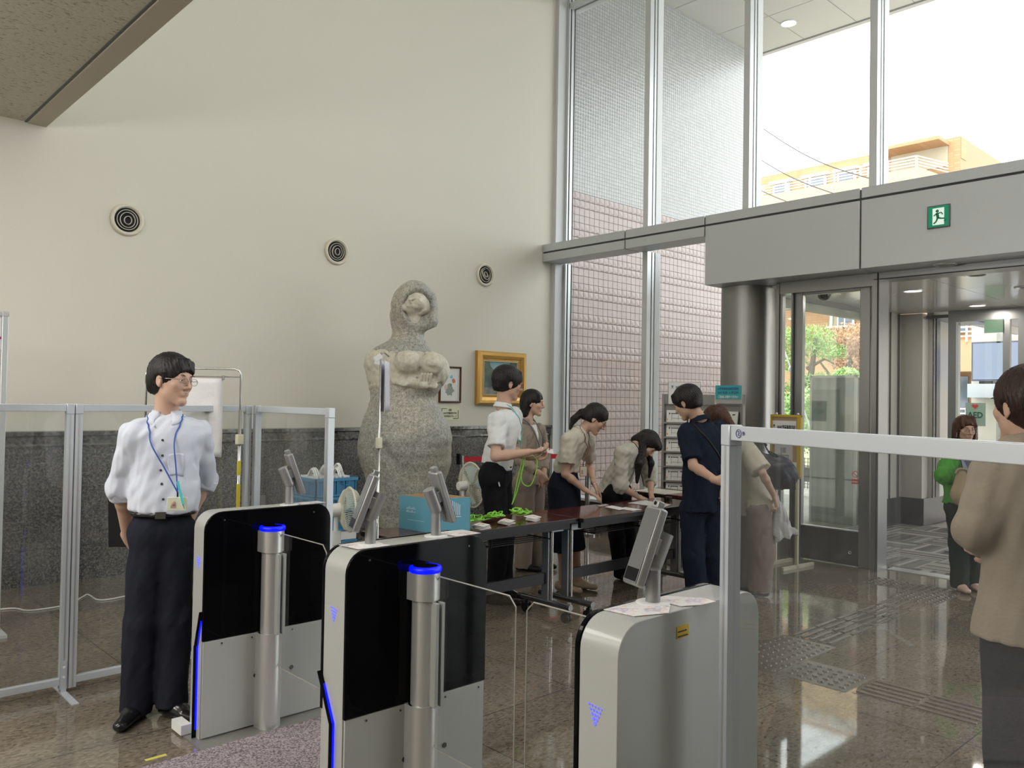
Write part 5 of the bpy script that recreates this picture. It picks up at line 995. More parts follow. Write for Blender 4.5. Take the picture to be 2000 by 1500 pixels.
MB().box((-.03, -.08, .002), (-.015, .1, .003)).box((-.015, .02, .002), (.06, .035, .003)).box((.05, -.08, .002), (.06, .03, .003)).box((-.06, .04, .002), (-.03, .045, .003)).box((-.01, .05, .002), (.03, .1, .003)).build('plan_lines', mat('plan_grey', (.35, .35, .36), .6), pn)
pn = thing('notice_sheet', 'lowest white notice on the yellow framed board, half hidden by the navy bag', 'paper', M=TM @ Matrix.Translation((.01, zt-.50, 0))); MB().box((-EL*.4, -.06, .0025), (EL*.38, .07, .004)).build('sheet', M_pap, pn)
text('lettering', 'お願いします。', .026, M_ink, chain_world(pn) @ Matrix.Translation((.02, -.03, .005)), pn, width=EL*.5)
# ---------------------------------------------------------------- tactile paving
def dots(x0, x1, y0, y1, lab, n):
    t = thing('tactile_dots', lab, 'tactile paving', ((x0+x1)/2, (y0+y1)/2, 0)); MB().box((x0, y0, 0), (x1, y1, .0015)).build('tile', M_tact, t, True)
    q = MB(); st = .06; nx = int((x1-x0)/st); ny = int((y1-y0)/st)
    for i in range(nx):
        for j in range(ny): q.lathe([(.018, .0015), (.014, .0085), (.0001, .009)], Matrix.Translation((x0+st*(i+.5)+(x1-x0-nx*st)/2, y0+st*(j+.5)+(y1-y0-ny*st)/2, 0)), 9, False)
    o = q.build('studs', M_tact, t, True, smooth=.5); o['kind'] = 'stuff'
def bars(p0, p1, w, n, lab):
    t = thing('tactile_bars', lab, 'tactile paving', ((p0[0]+p1[0])/2, (p0[1]+p1[1])/2, 0)); p0 = Vector((*p0, 0)); p1 = Vector((*p1, 0)); d = p1-p0; Lg = d.length; M = frame_at(p0, d, (0, 0, 1)); M_ = M
    MB().box((0, -w/2, 0), (Lg, w/2, .0015), M_).build('tile', M_floor, t, True); k = max(1, round(Lg/.3))
    for r_ in range(n):
        y = -w/2+w*(r_+.5)/n
        for i in range(k): MB().box((Lg*i/k+.012, y-.012, .0012), (Lg*(i+1)/k-.012, y+.012, .008), M_).build('bar', M_tact, t, True, .003)
dots(6.98, 7.30, 2.34, 3.06, 'stud paving strip across the threshold', 0); dots(6.60, 6.98, 2.34, 2.70, 'stud paving block where the ribbed paving meets the threshold strip', 0)
bars((5.0, 2.52), (6.58, 2.52), .30, 5, 'ribbed paving strip leading from the threshold into the hall')
dots(4.22, 4.98, 2.34, 2.70, 'stud paving block in the middle of the hall behind the rightmost gate', 0); dots(4.24, 4.60, 1.94, 2.33, 'stud paving block where the second ribbed strip starts', 0)
bars((4.42, 1.92), (4.42, .42), .30, 5, 'ribbed paving strip running towards the person in the beige jacket')
from mathutils.bvhtree import BVHTree
DRAPE = [None]; UPV0 = Vector((0, 0, 1))
# ---------------------------------------------------------------- people
M_skin, nt, b, N = node_mat('skin'); b.inputs['Base Color'].default_value = (.60, .385, .29, 1); b.inputs['Roughness'].default_value = .5; b.inputs['Subsurface Weight'].default_value = 0.; b.inputs['Specular IOR Level'].default_value = .35
def hair(name, c):
    m, nt, b, N = node_mat(name); b.inputs['Roughness'].default_value = .5; b.inputs['Specular IOR Level'].default_value = .35; L = nt.links.new; tc = N('TexCoord'); mp = N('Mapping'); mp.inputs['Scale'].default_value = (90, 90, 6); L(tc.outputs['Object'], mp.inputs[0]); n = N('TexNoise', _Scale=1., _Detail=3.); L(mp.outputs[0], n.inputs[0])
    r = ramp(nt, [(.3, tuple(v*.5 for v in c)), (.7, tuple(v*1.5 for v in c))]); L(n.outputs['Fac'], r.inputs[0]); L(r.outputs[0], b.inputs['Base Color']); u = N('Bump', _Distance=.003, _Strength=.7); L(n.outputs['Fac'], u.inputs['Height']); L(u.outputs[0], b.inputs['Normal']); return m
M_hblk = hair('black_hair', (.012, .010, .010)); M_hbrn = hair('brown_hair', (.07, .03, .018)); M_hdbr = hair('dark_brown_hair', (.03, .014, .010))
def V(x): return Vector(x).normalized()
def cloth(name, c, **k): return mat(name, c, .9, spec=.15, bump=k.pop('bump', (55, .002)), sheen=k.pop('sheen', .0 if sum(c) < .3 else .1), **k)
def head_prims(c, F, U, s=1., fem=False):
    """skull, jaw, brow, nose, lips, ears around head centre c"""
    F = V(F); U = (Vector(U)-F*F.dot(U)).normalized(); L_ = U.cross(F); R = np.array([F, L_, U], dtype=np.float32).T; c = Vector(c)
    def q(f, l, u): return c+(F*f+L_*l+U*u)*s
    j = .93 if fem else 1.
    p = [ell(q(-.016, 0, .028), A3((.094, .076, .088))*s, R, .02), ell(q(.022, 0, -.03), A3((.064, .062*j, .078))*s, R, .03),
         cap(q(.025, .036*j, -.062), q(.066, .010, -.098), .02*s, .016*s, .025*s), cap(q(.025, -.036*j, -.062), q(.066, -.010, -.098), .02*s, .016*s, .025*s), ell(q(.074, 0, -.098), A3((.016, .018, .014))*s, R, .018*s),
         cap(q(.076, .03, .022), q(.076, -.03, .022), .011*s, k=.016*s), cap(q(.062, .04, -.022), q(.066, .03, -.03), .018*s, k=.02*s), cap(q(.062, -.04, -.022), q(.066, -.03, -.03), .018*s, k=.02*s),
         ell(q(.094, .03, .004), A3((.014, .016, .011))*s, R, .012*s, 's'), ell(q(.094, -.03, .004), A3((.014, .016, .011))*s, R, .012*s, 's'),
         ell(q(.0735, .03, .0085), A3((.0135, .017, .007))*s, R, .003*s), ell(q(.0735, -.03, .0085), A3((.0135, .017, .007))*s, R, .003*s), ell(q(.0735, .03, -.004), A3((.012, .016, .0055))*s, R, .003*s), ell(q(.0735, -.03, -.004), A3((.012, .016, .0055))*s, R, .003*s),
         cap(q(.086, 0, .014), q(.109, 0, -.028), .0065*s, .0095*s, .009*s), cap(q(.094, .012, -.033), q(.094, -.012, -.033), .0078*s, k=.007*s),
         ell(q(.074, 0, -.06), A3((.014, .027, .015))*s, R, .014*s), cap(q(.086, .021, -.0575), q(.086, -.021, -.0575), .0042*s, k=.004*s), cap(q(.085, .018, -.0665), q(.085, -.018, -.0665), .0052*s, k=.004*s), cap(q(.0905, .022, -.062), q(.0905, -.022, -.062), .0016*s, k=.002, op='s')]
    for sd in (1, -1):
        p += [ell(q(-.006, sd*.076, -.008), A3((.017, .007, .03))*s, R, .006*s), ell(q(-.003, sd*.083, -.008), A3((.009, .004, .018))*s, R, .003*s, 's'), ell(q(.0, sd*.073, -.034), A3((.008, .005, .009))*s, R, .005*s)]
    return p, q, R
def hand_prims(w, d, n, thumb, curl=.5, s=1., spread=.06, k=.006):
    """palm and five fingers; w wrist, d finger direction, n palm normal, thumb = +1/-1 side"""
    d = V(d); n = (Vector(n)-d*d.dot(n)).normalized(); sd = d.cross(n)*thumb; w = Vector(w); P = []
    pc = w+d*.05*s; P.append(cap(w-d*.02, w+d*.015*s, .025*s, .026*s, .012, fl=(n, 1.5)))
    for i, o in enumerate((.028, .010, -.009, -.026)): P.append(cap(w+d*.018*s+sd*o*.55*s, w+d*.085*s+sd*o*s, .0155*s, .0125*s, .012, fl=(n, 1.12)))
    for i, (o, l_) in enumerate(((.029, .072), (.010, .082), (-.009, .077), (-.026, .060))):
        a = w+d*.086*s+sd*o*s; ang = curl*(.35+.08*i); dd = d; fan_ = sd*(1.2-i*.8)*spread
        for seg, (f, r0, r1) in enumerate(((.44, .0092, .0084), (.31, .0084, .0076), (.25, .0076, .0062))):
            dd = (Matrix.Rotation(ang*(1 if seg == 0 else 1.35), 3, d.cross(n)) @ dd) ; e = a+(dd+fan_).normalized()*l_*f*s; P.append(cap(a, e, r0*s, r1*s, .0025)); a = e
    a = w+d*.02*s+sd*.022*s; t1 = (d*.72+sd*.68+n*.28*curl).normalized(); e = a+t1*.042*s; P.append(cap(a, e, .0145*s, .0115*s, .012)); t2 = (d*.95+sd*.2+n*.5*curl).normalized(); f_ = e+t2*.03*s; P.append(cap(e, f_, .0105*s, .0095*s, .004)); P.append(cap(f_, f_+(t2+n*.2).normalized()*.022*s, .0092*s, .0072*s, .003))
    return P
def person(label, J, H=1.7, fem=False, hands=None, legs=True, skin=M_skin, hres=.0045, group=None, extra=None):
    """J: hd,F,U head; nk ch wa pv; sl sr el er wl wr; hl hr kl kr al ar; front vector bf. Body is one continuous surface."""
    s = H/1.7; ft = (J['al']+J['ar'])/2; t = thing('person', label, 'person', (ft.x, ft.y, 0), 0, group); g = J['bf'].normalized()
    P, q, R = head_prims(J['hd'], J['F'], J['U'], s*J.get('hs', 1), fem)
    nb = q(-.022, 0, -.045); P += [cap(nb, J['nk'], .05*s*(.88 if fem else 1), .055*s*(.9 if fem else 1), .02)]
    P += [cap(J['nk'], J['ch'], .055*s, .09*s, .03, fl=(g, 1.45)), cap(J['ch'], J['wa'], .10*s, .088*s, .03, fl=(g, 1.45)), cap(J['wa'], J['pv'], .088*s, .09*s, .03, fl=(g, 1.4)), cap(J['sl'], J['sr'], .036*s, k=.03), cap(J['hl'], J['hr'], .06*s, k=.03)]
    for S_, E_, W_ in (('sl', 'el', 'wl'), ('sr', 'er', 'wr')):
        f = .88 if fem else 1.; P += [cap(J[S_], J[E_], .042*s*f, .036*s*f, .02), cap(J[E_], J[E_].lerp(J[W_], .3), .036*s*f, .037*s*f, .012), cap(J[E_].lerp(J[W_], .3), J[W_], .037*s*f, .025*s*f, .015)]
    for H_, K_, A_ in (('hl', 'kl', 'al'), ('hr', 'kr', 'ar')):
        if legs: P += [cap(J[H_], J[K_], .06*s, .046*s, .03), cap(J[K_], J[K_].lerp(J[A_], .3), .046*s, .05*s, .02), cap(J[K_].lerp(J[A_], .3), J[A_], .05*s, .033*s, .02)]
        d = J.get('f'+H_[1], Vector((g.x, g.y, 0)).normalized()); P += [cap(J[A_]-Vector((0, 0, .02)), J[A_]+d*.1*s-Vector((0, 0, J[A_].z-.035)), .03*s, .024*s, .02)]
    for k_, (w, d, n, th, cu) in (hands or {}).items(): P += hand_prims(w, d, n, th, cu, s)
    if extra: P += extra
    o = blob('body', P, skin, t, hres, sm=1)
    # eyes
    for sd in (1, -1):
        c = q(.0755, sd*.03, .0015); MB().ball(c, .0098*s).build('eye', mat('eye_white', (.7, .66, .62), .2), t, True, smooth=4); e = MB().ball(q(.0822, sd*.03, .0015), .0044*s).build('iris', mat('iris_dark', (.02, .012, .01), .1), t, True, smooth=4)
        MB().tube([q(.089, sd*(.015+.032*a/5), .022+.005*math.sin(math.pi*(a/5)*.8)) for a in range(6)], [.0008]+[.0018]*4+[.0008], 6).build('eyebrow', M_hblk, t, True, smooth=4)
        if fem: pass
    MB().ball(q(.0915, 0, -.062), (.003, .003, .003)).build('mouth_shade', mat('lip', (.5, .24, .2), .45), t, True) if False else None
    MB().tube([q(.0882-.006*abs(a-3)/3*(abs(a-3)/3), (a-3)*.0076, -.0575) for a in range(7)], [.001, .0024, .003, .0028, .003, .0024, .001], 6).tube([q(.0872-.006*abs(a-3)/3*(abs(a-3)/3), (a-3)*.0068, -.066) for a in range(7)], [.001, .0026, .0036, .0038, .0036, .0026, .001], 6).build('lips', mat('lip', (.5, .24, .2), .45), t, True, smooth=4)
    return t, q, R, s
def hair_cap(t, q, R, s, m, style='short', len_=.0, extra=(), h=.0045, cutf=.0):
    P = [ell(q(-.018, 0, .034), A3((.108, .09, .098))*s, R, .01), ell(q(-.05, 0, -.01), A3((.07, .078, .08))*s, R, .02)]
    if style == 'short':
        P += [cap(q(.055, .045, .08), q(.075, .045, .045), .02*s, .01*s, .012), cap(q(.062, .012, .088), q(.085, .02, .05), .02*s, .009*s, .012), cap(q(.055, -.035, .085), q(.08, -.025, .045), .02*s, .009*s, .012),
              cap(q(.02, .08, .03), q(.018, .077, -.005), .012*s, .006*s, .01), cap(q(.02, -.08, .03), q(.018, -.077, -.005), .012*s, .006*s, .01), cap(q(-.07, .03, -.04), q(-.07, -.03, -.04), .03*s, k=.02)]
    P += [ell(q(.084, 0, -.045), A3((.062, .085, .075))*s, R, .012, 's'), ell(q(.10, 0, .0), A3((.035, .062, .05))*s, R, .01, 's')]
    if style == 'short': P += [ell(q(-.004, sd*.088, -.012), A3((.022, .02, .026))*s, R, .008, 's') for sd in (1, -1)]+[ell(q(-.03, 0, -.115), A3((.09, .1, .045))*s, R, .01, 's')]
    P += list(extra)
    def post(X):
        Y = (X-A3(q(0, 0, .05)))@R; a = np.arctan2(Y[:, 1], Y[:, 0]+.03); return .0026*np.abs(np.sin(a*19+3*np.sin(Y[:, 2]*24)))+.0016*np.sin(a*70+Y[:, 2]*60)-.0015
    return blob('hair', P, m, t, h, post)
def glasses(t, q, s, m, full=True):
    qd = MB()
    for sd in (1, -1):
        qd.tube([q(.104-.004*abs(math.cos(a*.3927)), sd*(.032+.024*math.cos(a*.3927)), -.002+.016*math.sin(a*.3927)) for a in range(16)], .0013, 6, closed=True); qd.tube([q(.1, sd*.056, .004), q(.06, sd*.078, .003), q(.0, sd*.082, .0)], .0014, 6)
    qd.tube([q(.104, .009, .002), q(.107, 0, .004), q(.104, -.009, .002)], .0012, 6); g = qd.build('glasses', m, t, True, smooth=4)
    ln = MB()
    for sd in (1, -1): ln.add([q(.1035, sd*(.032+.023*math.cos(a*.3927)), -.002+.0155*math.sin(a*.3927)) for a in range(16)], [tuple(range(16))])
    ln.build('lens', MATS.get('lens_glass') or glass('lens_glass', (.95, .95, .95)), g, True)
def torso_cloth(name, t, J, m, s, w=(.125, .118, .128), hem=None, sleeve=None, fl=1.35, amp=.004, seed=0, slen=(1., 1.), sr_=(.062, .056), neck=True, h=.007, flare=0., extra=(), cut=(), fr=(38, 22), shr=.055):
    g = J['bf'].normalized(); up = (J['nk']-J['pv']).normalized(); hem = J['pv'] if hem is None else hem
    P = [cap(J['sl'], J['sr'], shr*s, k=.035, fl=(g, 1.1)), cap(J['nk']-up*.045, J['ch'], .058*s, .10*s, .04, fl=(g, 1.3)), cap(J['ch']+up*.03, J['wa'], w[0]*s, w[1]*s, .04, fl=(g, fl)), cap(J['wa'], hem, w[1]*s, (w[2]+flare)*s, .04, fl=(g, fl*.96), cb=.0)]
    
    if sleeve:
        for S_, E_, W_, L0 in (('sl', 'el', 'wl', slen[0]), ('sr', 'er', 'wr', slen[1])):
            if L0 <= 1: e = J[S_].lerp(J[E_], L0); P += [cap(J[S_], e, sr_[0]*s, sr_[1]*s, .03, cb=.0)]
            else: e = J[E_].lerp(J[W_], L0-1); P += [cap(J[S_], J[E_], sr_[0]*s, sr_[1]*s, .03), cap(J[E_], e, sr_[1]*s, sr_[1]*.82*s, .02, cb=.0)]
    P += list(extra)
    f1 = folds(amp, fr[0]*3.2, up, seed); f2 = folds(amp*.8, fr[1]*3.6, g+up*.6, seed+5)
    v, f = nets(P, h, lambda X: f1(X)+f2(X), cut=list(cut)); o = np_mesh(name, v, f, m, t, smooth_it=1)
    DRAPE[0] = BVHTree.FromPolygons([tuple(p) for p in v], [tuple(p) for p in f]); return o
def drape(path, gap=.004, force=False):
    o = []
    for p in path:
        loc, n, _, d = DRAPE[0].find_nearest(p)
        if loc is not None and (force or (p-loc).dot(n) < gap): p = loc+n*gap
        o.append(p)
    return o
def trousers(t, J, m, s, r=(.092, .07, .062), amp=.004, seed=3, h=.007, hipr=.10, top=None, name='trousers', fl=1.15):
    g = J['bf'].normalized(); top = J['pv'].lerp(J['wa'], .55) if top is None else top
    P = [cap(top, J['pv'], .112*s, .125*s, .03, fl=(g, 1.3), ca=.0), cap(J['hl'], J['hr'], hipr*s, k=.03, fl=(g, fl))]
    for H_, K_, A_ in (('hl', 'kl', 'al'), ('hr', 'kr', 'ar')): P += [cap(J[H_], J[K_], r[0]*s, r[1]*s, .02), cap(J[K_], J[A_]+Vector((0, 0, -.045)), r[1]*s, r[2]*s, .02, cb=.0)]
    f1 = folds(amp*.7, 55, (0, 0, 1), seed); f2 = folds(amp*.3, 90, g+UPV0*2, seed+1)
    return blob(name, P, m, t, h, lambda X: f1(X)+f2(X))
def shoe(t, a, d, m, s=1., style='oxford', ln=.2, label=None):
    d = Vector((d[0], d[1], 0)).normalized(); sd = Vector((-d.y, d.x, 0)); a = Vector((a[0], a[1], 0))
    heel = a-d*.045*s; toe = a+d*(ln-.06)*s
    P = [cap(heel+Vector((0, 0, .034)), a+d*.05*s+Vector((0, 0, .036)), .034*s, .04*s, .02, fl=(Vector((0, 0, 1)), 1.05)), cap(a+d*.05*s+Vector((0, 0, .032)), toe+Vector((0, 0, .028)), .041*s, .032*s, .02, fl=(Vector((0, 0, 1)), 1.35))]
    if style == 'oxford': P += [cap(a+Vector((0, 0, .05)), a+Vector((0, 0, .085)), .042*s, .042*s, .02), cap(a+d*.03+Vector((0, 0, .055)), a+d*.07*s+Vector((0, 0, .045)), .034*s, .03*s, .02)]
    else: P += [cap(heel+Vector((0, 0, .05)), heel+d*.01+Vector((0, 0, .058)), .03*s, k=.015)]
    ct = [(A3((0, 0, .004)), A3((0, 0, -1)))]
    if style != 'oxford': P += [ell(a+d*.01*s+Vector((0, 0, .078)), A3((.052, .03, .03))*s, np.array([d, sd, (0, 0, 1)], dtype=np.float32).T, .006, 's')]
    o = blob('shoe', P, m, t, .0045, cut=ct)
    MB().tube([heel+Vector((0, 0, .006))+sd*.0, heel.lerp(toe, .5)+Vector((0, 0, .006)), toe+Vector((0, 0, .006))], .001, 4).build('sole_line', M_dark, o, True) if False else None
    return o
def collar(t, J, m, s, opened=.03, h=.035, r=.062, name='collar', tips=True):
    up = (J['nk']-J['ch']).normalized(); g = J['bf'].normalized(); g = (g-up*up.dot(g)).normalized(); sd = up.cross(g); c = J['nk']+up*.012; q = MB(); n = 22; R0, R1 = r*s, (r+.012)*s
    def pt(a, k, rr): return drape([c+(g*math.cos(a)+sd*math.sin(a))*rr+up*k-g*.004-up*.022*(1+math.cos(a))*.5], .004)[0]
    a0 = opened*4
    q.grid(lambda u, v: pt(a0+(2*math.pi-2*a0)*u, .0+v*h, R0-.004*v), n, 3)
    if tips: q.grid(lambda u, v: pt(a0+(2*math.pi-2*a0)*u, h-v*h*(1.0+1.1*math.exp(-((min(u, 1-u))/.10)**2)), R0-.004+v*.018), 30, 4)
    return q.build(name, m, t, True, smooth=4, solid=.002)
def lanyard(J, m, s, drop, lab, badge=None, label_cat='lanyard', dx=0., cc=None, cardm=None, width=.0033, sep=.0, pivot=None, off=.128, offc=.118):
    """strap round the neck, falling to a badge"""
    up = (J['nk']-J['ch']).normalized(); g = J['bf'].normalized(); gp = (g-up*up.dot(g)).normalized(); sd = up.cross(gp); nk = J['nk']
    end = pivot if pivot is not None else J['ch']+gp*off*s-up*drop; t = thing('lanyard', lab, label_cat, end, 0, None); q = MB()
    for k in (1, -1):
        a = nk+sd*.068*s*k+up*.02; b_ = nk+sd*.06*s*k+gp*.06*s-up*.03; c = J['ch']+sd*.05*s*k+gp*offc*s+up*.03; q.tube(drape(smooth_path([nk-gp*.07*s+up*.03, a, b_, c, c.lerp(end, .5), end], 8)), width, 6)
    q.build('strap', m, t, True, smooth=4); return t, end, gp, sd
def badge(t, end, gp, sd, w, h, case, face, name='badge', photo=True):
    n = gp.copy(); n.z *= .3; n.normalize(); M = frame_at(end-Vector((0, 0, .02+h/2))+n*.006, sd if True else sd, n); MB().box((-w/2, -h/2, 0), (w/2, h/2, .004), M).build(name, case, t, True, .002)
    b = MB().box((-w/2+.005, -h/2+.005, .0041), (w/2-.005, h/2-.005, .0046), M).build('card_face', face, t, True)
    if photo: MB().ball(M @ Vector((-w*.18, h*.06, .005)), (w*.11, w*.11, w*.12)).box((-w*.32, -h*.3, .0045), (-w*.04, -h*.08, .0052), M).build('portrait_print', mat('portrait_print', (.45, .3, .25), .6), t, True)
    MB().cyl(end, end-Vector((0, 0, .02)), .004, n=8).build('clip', M_bk, t, True); return M
UPV = Vector((0, 0, 1)); FW = Vector((CF.x, CF.y, 0)).normalized(); RT = Vector((CR.x, CR.y, 0)).normalized()
def dv(r, f, u=0.): return RT*r+FW*f+UPV*u
def joints(D, hd, F, U, nk, ch, wa, pv, bf, sl, sr, el, er, wl, wr, hl, hr, kl, kr, al, ar, s=1., **kw):
    """each entry: (x, y, depth offset) or (x, y, 'far'/'near') solved at the limb's length"""
    P_ = lambda p: P3(p[0], p[1], D+p[2]); J = dict(hd=P_(hd), F=dv(*F), U=dv(*U), nk=P_(nk), ch=P_(ch), wa=P_(wa), pv=P_(pv), bf=dv(*bf), sl=P_(sl), sr=P_(sr), hl=P_(hl), hr=P_(hr))
    def L_(par, p, ln): return P_(p) if not isinstance(p[2], str) else LIMB(par, p[0], p[1], ln*s, 1 if p[2] == 'far' else -1)
    J['el'] = L_(J['sl'], el, .275); J['er'] = L_(J['sr'], er, .275); J['wl'] = L_(J['el'], wl, .245); J['wr'] = L_(J['er'], wr, .245)
    J['kl'] = L_(J['hl'], kl, .40); J['kr'] = L_(J['hr'], kr, .40); J['al'] = L_(J['kl'], al, .40); J['ar'] = L_(J['kr'], ar, .40)
    for k in ('al', 'ar'): J[k].z = max(.075, min(.1, J[k].z))
    J.update(kw); return J
M_shirt = cloth('pale_blue_shirt', (.66, .70, .80), bump=(40, .0015)); M_wshirt = cloth('white_shirt', (.74, .76, .78), bump=(40, .0015)); M_trn = cloth('navy_trousers', (.018, .02, .03)); M_trb = cloth('black_trousers', (.012, .012, .015)); M_lea = mat('black_leather', (.012, .012, .014), .18); M_btn = mat('dark_button', (.06, .06, .07), .3)
M_silvr = mat('glasses_silver', (.45, .4, .38), .25, .9); M_blkf = mat('glasses_black', (.015, .015, .015), .3)
# ---- man at the leftmost gate
J = joints(3.80, (336, 742, 0), (.92, -.33, -.07), (.05, .06, 1), (325, 818, .02), (322, 880, 0), (321, 965, 0), (317, 1025, 0), (.30, -.95), (383, 848, .08), (265, 852, -.06), (398, 938, 'far'), (238, 952, 'far'), (360, 1035, .17), (250, 1050, .17), (338, 1040, .03), (295, 1042, -.02), (341, 1205, .02), (277, 1215, -.03), (336, 1352, .02), (266, 1372, 0))
J['fl'] = dv(.85, -.5); J['fr'] = dv(.05, -1)
t, q, R, s = person('man in white shirt with rolled sleeves standing behind the leftmost gate, looking right', J, 1.68, hands=dict(r=(J['wr'], dv(.5, .25, -.8), dv(0, 1, .2), 1, .5), l=(J['wl'], dv(-.8, .1, -.6), dv(0, 1, 0), -1, .5)))
hair_cap(t, q, R, s, M_hblk); glasses(t, q, s, M_silvr)
torso_cloth('shirt', t, J, M_shirt, s, (.15, .145, .15), sleeve=True, slen=(1.12, 1.18), sr_=(.07, .062), amp=.0045, seed=2, hem=J['pv'].lerp(J['wa'], .52), fr=(26, 14)); collar(t, J, M_shirt, s, .1, .042, .066)
for S_, E_, W_ in (('sl', 'el', 'wl'), ('sr', 'er', 'wr')):
    e0 = J[E_].lerp(J[W_], -.02); e1 = J[E_].lerp(J[W_], .16); blob('rolled_cuff', [cap(e0, e1, .066*s, .063*s, .01, ca=0, cb=0)], M_shirt, t, .005, folds(.003, 60, (e1-e0), 4))
trousers(t, J, M_trn, s, (.093, .078, .07), .005, hipr=.105)
bc = J['pv'].lerp(J['wa'], .42); g = J['bf'].normalized(); sd = UPV.cross(g)
MB().tube([bc+(g*math.cos(a*.2618)*.106+sd*math.sin(a*.2618)*.136)*s for a in range(24)], .012, 6, closed=True).build('belt', M_lea, t, True, smooth=4)
MB().cbox((0, 0, 0), (.022, .004, .015), frame_at(bc+g*.118, sd.cross(UPV), UPV) @ Matrix.Rotation(math.pi/2, 4, 'Z')).build('belt_buckle', M_chr, t, True)
for k in range(5):
    c = drape([J['ch']+UPV*.05-UPV*.065*k+g*(.09)*s], .0)[0]; MB().cyl(c-g*.004, c+g*.004, .0055, n=12).build('button', M_btn, t, True)
for k in (1, -1): c = J['nk']+sd*.036*k+g*.082-UPV*.045; MB().cyl(c, c+g*.008, .0045, n=12).build('button', M_btn, t, True)
pk = J['ch']-UPV*.05+sd*.072+g*.108; MB().grid(lambda u, v: drape([pk+g*.03+sd*(u-.5)*.085+UPV*(.04-.095*v)], .0016, True)[0], 10, 10).build('chest_pocket', M_shirt, t, True, smooth=4, solid=.0012)
for A_, d in (('al', J['fl']), ('ar', J['fr'])):
    o = shoe(t, J[A_], d, M_lea, 1.02, ln=.225); lc = MB(); c = Vector((J[A_].x, J[A_].y, 0))+Vector(d)*.05; sdd = Vector((-d.y, d.x, 0))
    for k in range(4): lc.tube([c+Vector(d)*.014*k+sdd*.014+UPV*(.083-.007*k), c+Vector(d)*.014*k-sdd*.014+UPV*(.083-.007*k)], .0018, 5)
    lc.build('laces', M_bk, o, True)
one('document_folder', MB().box((-.12, -.012, -.17), (.12, .012, .17), frame_at(P3(232, 1022, 4.05), dv(1, .1), UPV) @ Matrix.Rotation(0, 4, 'X')) if False else MB().bar(P3(238, 975, 4.03), P3(239, 1068, 4.03), .13, .012, FW), M_bk, 'black folder held behind the back of the man at the leftmost gate', 'folder')
M_lb = mat('blue_strap', (.04, .1, .42), .5)
ly, end, gp, sd_ = lanyard(J, M_lb, s, .0, 'blue neck strap with staff card and turquoise pen on the man at the gate', pivot=P3(347, 962, 3.68), off=.13, offc=.128)
badge(ly, end, gp, sd_, .085, .062, mat('clear_case', (.66, .68, .6), .2), mat('card_cream', (.66, .68, .5), .5))
MB().cyl(P3(347, 940, 3.665), P3(358, 985, 3.655), .0055, n=10).build('turquoise_pen', mat('pen_turquoise', (.05, .5, .5), .25), ly, True); MB().cyl(P3(358, 985, 3.655), P3(360, 994, 3.655), .005, .001, 10).build('pen_tip', M_chr, ly, True)
# ---- young man handing out cards
J = joints(6.05, (993, 748, 0), (.88, .3, -.18), (.14, 0, 1), (984, 796, .0), (985, 842, .0), (973, 892, 0), (966, 925, 0), (.85, .4, -.1), (1003, 813, .2), (972, 822, -.12), (998, 880, 'near'), (968, 892, 'near'), (1033, 893, 'near'), (1034, 883, 'far'), (973, 930, .09), (962, 930, -.08), (985, 1050, .1), (975, 1050, -.06), (982, 1160, .1), (966, 1168, -.05))
J['fl'] = dv(1, .1); J['fr'] = dv(1, -.1)
t, q, R, s = person('young man in short sleeve white shirt holding out a card and green straps', J, 1.72, hands=dict(r=(J['wr'], dv(1, .05, .1), dv(.1, .2, 1), -1, .9), l=(J['wl'], dv(1, -.1, -.1), dv(0, -.1, 1), 1, 1.2)))
hair_cap(t, q, R, s, M_hblk, extra=[ell(q(-.02, 0, .03), A3((.116, .094, .102))*s, R, .01), ell(q(.10, 0, -.055), A3((.075, .1, .085))*s, R, .01, 's'), ell(q(-.004, -.09, -.012), A3((.022, .022, .028))*s, R, .008, 's')]); glasses(t, q, s, M_blkf)
torso_cloth('shirt', t, J, M_wshirt, s, (.135, .13, .135), sleeve=True, slen=(.72, .72), sr_=(.068, .064), amp=.004, seed=7, hem=J['pv'].lerp(J['wa'], .45), fr=(28, 16)); collar(t, J, M_wshirt, s, .08)
trousers(t, J, M_trb, s, (.095, .074, .066), .004, hipr=.115); bc = J['pv'].lerp(J['wa'], .5); g = J['bf'].normalized(); sd = UPV.cross(g)
MB().tube([bc+(g*math.cos(a*.2618)*.104+sd*math.sin(a*.2618)*.128)*s for a in range(24)], .011, 6, closed=True).build('belt', M_lea, t, True, smooth=4)
pc = P3(976, 950, 5.87); MB().cyl(pc, pc+dv(-.02, 0, .07), .005, n=8).build('pocket_pen', M_alu2, t, True)
for A_, d in (('al', J['fl']), ('ar', J['fr'])): shoe(t, J[A_], d, M_lea, 1.02, ln=.23)
one('handed_card', MB().box((-.045, -.03, 0), (.045, .03, .002), frame_at(P3(1069, 880, 5.94), dv(1, .2, -.2), dv(-.1, -.6, 1))).mat(1).cyl(P3(1073, 878, 5.932), P3(1073, 877.2, 5.93), .008, n=10), [M_cardm, mat('red_print', (.7, .12, .1))], 'white visitor card held out by the young man in the short sleeve shirt', 'card')
t_ = thing('held_lanyards', 'lime green neck straps hanging from the hand of the man holding out a card', 'lanyards', P3(1030, 892, 5.72))
for pp in ([(1022, 893), (1012, 930), (1004, 970), (1000, 985), (1008, 965), (1020, 920), (1026, 894)], [(1026, 893), (1018, 925), (1022, 945), (1036, 948), (1046, 925), (1049, 900), (1040, 890)], [(1022, 893), (1016, 915), (1008, 950), (1003, 978)]):
    MB().tube(smooth_path([P3(x, y, 5.91-.006*i) for i, (x, y) in enumerate(pp)], 6), .0038, 6).build('strap', M_lan, t_, True, smooth=4)
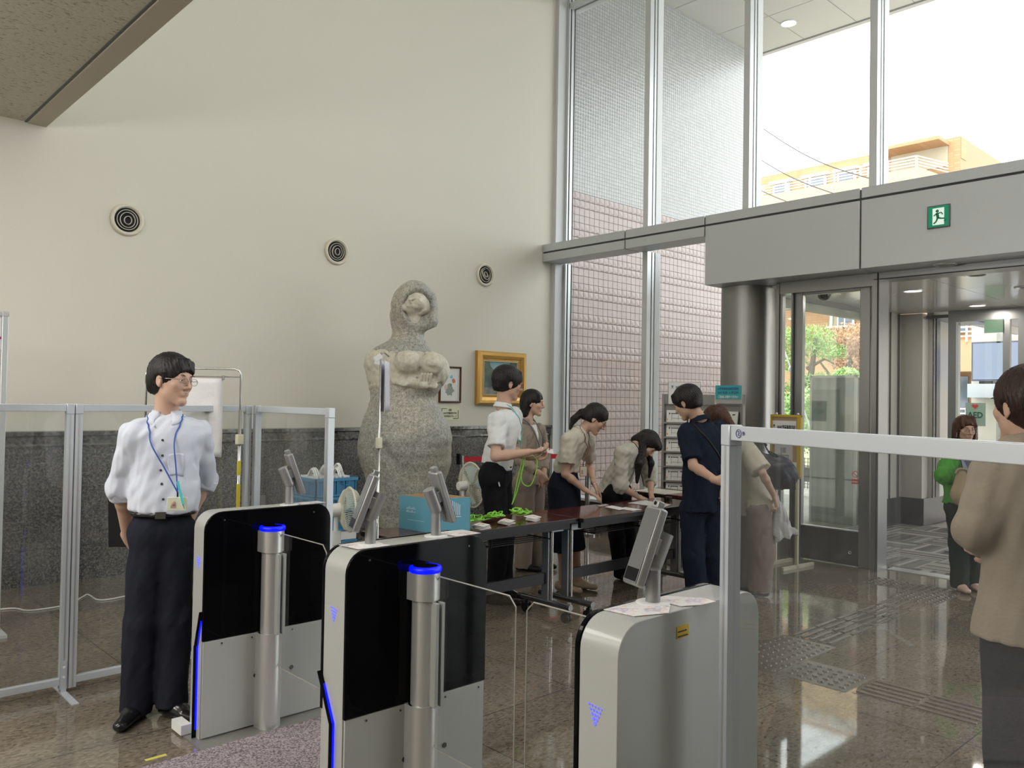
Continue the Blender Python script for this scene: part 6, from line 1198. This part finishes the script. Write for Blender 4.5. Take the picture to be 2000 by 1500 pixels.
ly, end, gp, sd_ = lanyard(J, mat('mint_strap', (.2, .6, .55), .5), s, .18, 'mint green neck strap worn by the young man in the short sleeve shirt')
# ---- woman in the beige suit
M_suit = cloth('beige_suit', (.30, .25, .20)); M_inn = cloth('white_blouse', (.7, .7, .68)); M_suitd = cloth('beige_trousers', (.27, .225, .185))
J = joints(7.25, (1041, 787, 0), (.93, -.2, -.1), (.1, 0, 1), (1030, 822, .0), (1034, 862, .0), (1034, 905, 0), (1032, 938, 0), (.8, -.55), (1053, 840, .12), (1014, 842, -.08), (1064, 892, 'far'), (1018, 898, 'near'), (1062, 922, 'near'), (1054, 925, 'near'), (1042, 943, .08), (1023, 943, -.06), (1046, 1020, .08), (1025, 1022, -.05), (1050, 1095, .1), (1022, 1098, -.04), s=.95)
J['fl'] = dv(.9, -.45); J['fr'] = dv(.9, -.35)
t, q, R, s = person('woman in beige trouser suit with hands clasped, beside the tall window', J, 1.6, True, hands=dict(r=(J['wr'], dv(.5, .1, -.6), dv(.3, .8, 0), -1, .9), l=(J['wl'], dv(-.3, -.5, -.6), dv(.2, .9, 0), 1, .9)))
hair_cap(t, q, R, s, M_hblk, 'bob', extra=[cap(q(-.05, .045, .0), q(-.055, .05, -.11), .05*s, .035*s, .02), cap(q(-.05, -.045, .0), q(-.055, -.05, -.11), .05*s, .035*s, .02), cap(q(-.07, 0, .0), q(-.075, 0, -.11), .05*s, .04*s, .02), cap(q(.045, -.05, .075), q(.07, -.052, .02), .025*s, .01*s, .01), cap(q(.045, .05, .075), q(.07, .052, .02), .025*s, .01*s, .01), ell(q(.03, -.09, -.03), A3((.03, .03, .05))*s, R, .01, 's')])
torso_cloth('jacket', t, J, M_suit, s, (.135, .125, .15), hem=J['pv']-UPV*.03, sleeve=True, slen=(1.85, 1.85), sr_=(.062, .052), amp=.004, seed=4, neck=False)
g = J['bf'].normalized(); sd = UPV.cross(g); MB().grid(lambda u, v: drape([J['nk']+g*(.075+.045*v)+sd*(u-.5)*.075*(1-v)-UPV*(.02+.17*v)], .002, True)[0], 8, 10).build('blouse', M_inn, t, True, smooth=4, solid=.001); collar(t, J, M_suit, s, .16, .03, .066, 'lapel', True)
trousers(t, J, M_suitd, s, (.1, .085, .075), .004, hipr=.115); 
for A_, d in (('al', J['fl']), ('ar', J['fr'])): shoe(t, J[A_], d, M_bk, .98, 'flat', .22)
ly, end, gp, sd_ = lanyard(J, mat('dark_blue_strap', (.03, .04, .12), .5), s, .16, 'dark neck strap worn by the woman in the beige suit')
# ---- woman with ponytail, bending over the table
M_crm = cloth('cream_blouse', (.62, .59, .5)); M_sk = cloth('navy_skirt', (.014, .017, .03))
J = joints(6.5, (1163, 818, .0), (.80, -.12, -.58), (.52, 0, .85), (1135, 845, .0), (1122, 868, .0), (1107, 908, 0), (1101, 945, 0), (.82, -.35, -.35), (1146, 862, .14), (1112, 860, -.12), (1152, 908, 'far'), (1104, 926, 'near'), (1160, 944, .0), (1143, 957, -.12), (1112, 955, .08), (1094, 955, -.07), (1118, 1055, .08), (1102, 1058, -.05), (1128, 1128, .08), (1100, 1138, -.04), s=.95)
J['fl'] = dv(.85, -.5); J['fr'] = dv(.75, -.6)
t, q, R, s = person('woman with ponytail in cream blouse and navy skirt, reaching over the table', J, 1.6, True, hands=dict(r=(J['wr'], dv(.9, -.1, -.45), dv(-.2, .1, -1), 1, .35), l=(J['wl'], dv(.5, .1, -.75), dv(-.4, .2, -.8), -1, .5)))
hair_cap(t, q, R, s, M_hblk, 'tail', extra=[cap(q(-.1, 0, .015), P3(1136, 806, 6.5), .022*s, .028*s, .012), cap(P3(1136, 806, 6.5), P3(1121, 819, 6.47), .032*s, .03*s, .015), cap(P3(1121, 819, 6.47), P3(1113, 838, 6.45), .028*s, .008*s, .015), ell(q(.02, -.088, -.03), A3((.04, .03, .03))*s, R, .01, 's'), ell(q(-.02, 0, -.1), A3((.09, .1, .05))*s, R, .01, 's')]); glasses(t, q, s, M_blkf)
MB().tube([q(-.112+.002*math.sin(a), .02*math.cos(a*.628), .008+.022*math.sin(a*.628)) for a in range(10)], .005, 6, closed=True).build('hair_tie', mat('hair_tie', (.75, .72, .68), .6), t, True)
torso_cloth('blouse', t, J, M_crm, s, (.13, .125, .13), sleeve=True, slen=(.68, .68), sr_=(.068, .066), amp=.004, seed=9, hem=J['wa']-dv(.05, 0, .95)*.05, fr=(28, 16)); collar(t, J, M_crm, s, .14, .035)
g = J['bf'].normalized(); blob('skirt', [cap(J['wa']+UPV*-.01, J['pv']-UPV*.03, .115*s, .15*s, .03, fl=(Vector((g.x, g.y, 0)).normalized(), 1.25), ca=.0), cap(J['pv']-UPV*.03, (J['kl']+J['kr'])/2-UPV*.06, .152*s, .165*s, .03, fl=(Vector((g.x, g.y, 0)).normalized(), 1.15), cb=.0)], M_sk, t, .007, folds(.004, 30, (0, 0, 1), 6))
M_shb = mat('beige_shoe', (.5, .38, .26), .3)
for A_, d in (('al', J['fl']), ('ar', J['fr'])): shoe(t, J[A_], d, M_shb, .96, 'flat', .215)
MB().tube([J['wl']+dv(.025*math.cos(a*.5236), .024*math.sin(a*.5236), .004*math.cos(a*.5236)) for a in range(12)], .0035, 6, closed=True).build('bracelet', M_chr, t, True)
M_org = mat('brown_strap', (.2, .07, .03), .5)
ly, end, gp, sd_ = lanyard(J, M_org, s, .0, 'brown neck strap with red framed staff card worn by the ponytail woman', pivot=P3(1139, 905, 6.34), offc=.13)
badge(ly, end, dv(.3, -1), dv(1, .3), .062, .08, mat('red_case', (.5, .08, .02), .35), mat('card_pale', (.55, .62, .52), .5))
# ---- woman with long hair, writing
M_wh2 = cloth('sheer_white_blouse', (.56, .54, .48), bump=(30, .002))
J = joints(6.95, (1264, 868, .0), (.5, -.42, -.76), (.72, -.15, .62), (1239, 872, .0), (1225, 896, .0), (1208, 932, 0), (1200, 958, 0), (.55, -.3, -.65), (1258, 884, .16), (1213, 886, -.12), (1270, 938, 'far'), (1212, 950, 'near'), (1272, 968, .02), (1246, 970, -.14), (1212, 963, .1), (1195, 965, -.07), (1226, 1045, .1), (1205, 1048, -.05), (1236, 1110, .12), (1213, 1120, -.04), s=.95)
J['fl'] = dv(.5, -.85); J['fr'] = dv(.6, -.8)
t, q, R, s = person('woman with long black hair in loose pale blouse leaning over the table and writing', J, 1.6, True, hands=dict(r=(J['wr'], dv(.9, -.1, -.35), dv(-.1, .25, -1), 1, 1.3), l=(J['wl'], dv(.2, -.4, -.6), dv(-.4, .0, -1), -1, .5)))
def strand(a, b_, c, r0, r1): return [cap(a, b_, r0, r0, .015), cap(b_, c, r0, r1, .015)]
hx = [ell(q(.02, .02, .065), A3((.09, .085, .05))*s, R, .01)]+strand(q(-.05, -.06, .02), P3(1248, 905, 6.85), P3(1244, 942, 6.86), .036, .012)+strand(q(-.02, .075, -.02), P3(1272, 905, 6.98), P3(1268, 932, 6.98), .026, .01)+[cap(q(-.07, 0, .03), q(-.09, -.02, -.06), .06*s, .045*s, .02)]
hair_cap(t, q, R, s, M_hblk, 'long', extra=hx)
torso_cloth('blouse', t, J, M_wh2, s, (.135, .135, .16), sleeve=True, slen=(1.25, 1.25), sr_=(.062, .062), amp=.006, seed=12, hem=J['pv']+dv(-.04, 0, -.04), fr=(24, 14))
trousers(t, J, M_trb, s, (.092, .07, .06), .004, hipr=.11)
for A_, d in (('al', J['fl']), ('ar', J['fr'])): shoe(t, J[A_], d, M_bk, .95, 'flat', .215)
one('pen', MB().cyl(P3(1239, 953, 6.77), P3(1251, 975, 6.79), .004, n=8), M_alu2, 'silver pen in the hand of the writing woman', 'pen')
ly, end, gp, sd_ = lanyard(J, M_bk, s, .0, 'black neck cord hanging from the writing woman', pivot=P3(1258, 950, 6.85), width=.003, offc=.1)
# ---- young man in navy, seen from behind
M_nav = cloth('navy_polo', (.014, .02, .036)); M_navt = cloth('navy_trousers_b', (.012, .018, .032))
J = joints(6.12, (1341, 786, 0), (-.62, .5, -.42), (-.35, .2, .9), (1366, 822, .0), (1372, 868, .0), (1370, 930, 0), (1369, 985, 0), (-.45, .85), (1343, 846, .0), (1403, 840, .06), (1350, 908, -.06), (1430, 905, -.02), (1400, 938, 'near'), (1426, 950, -.1), (1352, 995, .0), (1388, 995, .04), (1354, 1085, -.02), (1392, 1082, .03), (1364, 1165, .0), (1400, 1160, .05))
J['fl'] = dv(-.3, 1); J['fr'] = dv(.1, 1); J['el'] = LIMB(J['sl'], 1354, 910, .27, -1); J['wl'] = LIMB(J['el'], 1398, 938, .235, -1)
t, q, R, s = person('young man in navy polo and trousers seen from behind, hands behind his back', J, 1.68, hands=dict(l=(J['wl'], dv(1, -.05, -.15), dv(0, 1, -.1), 1, .6), r=(J['wr'], dv(-.35, .1, -.9), dv(0, 1, 0), 1, .8)))
hair_cap(t, q, R, s, M_hblk, extra=[ell(q(-.025, 0, .03), A3((.115, .094, .103))*s, R, .01), ell(q(.10, 0, -.05), A3((.07, .1, .08))*s, R, .01, 's'), ell(q(-.004, .09, -.014), A3((.022, .022, .028))*s, R, .008, 's')])
torso_cloth('polo_shirt', t, J, M_nav, s, (.155, .15, .155), hem=J['pv']-UPV*.05, sleeve=True, slen=(.82, .82), sr_=(.072, .07), amp=.005, seed=15, fr=(22, 12)); collar(t, J, M_nav, s, .06, .036, .068); trousers(t, J, M_navt, s, (.095, .085, .08), .005, hipr=.098, top=J['pv'])
for A_, d in (('al', J['fl']), ('ar', J['fr'])): shoe(t, J[A_], d, M_lea, 1.02, ln=.23)
pts = [P3(1352, 826, 6.0), P3(1375, 850, 5.93), P3(1398, 880, 5.95), P3(1412, 905, 6.03)]; MB().tube(drape(smooth_path(pts, 5)), .008, 6).build('shoulder_strap', M_bk, t, True, smooth=4)
# ---- person bending behind the partition post
M_cs = cloth('oatmeal_shirt', (.56, .52, .42)); M_tp = cloth('taupe_trousers', (.24, .19, .165))
J = joints(6.45, (1398, 822, .05), (-.75, .15, -.62), (-.62, 0, .75), (1424, 842, .0), (1440, 875, .0), (1462, 935, 0), (1473, 985, 0), (-.75, .1, -.5), (1449, 868, -.12), (1425, 862, .14), (1488, 922, 'near'), (1412, 930, 'far'), (1512, 968, 'far'), (1411, 985, 'near'), (1480, 995, -.08), (1466, 995, .08), (1488, 1075, -.06), (1466, 1075, .08), (1484, 1142, -.05), (1462, 1142, .1))
J['fl'] = dv(-.8, .4); J['fr'] = dv(-.7, .6)
t, q, R, s = person('person in oatmeal shirt and taupe trousers bending forward behind the front partition post', J, 1.62, True, hands=dict(l=(J['wl'], dv(.3, 0, -.95), dv(-.9, .2, -.2), 1, 1.5), r=(J['wr'], dv(.05, -.1, -1), dv(.6, .3, 0), -1, .5)))
hair_cap(t, q, R, s, M_hbrn, 'bob', extra=[cap(q(-.06, .0, .03), P3(1432, 835, 6.42), .055, .03, .03), cap(q(-.05, -.03, -.0), q(-.05, -.05, -.12), .045*s, .03*s, .02)])
torso_cloth('shirt', t, J, M_cs, s, (.15, .16, .188), hem=J['pv']+dv(.03, 0, -.045), sleeve=True, slen=(.95, .95), sr_=(.085, .085), amp=.0028, seed=18, fr=(24, 13)); trousers(t, J, M_tp, s, (.105, .1, .09), .004, hipr=.105, top=J['pv']-UPV*.02)
for A_, d in (('al', J['fl']), ('ar', J['fr'])): shoe(t, J[A_], d, M_bk, .98, 'flat', .22)
# navy drawstring bag and plastic bag
t = thing('drawstring_bag', 'large navy drawstring bag on the back of the bending person', 'bag', P3(1522, 925, 6.38)); c = P3(1522, 922, 6.38); R2 = np.array([dv(.75, 0, -.66), FW, dv(.66, 0, .75)], dtype=np.float32).T
blob('bag_body', [ell(c, (.15, .10, .125), R2, .02), cap(c+dv(-.08, 0, .07), c+dv(-.14, 0, .13), .06, .03, .04)], mat('navy_nylon', (.022, .022, .038), .42, bump=(30, .003)), t, .006, folds(.007, 45, tuple(dv(-.8, 0, .6)), 3))
MB().tube(smooth_path([P3(x, y, 6.3) for x, y in ((1494, 868), (1500, 880), (1512, 886), (1520, 892), (1510, 890), (1500, 882))], 5), .006, 6).build('cord', M_bk, t, True, smooth=4); MB().tube(smooth_path([P3(x, y, 6.3) for x, y in ((1552, 935), (1553, 948), (1550, 954), (1548, 945), (1552, 935))], 5), .003, 6).tube([P3(1552, 945, 6.3), P3(1554, 956, 6.3)], .003, 6).build('cord', M_bk, t, True)
MB().tube(smooth_path([P3(1498, 870, 6.32), P3(1470, 848, 6.32), P3(1440, 846, 6.3), P3(1436, 870, 6.28)], 5), .008, 6).build('shoulder_cord', M_bk, t, True, smooth=4)
t = thing('plastic_bag', 'grey plastic carrier bag hanging from the hand of the bending person', 'bag', P3(1530, 1020, 6.36)); Dg = 6.36
blob('bag_body', [cap(P3(1514, 972, Dg), P3(1518, 1045, Dg), .012, .07, .02, fl=(FW, 1.7), cb=.0), cap(P3(1514, 972, Dg), P3(1541, 1045, Dg), .012, .065, .02, fl=(FW, 1.7), cb=.0), cap(P3(1514, 985, Dg), P3(1530, 1050, Dg), .02, .075, .02, fl=(FW, 1.5), cb=.0)], mat('grey_polythene', (.42, .42, .42), .25, bump=(22, .012, (1, 1, .5))), t, .006, lambda X: folds(.012, 40, tuple(dv(.3, 0, -1)), 8)(X)+folds(.006, 80, tuple(dv(.2, 0, -1)), 9)(X))
# ---- woman in green by the door
M_grn2 = cloth('green_blouse', (.09, .36, .05)); M_dgt = cloth('dark_green_trousers', (.018, .03, .026))
J = joints(6.7, (1885, 838, 0), (-.05, -1, -.1), (0, 0, 1), (1885, 868, .03), (1883, 900, .02), (1880, 950, .02), (1880, 985, .02), (-.05, -1), (1908, 888, .02), (1860, 888, .02), (1918, 930, 'near'), (1846, 928, 'near'), (1898, 945, -.18), (1876, 925, -.18), (1893, 990, .03), (1869, 990, .03), (1896, 1062, .03), (1873, 1062, .03), (1898, 1132, .1), (1874, 1138, .02), s=.9)
J['fl'] = dv(-.1, -1); J['fr'] = dv(-.1, -1)
t, q, R, s = person('woman with brown bob hair and glasses in a green top, walking in through the entrance', J, 1.5, True, hands=dict(r=(J['wr'], dv(.9, -.2, 0), dv(.1, .9, .2), 1, .8), l=(J['wl'], dv(-.8, -.2, .3), dv(0, .9, .2), -1, .8)))
hair_cap(t, q, R, s, M_hbrn, 'bob', extra=[cap(q(-.01, sd*.07, .03), q(-.0, sd*.085, -.085), .042*s, .032*s, .02) for sd in (1, -1)]+[cap(q(-.07, 0, .0), q(-.07, 0, -.09), .055*s, .045*s, .02), cap(q(.03, -.045, .1), q(.075, -.06, .035), .03*s, .012*s, .01), cap(q(.03, .045, .1), q(.075, .06, .035), .03*s, .012*s, .01)]); glasses(t, q, s, M_silvr)
MB().tube([q(.03, .088, -.03), q(.03, .088, -.1)], .002, 5).build('earring', M_alu2, t, True); MB().tube([q(.03, -.088, -.03), q(.03, -.088, -.1)], .002, 5).build('earring', M_alu2, t, True)
torso_cloth('green_top', t, J, M_grn2, s, (.15, .15, .165), hem=J['pv']+UPV*.02, sleeve=True, slen=(1.4, 1.4), sr_=(.082, .08), amp=.006, seed=21, fr=(26, 14)); trousers(t, J, M_dgt, s, (.095, .085, .075), .006, hipr=.11, top=J['pv'])
for A_, d in (('al', J['fl']), ('ar', J['fr'])): shoe(t, J[A_], d, mat('pale_pink_shoe', (.6, .42, .36), .3), .92, 'flat', .21)
one('navy_folder', MB().add([P3(1873, 884, 6.42), P3(1908, 880, 6.5), P3(1900, 935, 6.52), P3(1886, 940, 6.45)], [(0, 3, 2, 1)]), mat('navy_board', (.035, .045, .11), .4), 'dark navy folder held up by the woman in green', 'folder', solid=.008)
t = thing('tan_bag', 'tan cloth bag carried on the arm of the woman in green', 'bag', P3(1880, 950, 6.4)); blob('bag_body', [cap(P3(1880, 928, 6.42), P3(1876, 968, 6.42), .045, .075, .03, fl=(FW, 1.7)), cap(P3(1876, 968, 6.42), P3(1886, 972, 6.42), .07, .065, .03, fl=(FW, 1.7))], cloth('tan_cloth', (.42, .33, .22)), t, .006, folds(.005, 50, (0, 0, 1), 3)); MB().tube(smooth_path([P3(x, y, 6.4) for x, y in ((1866, 925), (1872, 916), (1886, 917), (1892, 924))], 5), .008, 6).build('handle', cloth('tan_cloth', (.42, .33, .22)), t, True, smooth=4)
# ---- person in the beige jacket at the right edge
M_jk = cloth('beige_jacket', (.40, .33, .26), bump=(70, .002)); M_dk = cloth('charcoal_trousers', (.03, .032, .042))
J = joints(2.45, (2004, 792, .0), (-.22, .97, -.05), (0, .05, 1), (2010, 872, .0), (2015, 960, .0), (2020, 1090, 0), (2022, 1180, 0), (-.3, .95), (1940, 925, .0), (2100, 930, .06), (1905, 1035, -.02), (2160, 1080, .05), (1935, 1075, .2), (2110, 1120, .25), (1984, 1215, .0), (2068, 1215, .03), (1992, 1400, 0), (2070, 1400, .02), (2005, 1700, 0), (2080, 1700, 0))
J['hs'] = 1.0; J['fl'] = dv(-.3, .9); J['fr'] = dv(0, 1); J['al'] = Vector((J['hl'].x, J['hl'].y, .085)); J['ar'] = Vector((J['hr'].x, J['hr'].y, .085)); J['kl'] = J['hl'].lerp(J['al'], .5); J['kr'] = J['hr'].lerp(J['ar'], .5)
t, q, R, s = person('person in beige jacket seen from behind at the right edge of the picture', J, 1.62, True, hands=dict(l=(J['wl'], dv(-.2, .9, .1), dv(.8, .1, 0), 1, .8), r=(J['wr'], dv(-.4, .8, .1), dv(-.8, .1, 0), -1, .8)))
hair_cap(t, q, R, s, M_hdbr, 'long', extra=[ell(q(-.03, 0, -.13), A3((.1, .12, .045))*s, R, .015, 's'), ell(q(-.03, 0, .025), A3((.105, .092, .1))*s, R, .015), cap(q(-.085, 0, -.03), q(-.075, 0, -.085), .04*s, .03*s, .03), ell(q(.0, .09, -.02), A3((.024, .022, .03))*s, R, .008, 's')], h=.0035)
torso_cloth('jacket', t, J, M_jk, s, (.16, .152, .185), hem=J['pv']-UPV*.085, sleeve=True, slen=(1.7, 1.7), sr_=(.062, .058), amp=.004, seed=25, neck=True, h=.006, flare=.012, fr=(16, 9)); collar(t, J, M_jk, s, .08, .04, .066)
trousers(t, J, M_dk, s, (.10, .085, .075), .003, hipr=.11, top=J['pv'])
for A_, d in (('al', J['fl']), ('ar', J['fr'])): shoe(t, J[A_], d, M_bk, .95, 'flat', .22)
# ---------------------------------------------------------------- stone statue
M_st, nt, b, N = node_mat('statue_granite'); L = nt.links.new
g = N('NewGeometry'); v = N('TexVoronoi', _Scale=150.); n = N('TexNoise', _Scale=45., _Detail=7., _Roughness=.8); L(g.outputs['Position'], v.inputs['Vector']); L(g.outputs['Position'], n.inputs['Vector']); n2 = N('TexNoise', _Scale=2.2, _Detail=2.); L(g.outputs['Position'], n2.inputs['Vector'])
a = N('Math', operation='MULTIPLY_ADD'); L(v.outputs['Color'], a.inputs[0]); a.inputs[1].default_value = .22; L(n.outputs['Fac'], a.inputs[2]); r = ramp(nt, [(.42, (.17, .17, .155)), (.6, (.4, .395, .36)), (.8, (.66, .65, .59))]); L(a.outputs[0], r.inputs[0]); r2 = ramp(nt, [(.4, (.85, .87, .88)), (.6, (1.1, 1.07, 1.0))]); L(n2.outputs['Fac'], r2.inputs[0])
mx = N('MixRGB', blend_type='MULTIPLY'); mx.inputs[0].default_value = 1; L(r.outputs[0], mx.inputs[1]); L(r2.outputs[0], mx.inputs[2]); L(mx.outputs[0], b.inputs['Base Color']); b.inputs['Roughness'].default_value = .5; u = N('Bump', _Distance=.006, _Strength=.6); L(n.outputs['Fac'], u.inputs['Height']); L(u.outputs[0], b.inputs['Normal'])
M_stl = mat('pale_carved_stone', (.66, .63, .53), .6, bump=(60, .003), noise=(30, .15))
DS = 7.6
def S(x, y, d=0.): return P3(x, y, DS+d)
px_ = DS/FPX
t = thing('statue', 'large granite statue of a woman with tilted carved face, standing by the wall', 'statue', (S(795, 1000).x, S(795, 1000).y, 0))
Fs = V((-.35*RT.x-.9*FW.x, -.35*RT.y-.9*FW.y, .25)); Fs = dv(-.30, -.93, .2).normalized()
P = [ell(S(809, 600, .02), (.212, .21, .25), None, .05), cap(S(787, 625, .06), S(796, 662, .05), .115, .13, .06), cap(S(830, 588, .0), S(833, 626, .0), .105, .105, .03), ell(S(858, 662, 0), (.14, .4, .115), None, .012, 's'),
     cap(S(800, 640, .02), S(800, 680, .02), .115, .14, .06), cap(S(748, 710, .0), S(845, 722, .0), .15, .14, .06, fl=(FW, 1.15)), cap(S(745, 712, .02), S(752, 760, .03), .145, .13, .05), cap(S(842, 728, -.02), S(835, 752, -.02), .15, .12, .05),
     cap(S(790, 720, .0), S(784, 768, .0), .30, .275, .06, fl=(FW, 1.35)), cap(S(784, 768), S(783, 790), .275, .285, .02, fl=(FW, 1.25), cb=.0), ell(S(797, 707, -.19), (.11, .11, .1), None, .03), ell(S(843, 711, -.16), (.10, .11, .1), None, .03), cap(S(738, 792, -.27), S(838, 790, -.27), .03, k=.02, op='s'),
     ell(S(818, 600, -.2), (.165, .155, .19), None, .02, 's'),
     cap(S(783, 806), S(790, 850), .27, .405, .012, fl=(FW, 1.25)), cap(S(790, 850), S(790, 880), .405, .405, .08, fl=(FW, 1.2)), cap(S(790, 880), S(794, 950), .405, .335, .08, fl=(FW, 1.2)), cap(S(794, 950), S(800, 1080), .335, .24, .08, fl=(FW, 1.1)), cap(S(835, 860, -.1), S(838, 900, -.06), .19, .18, .08), cap(S(800, 1080), S(802, 1140), .24, .26, .05),
     cap(S(752, 872, -.33), S(775, 930, -.36), .02, .03, .05, op='s'), cap(S(775, 930, -.36), S(800, 1010, -.34), .03, .03, .05, op='s'), cap(S(812, 840, -.38), S(818, 1000, -.32), .03, .02, .06, op='s')]
blob('figure', P, M_st, t, .011, lambda X: folds(.003, 60, (0, 0, 1), 2)(X)+folds(.004, 25, (1, 0, .3), 3)(X))
# the carved head in its hollow: tilted back to the left
Uf = dv(.84, -.05, .53); Ff = dv(-.30, -.92, .24); pr, qs, Rs = head_prims(S(819, 592, -.075), Ff, Uf, 1.3, True); pr = pr[1:]+[ell(qs(.012, 0, .012), A3((.09, .085, .068)), Rs, .03), ell(qs(-.05, 0, .0), A3((.09, .1, .085)), Rs, .03)]
blob('carved_face', pr+[cap(qs(-.01, 0, -.06), S(806, 632, -.02), .07, .08, .03)], M_stl, t, .006)
zc_ = S(790, 760).z
g_ = .007; blob('carved_bust', [cap(S(748, 708, -.005), S(845, 720, -.005), .15+g_, .14+g_, .06, fl=(FW, 1.15)), cap(S(745, 712, .02), S(752, 760, .03), .145+g_, .13+g_, .05), cap(S(842, 728, -.02), S(835, 752, -.02), .15+g_, .12+g_, .05), cap(S(790, 720, .0), S(784, 768, .0), .30+g_, .275+g_, .06, fl=(FW, 1.35)),
     ell(S(797, 707, -.20), (.117, .12, .107), None, .025), ell(S(843, 711, -.17), (.107, .12, .107), None, .025), cap(S(765, 738, -.17), S(795, 754, -.21), .05, .04, .04), cap(S(795, 754, -.21), S(846, 755, -.18), .04, .045, .04), ell(S(797, 722, -.33), (.05, .04, .03), None, .03, 's'), ell(S(843, 723, -.3), (.045, .04, .03), None, .03, 's')],
     M_stl, t, .010, lambda X: folds(.004, 95, (.3, .2, 1), 5)(X)+np.maximum(0, (zc_+.03+.025*np.sin(X[:, 0]*22)+.02*np.sin(X[:, 1]*31)-X[:, 2]))*1.2+np.maximum(0, X[:, 2]-S(800, 690).z)*.5)
fp = []
for k in range(4): fp.append(cap(S(824+6*k, 731, -.29), S(821+6*k, 748, -.27), .013, .011, .005))
blob('carved_hand', fp+[ell(S(829, 753, -.26), (.05, .035, .032), None, .015)], M_stl, t, .005)
MB().box((-.42, -.42, 0), (.42, .42, .32), Matrix.Translation((S(800, 1100).x, S(800, 1100).y, 0)) @ Matrix.Rotation(.0, 4, 'Z')).build('plinth', M_wains, t, True, .01)
